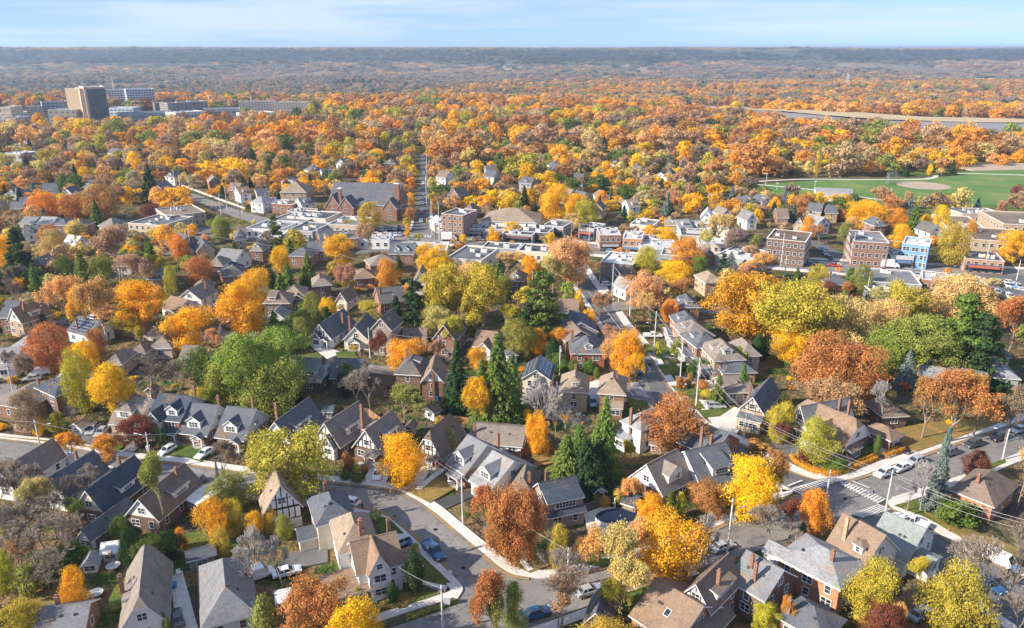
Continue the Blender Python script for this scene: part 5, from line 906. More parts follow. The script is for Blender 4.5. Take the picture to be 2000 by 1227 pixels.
# ------------------------------------------------------------------ flat-roofed and large buildings
def flat(L, Rr, z, dep, wc, rc, rows=0, cols=0, label=None, desc=None, mark=None, shop=False, units=2, parapet=.5, cat='shop', name='flat_roofed_building', sides=True, wmk=None, wh=1.4, ww=1.3, base=0, roofmat='flat_roof', front_z=None):
    a, b_ = G(*L, z + base), G(*Rr, z + base); dv = b_ - a; w = dv.length; ang = math.atan2(dv.y, dv.x); nv = Vector((-dv.y, dv.x, 0)).normalized(); c = (a + b_) / 2 + nv * dep / 2; c.z = base
    root = thing(name, cat, desc or f'flat {RW.get(rc, rc)}-roofed {WW[wc]} building', c, ang, 'shopping street buildings' if cat == 'shop' else None, label, mark, z); FOOT.append((c.x, c.y, ang, w / 2 + 2, dep / 2 + 2))
    X, Y = w / 2, dep / 2; b = MB(); b.box(-X, X, -Y, Y, 0, z - .02); p = parapet
    for (x0, x1, y0, y1) in ((-X, X, -Y, -Y + .3), (-X, X, Y - .3, Y), (-X, -X + .3, -Y + .3, Y - .3), (X - .3, X, -Y + .3, Y - .3)): b.box(x0, x1, y0, y1, z - .02, z + p)
    wl_ = b.obj('wall', [wmk or wmat(wc)], root, color=WC[wc]); cb = MB()
    for (x0, x1, y0, y1) in ((-X - .06, X + .06, -Y - .06, -Y + .36), (-X - .06, X + .06, Y - .36, Y + .06), (-X - .06, -X + .36, -Y + .36, Y - .36), (X - .36, X + .06, -Y + .36, Y - .36)): cb.box(x0, x1, y0, y1, z + p, z + p + .12)
    cb.obj('coping', 'trim', root); r = MB(); r.box(-X + .3, X - .3, -Y + .3, Y - .3, z - .01, z + .08); r.obj('roof', roofmat, root, color=tuple(v * .72 for v in RC[rc]))
    for k in range(units):
        u = MB(); s = rnd.uniform(.6, 1.3); u.box(-s, s, -s * .7, s * .7, .1, s * 1.1 + .3, 0); u.box(-s * .6, s * .6, -s * .45, s * .45, s * 1.1 + .3, s * 1.1 + .42, 1); u.obj('rooftop_unit', ['paint', 'rubber'], root, (rnd.uniform(-.75, .75) * (X - 1), rnd.uniform(-.6, .7) * (Y - 1), z), color=(.6, .6, .6))
    cd = Vector((-c.x, -c.y)).normalized(); st = z / max(rows, 1)
    for nx, ny, half, off in ((0, -1, X, Y), (-1, 0, Y, X), (1, 0, Y, X)):
        wn_ = Vector((nx * math.cos(ang) - ny * math.sin(ang), nx * math.sin(ang) + ny * math.cos(ang)))
        if wn_.dot(cd) < .1 or (nx and not sides): continue
        n = cols if nx == 0 else max(1, int(cols * half / X)); out = math.atan2(ny, nx)
        for i in range(rows):
            for j in range(n):
                tt = -half + 2 * half * (j + .5) / n; x, y = (tt, ny * off) if nx == 0 else (nx * off, tt)
                window(root, x, y, st * (i + .55), out, min(ww, 2 * half / n * .7), min(wh, st * .6), 1 if ww < 1.5 else 2, False)
    if shop:
        s = MB(); s.box(-X * .92, X * .92, -.08, .03, .3, 2.7, 0); s.box(-X * .92, X * .92, -.12, .0, 2.75, 3.3, 1)
        for j in range(1, int(X)): s.box(-X + 2 * j - .06, -X + 2 * j + .06, -.14, 0, .3, 2.75, 1)
        s.obj('shop_front', ['glass', 'paint'], root, (0, -Y, 0), color=rnd.choice([(.1, .1, .11), (.3, .08, .05), (.08, .12, .2), (.5, .48, .42)]))
        aw = MB(); aw.face([(-X * .8, 0, 3), (X * .8, 0, 3), (X * .8, -1.3, 2.4), (-X * .8, -1.3, 2.4)]); aw.face([(-X * .8, -1.3, 2.2), (X * .8, -1.3, 2.2), (X * .8, -1.3, 2.4), (-X * .8, -1.3, 2.4)]); aw.obj('awning', 'paint', root, (0, -Y, 0), color=rnd.choice([(.08, .08, .09), (.3, .3, .3), (.1, .16, .26), (.35, .1, .06)]))
    return root
SHOPS = '''250 438 318 443 6 20 lgrey grey 2 6 0;318 445 330 441 5 12 grey slate 1 2 0;326 425 402 416 6.5 22 buff tan 2 6 0;525 432 590 437 5 18 lgrey lgrey 1 6 1;560 425 636 430 5.5 16 cream slate 1 6 1;480 448 545 452 4.5 18 white lgrey 1 5 0;560 452 610 455 4.5 18 lgrey grey 1 5 0;500 468 545 468 4.5 14 white white 1 4 0;640 440 700 443 5 18 beige lgrey 1 5 0;604 478 652 482 4.5 12 white lgrey 1 4 0
632 470 700 468 5.5 16 brick taupe 1 5 0;770 492 872 492 5 14 cream white 1 6 0;872 506 940 512 6 20 cream grey 1 1 0;700 470 760 470 4.5 8 white lgrey 1 4 0;862 430 868 430 3 2 lgrey grey 0 0 0;905 448 944 450 4.5 10 grey slate 1 3 1;944 450 1010 452 4.5 12 grey lgrey 1 6 1;1010 454 1070 458 4.5 14 char grey 1 5 1;1060 442 1100 446 5 14 grey grey 1 4 1
940 486 1010 490 4.8 10 grey grey 1 5 0;1010 492 1070 496 4.8 12 white slate 1 5 0;1172 462 1213 462 7.5 14 brick white 2 4 1;1216 468 1254 470 7 14 orangeb white 2 3 1;1254 476 1290 478 4.5 14 brick lgrey 1 3 1;1172 514 1236 520 6 16 taupe white 1 0 0;1255 490 1330 490 5 16 grey white 1 3 0;1290 500 1350 504 5 12 lgrey lgrey 1 4 0;1398 500 1470 512 5 18 grey white 1 3 0;1330 462 1390 464 4.5 14 lgrey slate 1 4 0;1365 478 1420 480 4.5 12 cream white 1 4 0
1690 552 1800 560 5 18 grey lgrey 1 5 0;1800 548 1905 560 4.6 12 brick white 1 6 0;1700 572 1790 574 4 6 char slate 1 5 0;1740 502 1785 504 5 10 lgrey lgrey 1 5 1;1885 508 1962 514 5.5 14 orangeb grey 2 5 1;1852 448 1930 452 6 30 beige tan 1 6 0;1900 470 2010 478 8 26 buff brown 2 7 0;1960 440 2060 444 8 30 buff tan 2 6 0;1880 420 1960 420 5 14 beige lgrey 1 4 0;530 400 570 402 5 12 brick tan 1 3 0;560 415 600 418 4 10 brick slate 1 3 0;720 462 755 464 4 6 brick slate 1 3 0
0 232 30 232 14 24 lgrey grey 3 6 0;0 210 20 210 12 24 lgrey white 2 4 0;1230 440 1275 444 4.5 14 white lgrey 1 4 0;1130 446 1160 450 5 12 grey slate 1 3 1;10 300 40 302 6 14 lgrey white 1 4 0;980 458 1040 462 4.2 6 grey slate 1 6 1'''
WC['char'] = (.1, .1, .105); WW['char'] = 'charcoal'
for q in SHOPS.replace('\n', ';').split(';'):
    v = q.split(); f = list(map(float, v[:6])); wc, rc = v[6], v[7]; f[4] *= .84 if f[0] > 240 else 1; wc = {'white': 'cream', 'lgrey': 'grey' if rnd.random() < .5 else 'beige'}.get(wc, wc) if rnd.random() < .7 else wc
    flat((f[0], f[1]), (f[2], f[3]), f[4], f[5], wc, rc, int(v[8]), int(v[9]), shop=v[10] == '1', units=rnd.randint(2, 5))
flat((862, 420), (904, 424), 10.5, 14, 'brick', 'grey', 4, 4, 'four-storey brick apartment block with cream bays at the head of the long straight street', cat='apartment block', name='apartment_building', mark='the four-storey apartment block')
flat((1497, 468), (1574, 476), 9.5, 18, 'brownb', 'rust', 3, 6, 'large brown-roofed brick apartment block beside the short side street', cat='apartment block', name='apartment_building', mark='the brown-roofed apartment block')
flat((1668, 474), (1737, 478), 9.5, 20, 'brick', 'lgrey', 3, 5, 'brick apartment block with stacked balconies, left of the bright blue building', cat='apartment block', name='apartment_building', mark='the apartment block with balconies')
flat((1762, 478), (1815, 484), 8.6, 14, 'blue', 'white', 3, 3, 'bright blue three-storey building with tan window panels', cat='building', name='blue_building', mark='the bright blue building', ww=2.2)
# brown hip-roofed hall and the others with pitched roofs on the shopping street
house((938, 432), (1048, 436), 6, 20, 'H', 4.5, 'tan', 'white', None, '', 'long white hall with tan hip roof behind the shops', fine=False, cat='hall', name='hall', mark='the tan-roofed white hall')
house((545, 376), (598, 376), 6, 16, 'H', 5, 'tan', 'buff', None, '', 'pale tan hip-roofed hall left of the church', fine=False, cat='hall', name='hall')
# church
ch = house((640, 398), (775, 402), 7, 20, 'S', 9, 'slate', 'brick', None, 'GF,-.8,8,4,6,6 GF,-.42,8,4,6,5 GF,.85,7,3,6,4.5', 'brick church with a great slate roof and a row of pointed gables', fine=False, cat='church', name='church', mark='the slate-roofed church')
b = MB(); b.box(-1.2, 1.2, -1.2, 1.2, 0, 17, 0); b.box(-1.4, 1.4, -1.4, 1.4, 17, 17.5, 1); b.box(-.9, .9, -.9, .9, 17.5, 18.6, 0); b.obj('chimney', ['brick', 'trim'], ch, (17, -6, 0), color=WC['brick'])
b = MB(); b.box(-.7, .7, -.7, .7, 0, 15, 0); b.box(-.9, .9, -.9, .9, 15, 15.4, 1); b.obj('chimney', ['brick', 'trim'], ch, (-10, -12.6, 0), color=WC['brick'])
# campus far behind the trees
def slab(L, Rr, top, base_y, dep, wc, rc, rows, cols, label, **k):
    z = zat(G(*L), top); a, b_ = G(*L), G(*Rr); return _flat_w(a, b_, z, dep, wc, rc, rows, cols, label, **k)
def _flat_w(a, b_, z, dep, wc, rc, rows, cols, label, **k):
    pa, pb = P((a.x, a.y, z)), P((b_.x, b_.y, z)); return flat(pa[:2], pb[:2], z, dep, wc, rc, rows, cols, label, cat=k.pop('cat', 'campus building'), name=k.pop('name', 'campus_building'), units=k.pop('units', 4), parapet=.8, **{'ww': 3.4, 'wh': 2, **k})
t = NT('curtain'); p = t.pos(True); q = t.N('ShaderNodeSeparateXYZ', {0: p}); v = t.N('ShaderNodeCombineXYZ', {0: t.math('ADD', q.outputs[0], q.outputs[1]), 1: q.outputs[2]}).outputs[0]
bk = t.N('ShaderNodeTexBrick', {'Vector': v, 'Color1': (.035, .06, .09, 1), 'Color2': (.10, .12, .13, 1), 'Mortar': (.07, .09, .11, 1), 'Scale': 1, 'Mortar Size': .35, 'Brick Width': 3.2, 'Row Height': 3.4}); bk.offset = 0; t.bsdf(bk.outputs['Color'], .4, spec=.5)
TW = slab((175, 240), (216, 238), 172, 0, 34, 'buff', 'white', 0, 0, 'tall tan tower with a dark glazed front, highest building on the campus', name='tower_block', mark='the tan tower block', units=1)
for ch_ in TW.children:
    if ch_.name.startswith('wall'): ch_.data.materials[0] = MATS['stucco']; ch_.color = (.62, .45, .32, 1); wd = ch_.data
X_ = max(v.co.x for v in wd.vertices); Y_ = max(v.co.y for v in wd.vertices); Z_ = max(v.co.z for v in wd.vertices)
b = MB(); b.box(-X_ + 2.5, X_ + .1, -Y_ - .15, -Y_ - .02, 2, Z_ - 2); b.obj('glazing', 'curtain', TW)
b = MB(); b.box(-X_ - 4, -X_ - .03, Y_ - 30, Y_, 0, Z_ - 1.5); 
b.obj('stair_wing', 'stucco', TW, color=(.62, .45, .32))
slab((138, 238), (172, 239), 174, 0, 30, 'buff', 'white', 0, 0, 'windowless sunlit tan wing on the left of the tall tower', name='tower_wing', units=0).children[0].color = (.66, .47, .33, 1)
slab((216, 214), (262, 213), 177, 0, 20, 'lgrey', 'white', 9, 8, 'pale glass-grey hospital block right beside the tan tower', name='hospital_block', mark='the pale hospital block', ww=3, wh=2)
slab((252, 216), (306, 214), 176, 0, 24, 'lblue', 'white', 9, 10, 'wide blue-grey hospital block with rows of small windows', name='hospital_block', ww=2.6, wh=1.8)
slab((215, 226), (262, 226), 212, 0, 20, 'lblue', 'white', 2, 6, 'low white-roofed pavilion in front of the hospital blocks', ww=3, wh=1.5)
slab((232, 236), (338, 232), 224, 0, 26, 'grey', 'lgrey', 1, 14, 'long low grey wing stretching before the hospital blocks', ww=3, wh=1.5)
slab((304, 218), (330, 217), 203, 0, 20, 'brownb', 'slate', 3, 5, 'short brown wing between the hospital and the dark slab with a tower'); slab((330, 224), (408, 219), 203, 0, 22, 'taupe', 'lgrey', 5, 10, 'dark brown five-storey slab with a small stair tower', mark='the dark campus slab')
slab((468, 220), (538, 219), 200, 0, 20, 'beige', 'taupe', 6, 12, 'brown six-storey residence, left half of the far pair'); slab((536, 220), (606, 220), 201, 0, 20, 'taupe', 'taupe', 6, 12, 'brown six-storey residence, right half of the far pair', mark='the brown residences')
slab((345, 236), (400, 232), 222, 0, 24, 'lgrey', 'white', 1, 8, 'low white-roofed campus hall in front of the dark slab'); slab((400, 228), (470, 226), 215, 0, 24, 'lgrey', 'lgrey', 1, 8, 'long pale campus hall between the slab and the residences'); slab((486, 242), (540, 238), 224, 0, 26, 'white', 'white', 1, 6, 'white stepped-roof campus hall below the brown residences')
slab((55, 230), (85, 229), 210, 0, 16, 'beige', 'grey', 5, 4, 'beige five-storey block left of the tower'); slab((86, 226), (134, 224), 201, 0, 16, 'grey', 'lgrey', 5, 6, 'grey stepped block behind the beige five-storey block'); slab((98, 240), (152, 240), 216, 0, 18, 'taupe', 'lgrey', 3, 5, 'squat taupe block with rounded shoulders below the tall tower'); slab((0, 228), (40, 228), 222, 0, 30, 'lgrey', 'white', 1, 4, 'long low white building at the left edge of the campus')
# park pavilion, silo-like mast
house((1594, 378), (1668, 381), 4, 12, 'S', 2.2, 'lgrey', 'white', None, '', 'low white park pavilion with columns beside the playing field', fine=False, cat='pavilion', name='pavilion', mark='the park pavilion')
# ------------------------------------------------------------------ vehicles
CARN = {}
def ring(x, w, z0, z1, zb=None, taper=.0, n=0):              # cross-section of the body at x
    h = z1 - z0; return [(x, -w * .86, z0), (x, -w, z0 + h * .22), (x, -w, z0 + h * .62), (x, -w * (.93 - taper), z1 - .03), (x, -w * .6, z1), (x, w * .6, z1), (x, w * (.93 - taper), z1 - .03), (x, w, z0 + h * .62), (x, w, z0 + h * .22), (x, w * .86, z0)]
CARP = dict(sedan=(4.6, .9, [(-2.3, .45, .72), (-2.2, .3, .86), (-1.6, .26, .95), (0, .26, .93), (1.2, .26, .9), (2.0, .28, .78), (2.3, .42, .62)], [(-1.75, .93, .8), (-1.1, 1.42, .68), (.25, 1.44, .68), (1.05, .92, .8)]),
            suv=(4.6, .94, [(-2.3, .5, .9), (-2.22, .32, 1.0), (-1.6, .28, 1.08), (0, .28, 1.06), (1.3, .3, 1.02), (2.1, .32, .9), (2.3, .45, .7)], [(-2.1, 1.05, .84), (-1.75, 1.66, .72), (.3, 1.68, .72), (1.15, 1.03, .82)]),
            hatch=(4.2, .88, [(-2.1, .45, .8), (-2.02, .3, .92), (-1.4, .26, .96), (0, .26, .94), (1.1, .26, .9), (1.85, .28, .78), (2.1, .42, .6)], [(-1.95, .95, .8), (-1.45, 1.46, .68), (.2, 1.5, .68), (1.0, .92, .78)]),
            pickup=(5.6, .98, [(-2.8, .6, 1.0), (-2.75, .45, 1.1), (-.6, .42, 1.12), (.5, .42, 1.1), (1.5, .42, 1.08), (2.5, .45, 1.0), (2.8, .55, .8)], [(-.75, 1.1, .88), (-.5, 1.78, .76), (.6, 1.8, .76), (1.35, 1.08, .86)]),
            van=(5.4, 1.0, [(-2.7, .45, 1.1), (-2.68, .32, 1.3), (-1, .3, 1.3), (.8, .3, 1.25), (1.7, .32, 1.1), (2.4, .34, .95), (2.7, .45, .7)], [(-2.68, 1.28, .96), (-2.6, 2.2, .86), (.9, 2.22, .86), (1.75, 1.12, .9)]))
def carmesh(kind):
    L_, W_, body, cab = CARP[kind]; b = MB(); b.loft([ring(x, W_ * (.9 if abs(x) > L_ / 2 - .05 else 1), z0, z1) for x, z0, z1 in body]); n1 = len(b.f)
    if kind == 'pickup': b.box(-2.7, -.85, -.95, -.86, 1.06, 1.24); b.box(-2.7, -.85, .86, .95, 1.06, 1.24); b.box(-2.78, -2.68, -.95, .95, 1.06, 1.22)
    rf = MB(); rf.loft([[(x, -w * W_, z - (.04 if 0 < i < 3 else 0)), (x, -w * W_ * .85, z), (x, w * W_ * .85, z), (x, w * W_, z - (.04 if 0 < i < 3 else 0))] for i, (x, z, w) in enumerate(cab)])
    g = MB(); z0 = cab[0][1]; (x0, _, w0), (x1, zt, w1), (x2, _, w2), (x3, z3, w3) = cab
    roof = MB(); roof.loft([[(x, -w * W_, zt - .1), (x, -w * W_ * .93, zt + .02), (x, w * W_ * .93, zt + .02), (x, w * W_, zt - .1)] for x, w in ((x1 - .05, w1), (x2 + .05, w2))])
    base0, base3 = z0 - .1, z3 - .1
    glass = MB(); glass.raw([(x0, -w0 * W_, base0), (x0, w0 * W_, base0), (x3, -w3 * W_, base3), (x3, w3 * W_, base3), (x1, -w1 * W_, zt - .06), (x1, w1 * W_, zt - .06), (x2, -w2 * W_, zt - .06), (x2, w2 * W_, zt - .06)],
        [(0, 1, 5, 4), (2, 6, 7, 3), (0, 4, 6, 2), (1, 3, 7, 5)])
    pil = MB()
    for s in (-1, 1):
        for xa, wa, za, xb, wb_, zb_ in ((x0, w0, base0, x1, w1, zt), (x3, w3, base3, x2, w2, zt), ((x0 + x3) / 2 - .1, (w0 + w3) / 2, base0, (x1 + x2) / 2 - .1, w1, zt)): pil.tube([(xa, s * wa * W_ * 1.005, za), (xb, s * wb_ * W_ * 1.005, zb_ - .03)], [.05, .05], 4)
    bd = MB(); bd.v, bd.f, bd.m = b.v, b.f, b.m
    for q in (roof, pil): bd.raw(q.v, q.f)
    if kind == 'van': glass = MB(); glass.raw([(x3, -w3 * W_, base3), (x3, w3 * W_, base3), (x2, -w2 * W_, zt - .06), (x2, w2 * W_, zt - .06)], [(0, 1, 3, 2)]); bd.box(x0, x2, -w1 * W_, w1 * W_, 1.1, zt - .02); bd.raw([(x2, -w2 * W_, 1.1), (x3, -w3 * W_, base3), (x2, -w2 * W_, zt - .1), (x2, w2 * W_, 1.1), (x3, w3 * W_, base3), (x2, w2 * W_, zt - .1)], [(0, 1, 2), (3, 5, 4)])
    wr = .36 if kind in ('suv', 'pickup', 'van') else .32; ty = MB(); ty.tube([(0, -.11, 0), (0, .11, 0)], [wr, wr], 16); rm = MB(); rm.tube([(0, -.125, 0), (0, .125, 0)], [wr * .58, wr * .58], 10)
    hl = MB(); hl.box(-.06, .06, -.2, .2, -.08, .08)
    return dict(body=bd.mesh('body', ['car_paint'], False), cabin=glass.mesh('windows', ['glass']), tyre=ty.mesh('wheel', ['rubber']), rim=rm.mesh('rim', ['chrome']), light=hl.mesh('headlight', ['lamp_lens']), L=L_, W=W_, wr=wr, hz=body[-1][2] - .02)
CC = dict(white=(.75, .76, .77), silver=(.42, .44, .46), grey=(.16, .17, .18), black=(.02, .02, .023), blue=(.03, .10, .22), red=(.4, .03, .02), darkgrey=(.07, .075, .08), sky=(.25, .38, .5))
CK = dict(sedan='sedan', suv='SUV', hatch='hatchback', pickup='pickup truck', van='van')
def car(px, py, tx, ty_, kind, col, label=None, mark=None, fine=True, z=.03, group='parked cars'):   # centre (px,py), pointing towards (tx,ty) in the photo
    if kind not in CARN: CARN[kind] = carmesh(kind)
    m = CARN[kind]; p = G(px, py, z + .7); q = G(tx, ty_, z + .7); a = math.atan2(q.y - p.y, q.x - p.x)
    nm = {'pickup': 'pickup_truck', 'van': 'van'}.get(kind, 'parked_car'); o = thing(nm, {'pickup': 'pickup truck', 'van': 'van'}.get(kind, 'car'), f'{col.replace("dark", "dark ").replace("sky", "pale blue")} {CK[kind]}', (p.x, p.y, z), a, group, label, mark, .8)
    newobj('body', m['body'], o, color=CC[col]); newobj('car_window', m['cabin'], o)
    if fine:
        for sx in (-1, 1):
            for sy in (-1, 1):
                w = newobj('wheel', m['tyre'], o, (sx * m['L'] * .3, sy * (m['W'] - .08), m['wr'])); newobj('rim', m['rim'], w)
        for sy in (-1, 1): newobj('headlight', m['light'], o, (m['L'] / 2 - .07, sy * m['W'] * .68, m['hz']))
    return o
for a in [(180, 838, 170, 850, 'suv', 'silver', 'silver SUV behind its white neighbour on the drive of the taupe-roofed house'), (198, 842, 188, 852, 'sedan', 'silver', 'pale sedan half hidden on the drive beside the silver SUV'), (326, 878, 312, 886, 'hatch', 'white', 'white hatchback on the drive before the dark-roofed brick house'), (399, 884, 387, 892, 'sedan', 'white', 'white sedan on the drive of the third cottage in the row'),
          (378, 936, 350, 933, 'suv', 'grey', 'dark grey SUV parked on the curved street near the thin pine'), (212, 919, 190, 915, 'sedan', 'white', 'white car behind the orange tree on the curved street'), (120, 898, 95, 895, 'van', 'white', 'white van at the kerb behind the bare trees'), (403, 975, 395, 990, 'suv', 'darkgrey', 'dark SUV beside the flat white-roofed garage'), (682, 978, 660, 972, 'hatch', 'white', 'white hatchback parked askew where the curved street bends'),
          (737, 925, 735, 935, 'hatch', 'white', 'white hatchback on the drive beside the bright yellow tree'), (778, 1060, 762, 1066, 'suv', 'silver', 'silver hatchback beside the rust-roofed white corner house'), (847, 1075, 862, 1090, 'pickup', 'blue', 'dark blue pickup truck on the curved street'), (560, 1115, 580, 1110, 'sedan', 'white', 'white sedan parked on grass beside the bare grey tree'), (503, 1122, 540, 1110, 'van', 'white', 'long white camper van behind the bare grey tree'),
          (345, 1205, 340, 1185, 'sedan', 'darkgrey', 'grey car in the drive between the two bottom-left houses'), (1781, 1018, 1755, 1008, 'pickup', 'white', 'white pickup truck parked beside the crossing corner'), (1726, 923, 1708, 931, 'suv', 'white', 'white SUV nearest to the marked crossing'), (1760, 912, 1745, 918, 'sedan', 'white', 'small white car behind the nearest white SUV'), (1788, 900, 1770, 906, 'suv', 'silver', 'silver SUV partly behind the blue spruce'),
          (1852, 883, 1835, 889, 'suv', 'grey', 'dark grey SUV parked right of the blue spruce'), (1900, 866, 1882, 872, 'suv', 'darkgrey', 'dark SUV with white trim between the grey and the black cars'), (1951, 853, 1935, 858, 'suv', 'black', 'black SUV under the russet tree on the right'), (1990, 838, 1975, 843, 'sedan', 'silver', 'silver car at the right edge of the cross street'), (1758, 874, 1775, 882, 'sedan', 'black', 'black sedan in front of the small rust-roofed garage'),
          (1263, 703, 1258, 692, 'suv', 'grey', 'grey-blue SUV on the main street beside the birch'), (1246, 722, 1252, 733, 'sedan', 'black', 'black car half under the birch on the main street'), (1225, 660, 1230, 668, 'sedan', 'silver', 'silver car near the pink tree on the main street'), (1275, 655, 1290, 655, 'pickup', 'white', 'white pickup truck in the drive opposite the birch'), (1399, 792, 1420, 792, 'suv', 'silver', 'silver SUV in the drive beside the small pine'), (1187, 555, 1200, 554, 'suv', 'white', 'white SUV on the drive near the far crossing'),
          (1192, 529, 1192, 534, 'suv', 'white', None), (1216, 529, 1216, 534, 'suv', 'darkgrey', None), (1180, 530, 1181, 535, 'sedan', 'silver', None), (1900, 1073, 1918, 1081, 'hatch', 'white', 'white and dark hatchback on the right kerb of the lower main street'), (1958, 1097, 1975, 1105, 'van', 'white', 'white van parked furthest down the main street'), (1935, 1140, 1950, 1150, 'sedan', 'blue', 'blue car behind the large bare tree'), (1796, 1196, 1810, 1185, 'sedan', 'sky', 'pale blue car under the yellow-green maple'), (1412, 1066, 1430, 1060, 'sedan', 'silver', 'silver car on the lower cross street by the pale bare trees'),
          (1048, 1195, 1065, 1190, 'sedan', 'blue', 'blue car at the bottom junction behind the bare brown tree'), (1150, 1152, 1170, 1146, 'sedan', 'silver', 'silver car parked under the pale yellow trees'), (900, 848, 907, 856, 'suv', 'grey', 'silver SUV at the end of the fenced yard behind the grey-roofed house'), (1158, 785, 1160, 795, 'suv', 'sky', 'pale truck between the two tan hip-roofed houses'), (78, 728, 60, 730, 'van', 'white', 'white van in the yard beside the russet tree'), (62, 738, 45, 740, 'sedan', 'silver', 'silver car beside the white van in the yard'),
          (236, 1018, 225, 1027, 'sedan', 'white', 'white car between the brown brick houses'), (185, 622, 200, 626, 'suv', 'white', 'white SUV on the back street under the pale orange trees'), (720, 990, 740, 990, 'sedan', 'white', None)][:-1]:
    car(*a[:6], label=a[6], mark={'blue': 'the dark blue pickup', 'white': 'the white pickup'}.get(a[5]) if a[4] == 'pickup' and a[1] > 900 else None)
# cars in the shopping street and its lots
rc_ = list(CC)[:8]
for x0, y0, x1, y1, n, tx, ty_ in [(868, 462, 938, 466, 8, 0, 6), (950, 476, 1090, 484, 14, 9, .6), (905, 466, 1040, 470, 11, 9, .5), (735, 448, 790, 446, 7, 0, 6), (725, 456, 785, 458, 7, 0, 6), (1120, 455, 1150, 470, 3, 2, 3), (1500, 510, 1640, 518, 6, 9, 1), (1700, 530, 1990, 552, 10, 9, 1), (1500, 487, 1556, 495, 6, 0, 5), (1920, 560, 1990, 585, 6, 5, 3), (1925, 550, 1995, 560, 6, 5, 3), (530, 394, 610, 398, 7, 3, 2),
                                   (620, 446, 760, 464, 6, 9, 1), (1400, 508, 1470, 514, 4, 9, 1), (822, 440, 828, 330, 6, 0, 4), (310, 485, 345, 480, 4, 4, 2), (1625, 508, 1600, 482, 3, 3, 3), (1180, 490, 1330, 498, 6, 9, 1), (1930, 600, 1990, 608, 5, 2, 4), (800, 462, 815, 470, 1, 9, 1)]:
    for i in range(n):
        t_ = (i + .5) / n + rnd.uniform(-.03, .03); px, py = x0 + (x1 - x0) * t_, y0 + (y1 - y0) * t_
        car(px, py, px + tx, py + ty_, rnd.choice(('sedan', 'suv', 'suv', 'hatch')), rnd.choice(rc_), fine=False, group='cars in the shopping street')
# box truck
def boxtruck(px, py, tx, ty_, label):
    p, q = G(px, py, 1), G(tx, ty_, 1); a = math.atan2(q.y - p.y, q.x - p.x); o = thing('box_truck', 'truck', 'white box truck', (p.x, p.y, 0), a, None, label, None, 1.5)
    b = MB(); b.box(-3.6, 1.2, -1.2, 1.2, .9, 3.6); b.obj('cargo_box', 'paint', o, color=(.8, .8, .8)); b = MB(); b.loft([[(1.3, -1.1, .5), (1.3, -1.1, 2.5), (1.3, 1.1, 2.5), (1.3, 1.1, .5)], [(2.3, -1.1, .5), (2.2, -1.05, 2.5), (2.2, 1.05, 2.5), (2.3, 1.1, .5)], [(3.3, -1.0, .5), (3.3, -1.0, 1.4), (3.3, 1.0, 1.4), (3.3, 1.0, .5)]]); b.obj('cab', 'car_paint', o, color=CC['white'])
    b = MB(); b.face([(2.28, -.9, 2.4), (2.28, .9, 2.4), (3.0, .85, 1.75), (3.0, -.85, 1.75)]); b.obj('windscreen', 'glass', o)
    for x in (-2.4, 2.3):
        for y in (-1, 1): w = MB(); w.tube([(0, -.14, 0), (0, .14, 0)], [.48, .48], 14); w.obj('wheel', 'rubber', o, (x, y, .48))
boxtruck(860, 448, 861, 460, 'white box truck in front of the four-storey apartment block'); boxtruck(878, 466, 905, 466, 'white box truck turned sideways on the shopping street'); boxtruck(738 + 1000, 519, 1765, 520, 'long white truck before the apartment block with balconies')
# ------------------------------------------------------------------ poles, lamps, wires, signs
POLE = {}
def pole(base, top, label=None, arm=None, mark=None, col=(.55, .54, .52), desc='pale utility pole', bars=1, r=.15, tx=None):
    p = G(*base); h = max(3, zat(p, top)); lean = 0
    o = thing('utility_pole', 'utility pole', desc, (p.x, p.y, 0), 0, 'utility poles', label, mark, h * .5)
    b = MB(); b.tube([(0, 0, -.1), (0, 0, h * .5), (0, 0, h)], [r * 1.15, r, r * .72], 10); b.obj('shaft', 'wood_pole', o, color=col, smooth=True)
    if bars:
        b = MB(); b.box(-.9, .9, -.06, .06, h - .75, h - .6, 0); b.obj('crossarm', 'wood_pole', o, color=(.3, .27, .24), rz=R(63)); 
    for k in range(2 if r > .12 else 0): b = MB(); b.tube([(.0, 0, h - 1.9 - k), (0, 0, h - 1.3 - k)], [.16, .16], 8); 
    if arm:
        a = R(arm); c_, s_ = math.cos(a), math.sin(a); hz = min(h - .5, 8.5); b = MB(); b.tube([(0, 0, hz - .9), (c_ * .9, s_ * .9, hz - .1), (c_ * 2.2, s_ * 2.2, hz + .15)], [.05, .045, .04], 6); ar = b.obj('lamp_arm', 'chrome', o)
        b = MB(); b.loft([[(-.1, -.06, 0), (.1, -.06, 0), (.1, .06, 0), (-.1, .06, 0)], [(-.35, -.16, -.06), (.4, -.16, -.06), (.4, .16, -.06), (-.35, .16, -.06)]]); b.obj('lamp_head', 'lamp_lens', ar, (c_ * 2.3, s_ * 2.3, hz + .15), a)
    if tx: b = MB(); b.tube([(.28, 0, h * tx), (.28, 0, h * tx + .9)], [.24, .24], 10); b.obj('transformer', 'paint', o, color=(.5, .52, .53))
    POLE[base] = (p.x, p.y, h); return o
def cable(p, q, sag=.6, r=.032, label=None, off=(0, 0, 0)):
    a, c = Vector(p) + Vector(off), Vector(q) + Vector(off); n = 14; pts = [a.lerp(c, i / n) - Vector((0, 0, 4 * sag * (i / n) * (1 - i / n))) for i in range(n + 1)]
    b = MB(); b.tube(pts, [r] * (n + 1), 4); o = b.obj('power_cable', 'wire'); thing('power_cable', 'cable', 'overhead power cable', pts[7], 0, 'overhead cables', label, None, 0, o); return o
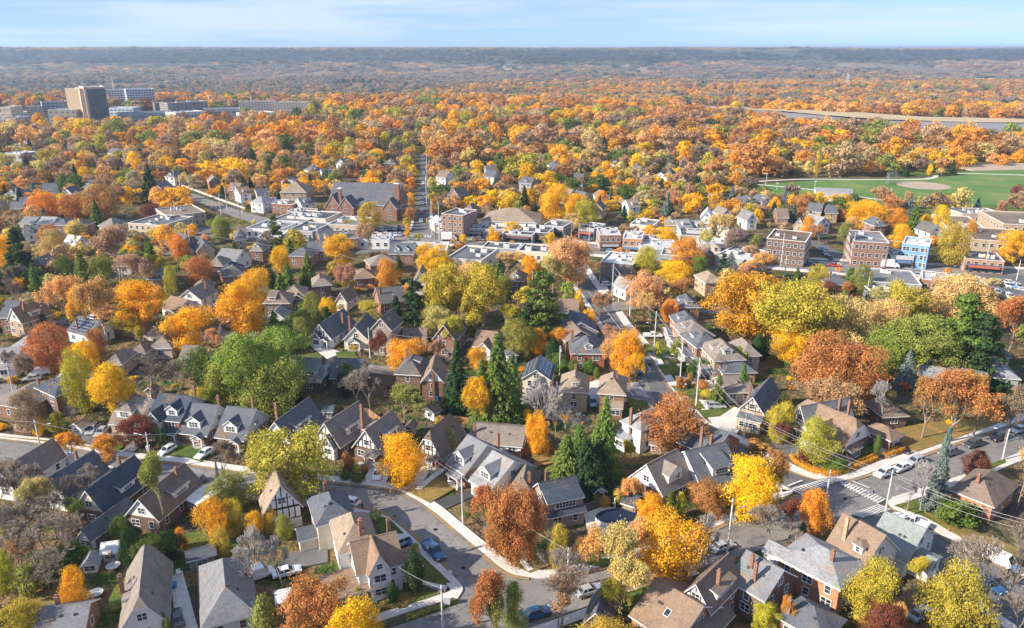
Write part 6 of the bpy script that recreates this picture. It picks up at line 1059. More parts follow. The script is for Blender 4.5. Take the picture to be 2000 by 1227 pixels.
PL = [((1725, 1022), 918, 'tallest pale pole on the near corner of the marked crossing', None, 0), ((1612, 985), 918, 'slim pale pole at the upper corner of the marked crossing', 200, 0), ((1957, 900), 838, 'pale lamp pole right of the blue spruce', 150, 0), ((1359, 795), 700, 'pale pole on the verge beside the three small lawns', None, 0), ((1327, 757), 662, 'pale lamp pole by the two pink shrubs on the main street', 160, 0), ((1277, 690), 608, 'pale pole with a yellow tag opposite the birch', 150, 0), ((1452, 862), 800, 'pale lamp pole near the pale garage drive', 200, 0),
      ((1230, 617), 556, None, None, 0), ((1208, 590), 533, None, None, 0), ((1195, 588), 515, None, None, 0), ((1171, 552), 510, None, None, 0), ((904, 1027), 925, 'tall pale pole with lamp between the grey-roofed house and the russet oak', 160, 0), ((298, 920), 845, 'pale pole by the white bin on the curved street', 170, 0), ((86, 905), 820, 'grey pole with a curved lamp at the left of the curved street', 20, 0), ((28, 775), 710, 'pale double lamp pole near the left edge', 150, 0), ((865, 1235), 1143, 'bare wooden pole at the corner lawn', None, 0),
      ((1108, 1150), 1070, 'pale pole in front of the bare brown tree', None, 0), ((1420, 1083), 974, 'pale pole right of the golden maple', 25, 0), ((1200, 1000), 985, None, None, 0), ((98, 612), 567, None, None, 0), ((209, 672), 635, None, None, 0), ((375, 505), 448, None, None, 0), ((326, 485), 440, None, None, 0), ((757, 565), 508, None, None, 0), ((655, 525), 490, None, None, 0), ((669, 500), 470, None, None, 0), ((723, 700), 640, 'grey pole in front of the taupe three-storey house', None, 0), ((858, 715), 655, 'grey pole by the brown-gabled brick house', None, 0),
      ((1093, 735), 675, 'pole with transformer behind the solar-panelled house', None, .8), ((1000 + 40, 550), 530, None, None, 0), ((1692, 582), 542, 'leaning pale pole behind the yellow-green trees', None, 0), ((1525, 518), 455, None, None, 0), ((1532, 540), 500, None, None, 0), ((1662, 517), 453, None, None, .6), ((1683, 515), 475, None, None, 0), ((1797, 545), 470, None, None, 0), ((1922, 530), 468, None, None, 0), ((1985, 548), 508, None, None, 0), ((1150, 490), 440, None, None, 0), ((858, 470), 395, None, None, 0), ((844, 460), 388, None, None, 0),
      ((345, 440), 392, None, None, 0), ((380, 445), 418, None, None, 0), ((432, 420), 378, None, None, 0), ((444, 410), 365, None, None, 0), ((474, 418), 380, None, None, 0), ((465, 400), 350, None, None, 0), ((620, 470), 415, None, None, 0), ((834, 420), 340, None, None, 0), ((835, 372), 300, None, None, 0), ((1080, 480), 430, None, None, 0), ((1000, 470), 440, None, None, 0), ((410, 345), 318, None, None, 0), ((190, 335), 308, None, None, 0), ((352, 370), 340, None, None, 0), ((370, 372), 342, None, None, 0)]
for bs, tp, lb, arm, tx in PL: pole(bs, tp, lb, arm, tx=tx or None)
for x, y0, y1 in ((1495, 368, 340), (1517, 372, 358), (1557, 395, 365), (1737, 400, 370), (1590, 378, 355)): 
    p = G(x, y0); h = zat(p, y1); o = thing('park_lamp', 'street lamp', 'thin pale floodlight mast', (p.x, p.y, 0), 0, 'park lights', None, None, h / 2); b = MB(); b.tube([(0, 0, 0), (0, 0, h)], [.16, .1], 8); b.obj('mast', 'wood_pole', o, color=(.6, .6, .6)); b = MB(); b.box(-.6, .6, -.12, .12, h - .1, h + .3); b.obj('lamp_head', 'lamp_lens', o)
def top(k, dz=0): x, y, h = POLE[k]; return (x, y, h - .5 + dz)
for a, b_, s in [((1725, 1022), None, 0)]: pass
E1 = G(2060, 1165); E1.z = POLE[(1725, 1022)][2] + 1
for k, (ox, dz) in enumerate(((0, 0), (.5, -.8), (-.5, -1.6))):
    cable(top((1725, 1022), dz), (E1.x, E1.y, 12 + dz), 1.2, off=(ox, 0, 0)); cable(top((1725, 1022), dz), top((1452, 862), dz), 1.0, off=(ox, 0, 0)); cable(top((1452, 862), dz), top((1359, 795), dz), .8, off=(ox, 0, 0)); cable(top((1359, 795), dz), top((1277, 690), dz), .8, off=(ox, 0, 0)); cable(top((1277, 690), dz), top((1230, 617), dz), .7, off=(ox, 0, 0)); cable(top((1230, 617), dz), top((1195, 588), dz), .4, off=(ox, 0, 0))
W0 = G(-60, 880)
cable((W0.x, W0.y, 9), top((86, 905)), .5); cable(top((86, 905)), top((298, 920)), .9); q = G(500, 870); cable(top((298, 920)), (q.x, q.y, 6), .7); cable(top((904, 1027)), top((1108, 1150)), .9); q = G(830, 925); cable(top((904, 1027)), (q.x, q.y, 5), .5); q = G(700, 880); cable((q.x, q.y, 5.5), (G(830, 925).x, G(830, 925).y, 5), .4)
cable(top((865, 1235)), (G(760, 1150).x, G(760, 1150).y, 5.5), .5); cable(top((723, 700)), top((858, 715)), .8)
for i, (a, b_) in enumerate([((1525, 518), (1662, 517)), ((1662, 517), (1797, 545)), ((1797, 545), (1922, 530)), ((345, 440), (432, 420)), ((432, 420), (620, 470)), ((620, 470), (858, 470)), ((858, 470), (1080, 480)), ((1080, 480), (1525, 518)), ((375, 505), (620, 470)), ((655, 525), (757, 565)), ((375, 505), (655, 525)), ((98, 612), (209, 672)), ((835, 372), (834, 420)), ((834, 420), (858, 470)), ((844, 460), (620, 470))]):
    cable(top(a), top(b_), 1.2, .04)
def sign(px, py, kind, label):
    p = G(px, py); o = thing('street_sign', 'sign', 'small street sign', (p.x, p.y, 0), rnd.uniform(-.3, .3), None, label, None, 1.5); b = MB(); b.tube([(0, 0, 0), (0, 0, 2.5)], [.035, .035], 6); b.obj('post', 'chrome', o)
    b = MB(); n = 8 if kind == 's' else 4; b.loft([[(.38 * math.cos(R(22.5 if n == 8 else 45) + i * 2 * math.pi / n), y, 2.3 + .38 * math.sin(R(22.5 if n == 8 else 45) + i * 2 * math.pi / n)) for i in range(n)] for y in (-.06, -.04)]); b.obj('sign_plate', 'paint', o, color=(.62, .63, .64))
for a in [(880, 1141, 's', 'octagonal stop sign seen from behind at the corner lawn'), (836, 1092, 'q', 'small pale sign beside the blue pickup'), (1748, 975, 's', 'octagonal sign at the right-hand kerb corner of the crossing'), (1656, 927, 'q', 'narrow white sign in front of the red hedge'), (1766, 1000, 'q', 'small wooden-post sign below the birches')]: sign(*a)
# traffic lights on the shopping street
for i, (x, y) in enumerate([(385, 432), (470, 430), (412, 420), (1140, 470), (1112, 482), (838, 452)]):
    p = G(x, y); o = thing('traffic_light', 'traffic light', 'yellow-cased traffic light', (p.x, p.y, 0), R(-20 * i), 'traffic lights on the shopping street', None, None, 3); b = MB(); b.tube([(0, 0, 0), (0, 0, 6), (3, 0, 6.4)], [.12, .1, .07], 6); b.obj('mast', 'chrome', o); b = MB(); b.box(2.8, 3.25, -.2, .2, 5.2, 6.4); b.obj('signal_head', 'paint', o, color=(.75, .42, .02))
# ------------------------------------------------------------------ fences, hedges
def line_thing(name, cat, pts, h, t, mat, col, label, desc, seg=None, posts=False):
    q = [G(*p) for p in pts]; c = q[len(q) // 2]; o = thing(name, cat, desc, c, 0, None, label, None, h / 2); b = MB(); pb = MB()
    for a, d in zip(q, q[1:]):
        v = d - a; l = v.length; an = math.atan2(v.y, v.x); m = (a + d) / 2 - c; b.obox((m.x, m.y, h / 2), an, l / 2, t / 2, h / 2)
        if posts:
            for k in range(int(l / 2.2) + 1): w = a + v * (k * 2.2 / l) - c; pb.obox((w.x, w.y, h / 2 + .06), an, .07, .07 + t / 2, h / 2 + .06)
    b.obj('panel', mat, o, color=col)
    if posts: pb.obj('post', mat, o, color=tuple(x * .75 for x in col))
    return o
t = NT('fence_wood'); p = t.pos(True); q = t.N('ShaderNodeSeparateXYZ', {0: p}); f = t.math('FRACT', t.math('MULTIPLY', t.math('ADD', q.outputs[0], q.outputs[1]), 4.5)); c = t.mix(1, ocol(t), t.ramp(f, [(0, grey(.5)), (.15, grey(1)), (1, grey(.95))]), 'MULTIPLY'); t.bsdf(t.mix(1, c, t.ramp(t.noise(2.5, 5, .7, p), [(.3, grey(.75)), (.7, grey(1.15))]), 'MULTIPLY'), .9)
for pts, col, lab in [([(990, 905), (1055, 880), (1080, 885), (1085, 900)], (.36, .17, .09), 'reddish board fence round the leaf-covered yard below the orange tree'), ([(855, 824), (900, 828), (990, 840), (1028, 850)], (.40, .2, .1), 'long reddish fence behind the low taupe bungalow'), ([(655, 820), (665, 806), (720, 812), (745, 830)], (.33, .2, .12), 'brown fence closing the yards behind the half-timbered houses'), ([(210, 650), (262, 660), (300, 672)], (.42, .34, .26), 'pale fence along the back street under the orange trees'),
                      ([(1265, 875), (1300, 895), (1320, 905)], (.3, .25, .2), 'grey-brown fence below the russet round maple'), ([(1215, 1003), (1240, 1012), (1262, 1003)], (.33, .23, .16), 'brown gate fence beside the pool shed'), ([(178, 1075), (215, 1055), (245, 1040)], (.22, .16, .12), 'dark fence along the side of the white garage'), ([(172, 1170), (180, 1195), (182, 1230)], (.36, .27, .2), 'broken wooden fence below the small orange tree'), ([(28, 842), (55, 846), (78, 852)], (.45, .3, .24), 'low pinkish garden wall at the left of the curved street'),
                      ([(1640, 905), (1660, 898)], (.2, .17, .14), 'short dark rail inside the red hedge'), ([(1135, 1003), (1190, 985), (1228, 978)], (.16, .14, .12), 'dark fence between the pool and the hedges'), ([(440, 640), (505, 634), (510, 640)], (.5, .46, .42), 'pale wall by the car park behind the big green tree'), ([(985, 700), (1060, 692), (1100, 700)], (.25, .18, .13), 'dark fence behind the solar-panelled house'), ([(265, 1100), (285, 1130), (292, 1140)], (.45, .32, .22), 'short pale fence beside the steep taupe roof')]:
    line_thing('wooden_fence', 'fence', pts, 1.8, .06, 'fence_wood', col, lab, 'wooden fence', posts=True)
for pts, k, col, w, lab in [([(1548, 895), (1556, 905), (1575, 918), (1600, 927), (1622, 930), (1650, 922), (1680, 910), (1708, 898)], 'u', 'Q', 1.6, 'long red-orange hedge curving round the corner garden'), ([(1722, 896), (1745, 888), (1762, 882)], 'u', 'Q', 1.7, 'short orange hedge beside the small garage drive'), ([(700, 1026), (720, 1018), (742, 1010)], 'u', 'J', 1.8, 'clipped green hedge beside the cream hip-roofed house'), ([(1245, 760), (1262, 770)], 'u', 'N', 1.0, None), ([(1300, 695), (1330, 700), (1342, 702)], 'u', 'D', 1.6, 'dark clipped hedge between two driveways on the main street'), ([(1280, 700), (1298, 702)], 'u', 'D', 1.5, 'dark rounded hedge beside the yellow-tagged pole')]:
    if not lab: continue
    q = smooth([G(*p).xy[:] for p in pts], 4); c = q[len(q) // 2]; o = thing('hedge', 'hedge', 'clipped hedge', (c.x, c.y, 0), 0, None, lab, None, .7); rs = np.random.default_rng(3); C = []; Nn = []
    for a, d in zip(q, q[1:]):
        n = int((d - a).length * 420); tt = rs.random((n, 1)); v = (d - a); per = Vector((-v.y, v.x, 0)).normalized(); th = rs.uniform(0, math.pi, n); base = np.array(a)[None] * (1 - tt) + np.array(d)[None] * tt - np.array([c.x, c.y, 0])
        rr = w / 2 * rs.uniform(.86, 1.05, n); cx_ = np.sign(np.cos(th)) * np.abs(np.cos(th)) ** .45 * rr; sz = np.abs(np.sin(th)) ** .45 * rr * 1.5; C.append(base + np.array(per)[None] * cx_[:, None] + np.stack([0 * sz, 0 * sz, sz], 1)); Nn.append(np.array(per)[None] * np.cos(th)[:, None] + np.array([0, 0, 1])[None] * np.sin(th)[:, None] + rs.normal(size=(n, 3)) * .4)
    V, Q = quads(np.concatenate(C), np.concatenate(Nn), .085, rs); newobj('foliage', npmesh('foliage', V, Q, ['leaf']), o, color=LC[col])
# ------------------------------------------------------------------ small garden and street things
def simple(name, cat, label, px, py, build, mat, col, rz=0, h=.5, parts=()):
    p = G(px, py); o = thing(name, cat, label, (p.x, p.y, 0), rz, None, label, None, h); b = MB(); build(b); b.obj(parts[0] if parts else 'body', mat, o, color=col); return o
def binm(b): b.loft([[(-.26, -.3, 0), (.26, -.3, 0), (.26, .3, 0), (-.26, .3, 0)], [(-.32, -.36, 1.0), (.32, -.36, 1.0), (.32, .36, 1.0), (-.32, .36, 1.0)]]); b.box(-.35, .35, -.4, .4, 1.0, 1.1); b.tube([(-.3, .38, .1), (.3, .38, .1)], [.1, .1], 8)
simple('wheeled_bin', 'bin', 'blue wheeled bin on the pavement beside the silver hatchback', 802, 1068, binm, 'paint', (.03, .14, .4)); simple('wheeled_bin', 'bin', 'white bin standing by the pole on the curved street', 290, 880, binm, 'paint', (.6, .64, .7)); simple('wheeled_bin', 'bin', 'blue bin beside the wide grey hip-roofed house', 341, 1150, binm, 'paint', (.05, .25, .6)); simple('wheeled_bin', 'bin', 'blue bin by the white porch of the rust-roofed brick house', 854, 782, binm, 'paint', (.04, .16, .5))
def mailm(b): b.box(-.5, .5, -.28, .28, .15, 1.5); b.box(-.55, .55, -.33, .33, 1.5, 1.58); b.box(-.35, .35, -.2, .2, 0, .15)
simple('mail_cabinet', 'mailbox', 'pale community mail cabinet on the corner verge behind the wooden pole', 873, 1182, mailm, 'paint', (.6, .62, .65)); simple('mail_cabinet', 'mailbox', 'pale cabinet fixed beside the pole near the golden maple', 1431, 1018, mailm, 'paint', (.5, .55, .6))
p = G(1205, 1018); o = thing('swimming_pool', 'pool', 'dark covered oval pool beside the dark blue-roofed house', (p.x, p.y, 0), R(8), None, 'dark covered oval pool beside the dark blue-roofed house', None, .6); b = MB(); E_ = [(4.0 * math.cos(i * math.pi / 20), 2.4 * math.sin(i * math.pi / 20)) for i in range(40)]
b.loft([[(x, y, 0) for x, y in E_], [(x, y, 1.1) for x, y in E_]]); b.obj('pool_wall', 'paint', o, color=(.5, .5, .5)); b = MB(); b.face([(x * .97, y * .97, 1.12) for x, y in E_]); b.obj('cover', 'paint', o, color=(.012, .025, .055))
def trm(b):
    E2 = [(math.cos(i * math.pi / 10), math.sin(i * math.pi / 10)) for i in range(20)]; b.loft([[(x * 1.1, y * 1.1, .72) for x, y in E2], [(x * 1.1, y * 1.1, .78) for x, y in E2]]); b.tube([(0, 0, 0), (0, 0, .75)], [.12, .08], 8)
simple('garden_table', 'table', 'round pale garden table on the back lawn left of the steep taupe roof', 188, 1165, trm, 'paint', (.55, .56, .56), parts=('table_top',)); simple('garden_table', 'table', 'round pale stone slab table in front of the weathered shed', 222, 1112, trm, 'paint', (.5, .48, .46), parts=('table_top',)); simple('garden_table', 'table', 'round grey patio table under the brush by the crossing', 1505, 1000, trm, 'paint', (.6, .62, .66), parts=('table_top',))
def chm(b): b.box(-.3, .3, -.3, .3, .38, .44); b.box(-.3, .3, .26, .32, .44, 1.0); [b.box(x - .03, x + .03, y - .03, y + .03, 0, .38) for x in (-.26, .26) for y in (-.26, .26)]; b.box(-.34, -.26, -.3, .3, .6, .66); b.box(.26, .34, -.3, .3, .6, .66)
simple('garden_chair', 'chair', 'white garden chair on the lawn behind the wide grey hip roof', 350, 1123, chm, 'paint', (.75, .75, .74), .6, parts=('seat',)); simple('garden_chair', 'chair', 'pale garden chair at the near edge of the crossing garden', 1485, 1003, chm, 'paint', (.7, .71, .74), 1.6, parts=('seat',))
def bhm(b): b.tube([(0, 0, 0), (0, 0, 1.7)], [.05, .05], 6); b.box(-.22, .22, -.18, .18, 1.7, 2.15); b.loft([[(-.3, -.25, 2.15), (.3, -.25, 2.15), (.3, .25, 2.15), (-.3, .25, 2.15)], [(-.3, -.02, 2.4), (.3, -.02, 2.4), (.3, .02, 2.4), (-.3, .02, 2.4)]])
simple('bird_house', 'bird house', 'white bird house on a post in the hedge-lined back garden', 320, 1106, bhm, 'paint', (.7, .7, .7)); simple('bird_house', 'bird house', 'small basket-topped post before the weathered shed', 218, 1100, bhm, 'paint', (.55, .4, .3))
def hyd(b): b.tube([(0, 0, 0), (0, 0, .6), (0, 0, .75)], [.13, .12, .03], 8); b.tube([(-.22, 0, .45), (.22, 0, .45)], [.06, .06], 6)
simple('fire_hydrant', 'hydrant', 'small orange hydrant on the lawn below the right-hand brick house', 1852, 1040, hyd, 'paint', (.7, .2, .04)); simple('fire_hydrant', 'hydrant', 'small yellow hydrant on the verge near the yellow-tagged pole', 1282, 690, hyd, 'paint', (.75, .5, .03))
# ball diamond backstop
p = G(1743, 362); o = thing('backstop', 'backstop', 'tall pale wire backstop of the ball field', (p.x, p.y, 0), R(30), None, 'tall pale wire backstop of the ball field', 'the ball field backstop', 3); b = MB(); b.tube([(4.2 * math.cos(a), 4.2 * math.sin(a), 0) for a in (0, .01)], [.01, .01], 3)
for k in range(9):
    a = R(180 * k / 8); b.tube([(4 * math.cos(a), 4 * math.sin(a), 0), (4 * math.cos(a), 4 * math.sin(a), 7.5)], [.07, .07], 5)
b.obj('frame', 'chrome', o); b = MB()
for k in range(8):
    a, c = R(22.5 * k), R(22.5 * (k + 1))
    for j in range(16): z = .4 + j * .46; b.box(0, 0, 0, 0, 0, 0) if False else b.tube([(4 * math.cos(a), 4 * math.sin(a), z), (4 * math.cos(c), 4 * math.sin(c), z)], [.045, .045], 3)
b.obj('net', 'wire', o)
# radio mast behind the campus, water-side pylon
for x, y0, y1, lab in ((226, 200, 150, 'thin white lattice mast rising behind the hospital blocks'), (410, 212, 186, 'short thin mast behind the dark campus slab'), (492, 212, 186, 'short thin mast by the brown residences')):
    p = G(x, y0); z = zat(p, y1); o = thing('radio_mast', 'mast', 'thin white mast', (p.x, p.y, 0), 0, None, lab, None, z / 2); b = MB(); [b.tube([(dx * 1.3, dy * 1.3, 0), (dx * .4, dy * .4, z)], [.25, .15], 4) for dx, dy in ((1, 0), (-.5, .87), (-.5, -.87))]; b.obj('lattice', 'trim', o)
for x, y0, h in ((1654, 165, 30), (1987, 135, 32)):
    p = G(x, y0, -18); o = thing('power_pylon', 'pylon', 'lattice power pylon', (p.x, p.y, -20), 0, 'far power pylons', None, None, h / 2); b = MB()
    for sx in (-1, 1):
        for sy in (-1, 1): b.tube([(sx * 4, sy * 4, 0), (sx * .6, sy * .6, h)], [.35, .25], 4)
    for z, w in ((h * .6, 9), (h * .78, 7), (h * .92, 5)): b.tube([(-w, 0, z), (w, 0, z)], [.35, .35], 4)
    b.obj('lattice', 'trim', o)
# person walking by the curved street
def person(px, py, a, label):
    p = G(px, py, .13); o = thing('person', 'person', label, (p.x, p.y, .13), a, None, label, None, .9); me = bpy.data.meshes.new('person')
    V = [(0, 0, .95), (0, 0, 1.2), (0, 0, 1.42), (0, .01, 1.52), (0, .02, 1.66), (0, .02, 1.76), (-.19, 0, 1.4), (-.27, .06, 1.14), (-.25, .16, .92), (.19, 0, 1.4), (.27, -.04, 1.14), (.26, -.02, .9), (-.1, 0, .9), (-.11, .16, .5), (-.11, .12, .08), (-.11, .24, .03), (.1, 0, .9), (.11, -.1, .5), (.11, -.26, .1), (.11, -.16, .04), (-.24, .2, .84), (.26, .0, .82)]
    Ed = [(0, 1), (1, 2), (2, 3), (3, 4), (4, 5), (2, 6), (6, 7), (7, 8), (8, 20), (2, 9), (9, 10), (10, 11), (11, 21), (0, 12), (12, 13), (13, 14), (14, 15), (0, 16), (16, 17), (17, 18), (18, 19)]
    rad = [.15, .16, .17, .065, .1, .075, .075, .055, .04, .075, .055, .04, .095, .07, .05, .04, .095, .07, .05, .04, .035, .035]; me.from_pydata(V, Ed, []); ob = newobj('figure', me, o, color=(.02, .02, .025)); me.materials.append(MATS['paint'])
    sk = ob.modifiers.new('skin', 'SKIN'); 
    for v_, r_ in zip(me.skin_vertices[0].data, rad): v_.radius = (r_, r_ * .85)
    me.skin_vertices[0].data[0].use_root = True; ob.modifiers.new('sub', 'SUBSURF').levels = 1; ob.modifiers['sub'].render_levels = 2
    b = MB(); b.loft([[(.105 * s * math.cos(i * math.pi / 5), .02 + .115 * s * math.sin(i * math.pi / 5), z) for i in range(10)] for s, z in ((.9, 1.66), (1, 1.74), (.75, 1.81), (.3, 1.84))]); b.obj('hair', 'paint', o, color=(.03, .02, .015))
    b = MB(); b.loft([[(.10 * s * math.cos(i * math.pi / 5), .03 + .12 * s * math.sin(i * math.pi / 5), z) for i in range(10)] for s, z in ((.6, 1.54), (.92, 1.6), (1, 1.68), (.8, 1.76))]); b.obj('face', 'paint', o, color=(.45, .26, .17))
try: person(708, 997, R(70), 'person in dark clothes walking on the pavement beside the white hatchback')
except Exception as e: print('person', e)
# ------------------------------------------------------------------ trees and shrubs between the ones placed above
rf = random.Random(11)
def seg_d(p, a, b):
    v = b - a; t = max(0, min(1, (p - a).dot(v) / max(v.dot(v), 1e-6))); return (p - a - v * t).length
ROADS = [([(820, 305), (822, 370), (825, 440)], 8), ([(330, 368), (400, 390), (475, 422), (600, 448), (760, 463), (850, 465), (1090, 480), (1330, 500), (1480, 510), (1900, 535), (2040, 550)], 13), ([(1070, 450), (1130, 540), (1165, 592), (1225, 670), (1260, 730), (1330, 800), (1560, 945), (1700, 1010), (2030, 1190)], 14),
         ([(2040, 838), (1690, 945), (1400, 1060), (1100, 1165), (800, 1260)], 10), ([(-40, 876), (250, 912), (500, 948), (700, 970), (850, 1045), (950, 1135)], 9), ([(335, 675), (620, 713), (1000, 755)], 8), ([(1572, 470), (1650, 513)], 9), ([(1195, 600), (1480, 617)], 7), ([(740, 440), (790, 460)], 14), ([(870, 462), (1010, 464)], 9)]
RS = [([G(*p).xy for p in pts], w) for pts, w in ROADS]
def free(p, r):
    q = Vector(p)
    for pts, w in RS:
        for a, b in zip(pts, pts[1:]):
            if seg_d(q, a, b) < w * .5 + r * .75: return False
    for cx, cy, an, hx, hy in FOOT:
        dx, dy = q.x - cx, q.y - cy
        if abs(dx) + abs(dy) > 90: continue
        u = dx * math.cos(an) + dy * math.sin(an); v = -dx * math.sin(an) + dy * math.cos(an)
        if abs(u) < hx + r * .7 and abs(v) < hy + r * .7: return False
    return True
def inpoly(x, y, P_):
    c = False
    for (a, b), (d, e) in zip(P_, P_[1:] + P_[:1]):
        if (b > y) != (e > y) and x < (d - a) * (y - b) / (e - b) + a: c = not c
    return c
OPEN_ = [[(1475, 345), (1860, 345), (1900, 318), (2100, 318), (2100, 420), (1840, 412), (1700, 402), (1470, 385)], [(1330, 205), (1560, 211), (2200, 234), (2200, 288), (1850, 276), (1620, 262), (1480, 236), (1330, 214)], [(1840, 420), (2060, 420), (2060, 500), (1840, 480)]]
CITY = [(150, 415), (480, 395), (640, 400), (800, 420), (1100, 425), (1300, 440), (1500, 440), (2060, 460), (2060, 580), (1700, 560), (1480, 540), (1150, 520), (850, 525), (600, 500), (300, 480)]
def palette(px, py):
    r = rf.random()
    if py < 232 or (px > 1250 and py < 300): k, c = rf.choice('rrww'), rf.choice('OOQRRRRRKKPPAGGPJJ' if py > 215 or px < 1200 else 'OOQRRAGGGAYP')
    elif py < 320: k, c = rf.choice('rrrwoosc' if px < 1000 else 'rrrwwsc'), rf.choice('RRQOGGAAYPPTJJLLEKKN')
    else: k, c = rf.choice('rroowscss'), rf.choice('GGGYYYAAPPOORLLJJNNEET')
    if k == 'c': c = rf.choice('DDNS')
    if k == 's': c = rf.choice('PPTAEKKR')
    return k, c
def occupied(x, y, r, grid, cell=28):
    gx, gy = int(x // cell), int(y // cell)
    for i in (-1, 0, 1):
        for j in (-1, 0, 1):
            for (a, b, c) in grid.get((gx + i, gy + j), ()):
                if (a - x) ** 2 + (b - y) ** 2 < (.78 * (r + c)) ** 2: return True
    return False
grid = {}
def put(x, y, r): grid.setdefault((int(x // 28), int(y // 28)), []).append((x, y, r))
for x, y, r in ALL_T: put(x, y, min(r, 10))
cand = []
for _ in range(22000):
    y = 150 + (1150 - 150) * rf.random() ** .8; u = rf.uniform(-.80, .80); x = u * y
    px, py, f = P((x, y, 0))
    if not (-90 < px < 2090) or py > 1000: continue
    if any(inpoly(px, py, q) for q in OPEN_): continue
    if inpoly(px, py, [(-100, 205), (345, 200), (640, 196), (640, 236), (500, 246), (345, 256), (-100, 262)]): continue
    city = inpoly(px, py, CITY)
    if city and rf.random() < .8: continue
    near = py > 440
    
    k, c = palette(px, py); r = rf.uniform(5, 9) if py < 330 else rf.uniform(3, 7) if py < 430 else rf.uniform(2, 4.6)
    if city: r = rf.uniform(1.3, 2.6); k = 'o' if k == 'c' else k
    if py < 300 and k in 'rw': r = rf.uniform(7.5, 12.5)
    if k == 'c': r = rf.uniform(2, 3.4)
    if py > 520 and (py > 720 or rf.random() < (.72 if px > 620 else .45)): r = rf.uniform(.7, 1.9) ; k = rf.choice('uuuhss')
    elif py > 440: r = rf.uniform(2.2, 5); k = rf.choice('sswrroc'); c = rf.choice('AATTPKEEJJGRNYL') if k != 'c' else 'N'
    if not free((x, y), r) or occupied(x, y, r, grid): continue
    h = {'r': rf.uniform(1.35, 1.75), 'w': rf.uniform(1.2, 1.5), 'o': rf.uniform(1.9, 2.4), 's': rf.uniform(1.5, 2), 'c': rf.uniform(2.6, 3.8), 'u': 1.1, 'h': 1.0}[k] * r * (1.0 if py > 300 else 1.12) 
    h = min(h, 20 if py < 300 else 15) if k != 'c' else min(h, 17)
    # keep clear of what the photograph shows standing behind: houses and shops must stay in sight
    if k not in 'uh':
        hid = False; tp = P((x, y, h))
        for (bx, by, ba, bhx, bhy) in FOOT:
            if by < y or by > y + 60: continue
            hp = P((bx, by, 4.5)); hw = bhx / hp[2] * F * .5
            if abs(hp[0] - px) < hw + r / f * F * .3 and tp[1] < hp[1]: hid = True; break
        if hid and rf.random() < (.35 if px < 640 and py > 440 else .55): continue
    put(x, y, r); cand.append((py, x, y, r, h, k, c))
# more shrubs in the near gardens
cand.sort(reverse=True)
near_c = [q for q in cand if q[5] in 'uh']; tree_c = [q for q in cand if q[5] not in 'uh']
for q in near_c[:270]:
    _, x, y, r, h, k, c = q; k = k if k in 'uh' else 'u'; tree(k, rf.choice('NNJJLRRMQYDK'), (x, y, 0), 2 * r, h)
nind = sum(1 for t_ in THINGS if t_['o'].get('category') == 'tree')
left = []
for q in tree_c:
    _, x, y, r, h, k, c = q
    kk = [t_ for t_ in ()]
    if nind < 540: tree(k, c, (x, y, terrain(x, y) - .1), 2 * r, h, lod=1); nind += 1
    else: left.append(q)
print('individual trees', nind, 'woods', len(left))
# the rest of the trees: one mass of woodland that nobody could count
pts, tint, scl, rot, idx = [], [], [], [], []
ks = [('r', 0), ('r', 1), ('r', 2), ('w', 0), ('w', 1), ('w', 2), ('o', 0), ('o', 1), ('c', 0), ('s', 0)]
def addw(x, y, z, w, h, k, c):
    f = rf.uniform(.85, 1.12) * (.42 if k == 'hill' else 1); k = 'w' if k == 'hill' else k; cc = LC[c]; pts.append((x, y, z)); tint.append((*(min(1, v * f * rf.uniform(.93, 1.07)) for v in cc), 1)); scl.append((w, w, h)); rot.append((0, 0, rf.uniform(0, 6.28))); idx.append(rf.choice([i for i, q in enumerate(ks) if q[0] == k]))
for _ in range(5000):                                        # the woods and gardens go on outside the frame
    y = 25 + 1100 * rf.random() ** 1.3; x = rf.uniform(-1.25, 1.25) * (y + 60); q_ = P((x, y, 0))
    if q_[2] < 20 or -200 < q_[0] < 2110 and q_[1] < 1330 or any(inpoly(q_[0], q_[1], q) for q in OPEN_): continue
    k, c = rf.choice('rrwosc'), rf.choice('GYAORPLJNTKE'); c = 'N' if k == 'c' else c; r = rf.uniform(2.5, 5.5) * (1 if y < 400 else 1.5)
    if not free((x, y), r) or occupied(x, y, r, grid): continue
    put(x, y, r); left.append((0, x, y, r, min(r * 1.7, 15), k, c))
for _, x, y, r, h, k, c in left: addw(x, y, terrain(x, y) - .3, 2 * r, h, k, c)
n_ = 0
for _ in range(60000):                                       # the forest beyond, thinning into the hills
    y = 1050 + (3000 - 1050) * rf.random() ** .75; x = rf.uniform(-.74, .74) * y; px, py, f = P((x, y, terrain(x, y)))
    if any(inpoly(px, py, q) for q in OPEN_): continue
    dn = fbm(x + 50, y * 1.0, 420, 3); rust = fbm(x - 900, y + 300, 260, 3)
    if y > 1900 and dn < -.05 - (2600 - y) * .0002: continue
    if y > 1250 and rf.random() < .25: continue
    lim = 1330 + 1500 * max(0, min(1, (x / y + .22) / .3)); 
    if (rust > -.16 or y < 1300) and y < lim: k, c = rf.choice('rwww'), rf.choice('ORRQRGAPPKKTJJ')
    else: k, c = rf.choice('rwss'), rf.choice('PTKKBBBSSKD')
    r = rf.uniform(7, 11.5); addw(x, y, terrain(x, y) - 2, 2 * r, rf.uniform(13, 19), k, c); n_ += 1
    if n_ > 11000: break
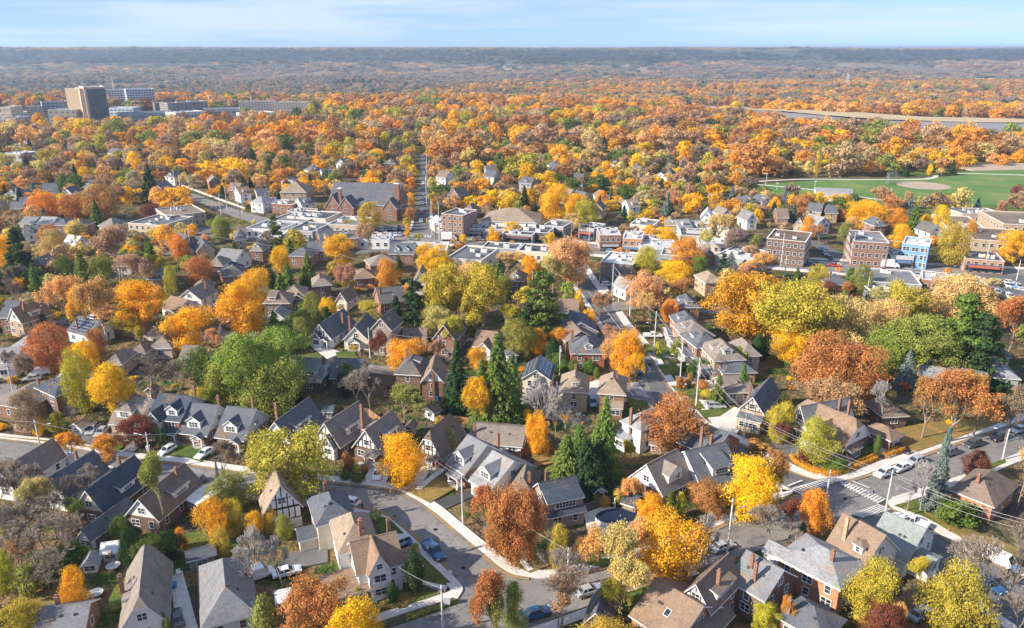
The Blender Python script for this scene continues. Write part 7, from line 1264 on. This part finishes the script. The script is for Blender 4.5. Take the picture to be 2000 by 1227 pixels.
for _ in range(22000):
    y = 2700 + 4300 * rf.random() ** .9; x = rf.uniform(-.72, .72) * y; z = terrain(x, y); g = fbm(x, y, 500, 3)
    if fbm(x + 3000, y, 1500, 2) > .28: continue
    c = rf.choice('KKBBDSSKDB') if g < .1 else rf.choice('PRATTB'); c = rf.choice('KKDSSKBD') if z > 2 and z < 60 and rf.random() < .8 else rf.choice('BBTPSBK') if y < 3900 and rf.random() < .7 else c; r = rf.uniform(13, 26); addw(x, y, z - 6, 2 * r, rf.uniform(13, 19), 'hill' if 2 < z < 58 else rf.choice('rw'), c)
print('woods points', len(pts))
me = bpy.data.meshes.new('woodland'); me.from_pydata(pts, [], []); N_ = len(pts)
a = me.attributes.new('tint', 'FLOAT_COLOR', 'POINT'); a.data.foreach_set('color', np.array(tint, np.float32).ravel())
a = me.attributes.new('scl', 'FLOAT_VECTOR', 'POINT'); a.data.foreach_set('vector', np.array(scl, np.float32).ravel())
a = me.attributes.new('rot', 'FLOAT_VECTOR', 'POINT'); a.data.foreach_set('vector', np.array(rot, np.float32).ravel())
a = me.attributes.new('idx', 'INT', 'POINT'); a.data.foreach_set('value', np.array(idx, np.int32))
wo_ = newobj('woodland', me); tag(wo_, 'mass of autumn woodland stretching from the streets to the far hills', 'woodland', kind='stuff')
cl = bpy.data.collections.new('woodland_sources')
def far_crown(src, trunk_col, i):
    m = src[0].copy(); m.materials.clear(); m.materials.append(MATS['leaf_far']); o = bpy.data.objects.new('kind_%02d' % i, m); cl.objects.link(o)
for i, (k, v) in enumerate(ks): far_crown(LO[k, v], None, i)
ng = bpy.data.node_groups.new('woodland', 'GeometryNodeTree'); ng.interface.new_socket('Geometry', in_out='INPUT', socket_type='NodeSocketGeometry'); ng.interface.new_socket('Geometry', in_out='OUTPUT', socket_type='NodeSocketGeometry')
gi, go = ng.nodes.new('NodeGroupInput'), ng.nodes.new('NodeGroupOutput'); ip = ng.nodes.new('GeometryNodeInstanceOnPoints'); ci = ng.nodes.new('GeometryNodeCollectionInfo'); ci.inputs['Collection'].default_value = cl; ci.inputs['Separate Children'].default_value = True; ci.inputs['Reset Children'].default_value = True
def att(nm, dt):
    n = ng.nodes.new('GeometryNodeInputNamedAttribute'); n.data_type = dt; n.inputs['Name'].default_value = nm; return n.outputs['Attribute']
ip.inputs['Pick Instance'].default_value = True
L2 = ng.links.new; L2(gi.outputs[0], ip.inputs['Points']); L2(ci.outputs[0], ip.inputs['Instance']); L2(att('idx', 'INT'), ip.inputs['Instance Index']); L2(att('scl', 'FLOAT_VECTOR'), ip.inputs['Scale']); L2(att('rot', 'FLOAT_VECTOR'), ip.inputs['Rotation']); L2(ip.outputs[0], go.inputs[0])
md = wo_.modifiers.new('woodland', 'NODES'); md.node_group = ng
# ------------------------------------------------------------------ haze
zlo = min(v[2] for v in vs); zhi = max(v[2] for v in vs); print('ground', zlo, zhi)
hz = MB(); hz.box(-48600, 48600, -900, 58600, zlo - 1, max(zhi + 30, 100)); ho = newobj('haze', None); bpy.data.objects.remove(ho)
t = NT('haze'); pv = t.N('ShaderNodeVolumePrincipled', {'Color': (.62, .80, 1, 1), 'Density': HAZE_D, 'Anisotropy': .2}); t.l.new(pv.outputs[0], t.out.inputs['Volume'])
if HAZE_D > 0: tag(hz.obj('haze', 'haze'), 'pale blue autumn haze over the valley and hills', 'haze', kind='stuff')
# ------------------------------------------------------------------ labels: each thing is told apart by its look and by what stands next to it
MK = [(t_['mark'], t_['at']) for t_ in THINGS if t_['mark']] + [(m, (x, y, 0)) for m, x, y in [
    ('the covered pool', 1205, 1015), ('the marked crossing', 1650, 965), ('the corner lawn', 830, 1110), ('the solar-panelled house', 1048, 725), ('the three-storey taupe house', 745, 640), ('the red hedge', 1620, 915), ('the orange brick house at the right edge', 1900, 960), ('the long orange brick house', 1580, 1110),
    ('the steep taupe roof', 260, 1175), ('the white garage', 185, 1035), ('the blue spruce', 1830, 900), ('the bay-windowed half-timbered house', 715, 865), ('the four-house row', 350, 830), ('the crosswalk by the tan-roofed house', 1248, 765), ('the ball field', 1803, 364), ('the far end of the straight street', 825, 310),
    ('the large taupe-roofed dormer house', 1420, 690), ('the rust-roofed corner house', 1665, 850), ('the left edge of the photo', 10, 560), ('the right edge of the photo', 1990, 640), ('the big green tree', 520, 720), ('the tall pair of spruces', 930, 740), ('the deep orange oak', 1455, 590), ('the twin russet maples', 1635, 720),
    ('the leftmost shops', 290, 440), ('the marsh', 1650, 235), ('the school buildings', 1930, 470), ('the bare brush at left', 70, 1010), ('the half-timbered house on the bottom edge', 1370, 1170)]]
def rel(a, b):
    dx, dy = a[0] - b[0], (a[1] - b[1]) * 1.6
    if abs(dx) > abs(dy): return 'left of' if dx < 0 else 'right of'
    return 'behind' if dy < 0 else 'in front of'
ORD = ['nearest', 'second nearest', 'third nearest', 'fourth nearest', 'fifth nearest', 'sixth nearest', 'seventh nearest', 'eighth nearest', 'ninth nearest', 'tenth nearest'] + ['%dth nearest' % i for i in range(11, 90)]
bk = {}
for t_ in THINGS:
    if t_['label']: continue
    m = min(MK, key=lambda q: (q[1][0] - t_['at'][0]) ** 2 + (1.6 * (q[1][1] - t_['at'][1])) ** 2 if q[0] != t_['mark'] else 1e9)
    t_['d'] = math.hypot(m[1][0] - t_['at'][0], m[1][1] - t_['at'][1]); bk.setdefault((t_['desc'], rel(t_['at'], m[1]), m[0]), []).append(t_)
used = set(t_['label'] for t_ in THINGS if t_['label'])
for (ds, rl, m), q in bk.items():
    q.sort(key=lambda t_: t_['d'])
    for i, t_ in enumerate(q):
        lb = f'{ds} {rl} {m}' if len(q) == 1 else f'{ORD[i]} {ds} {rl} {m}'
        if lb in used: lb = 'unmistakable ' + lb
        used.add(lb); t_['o']['label'] = lb
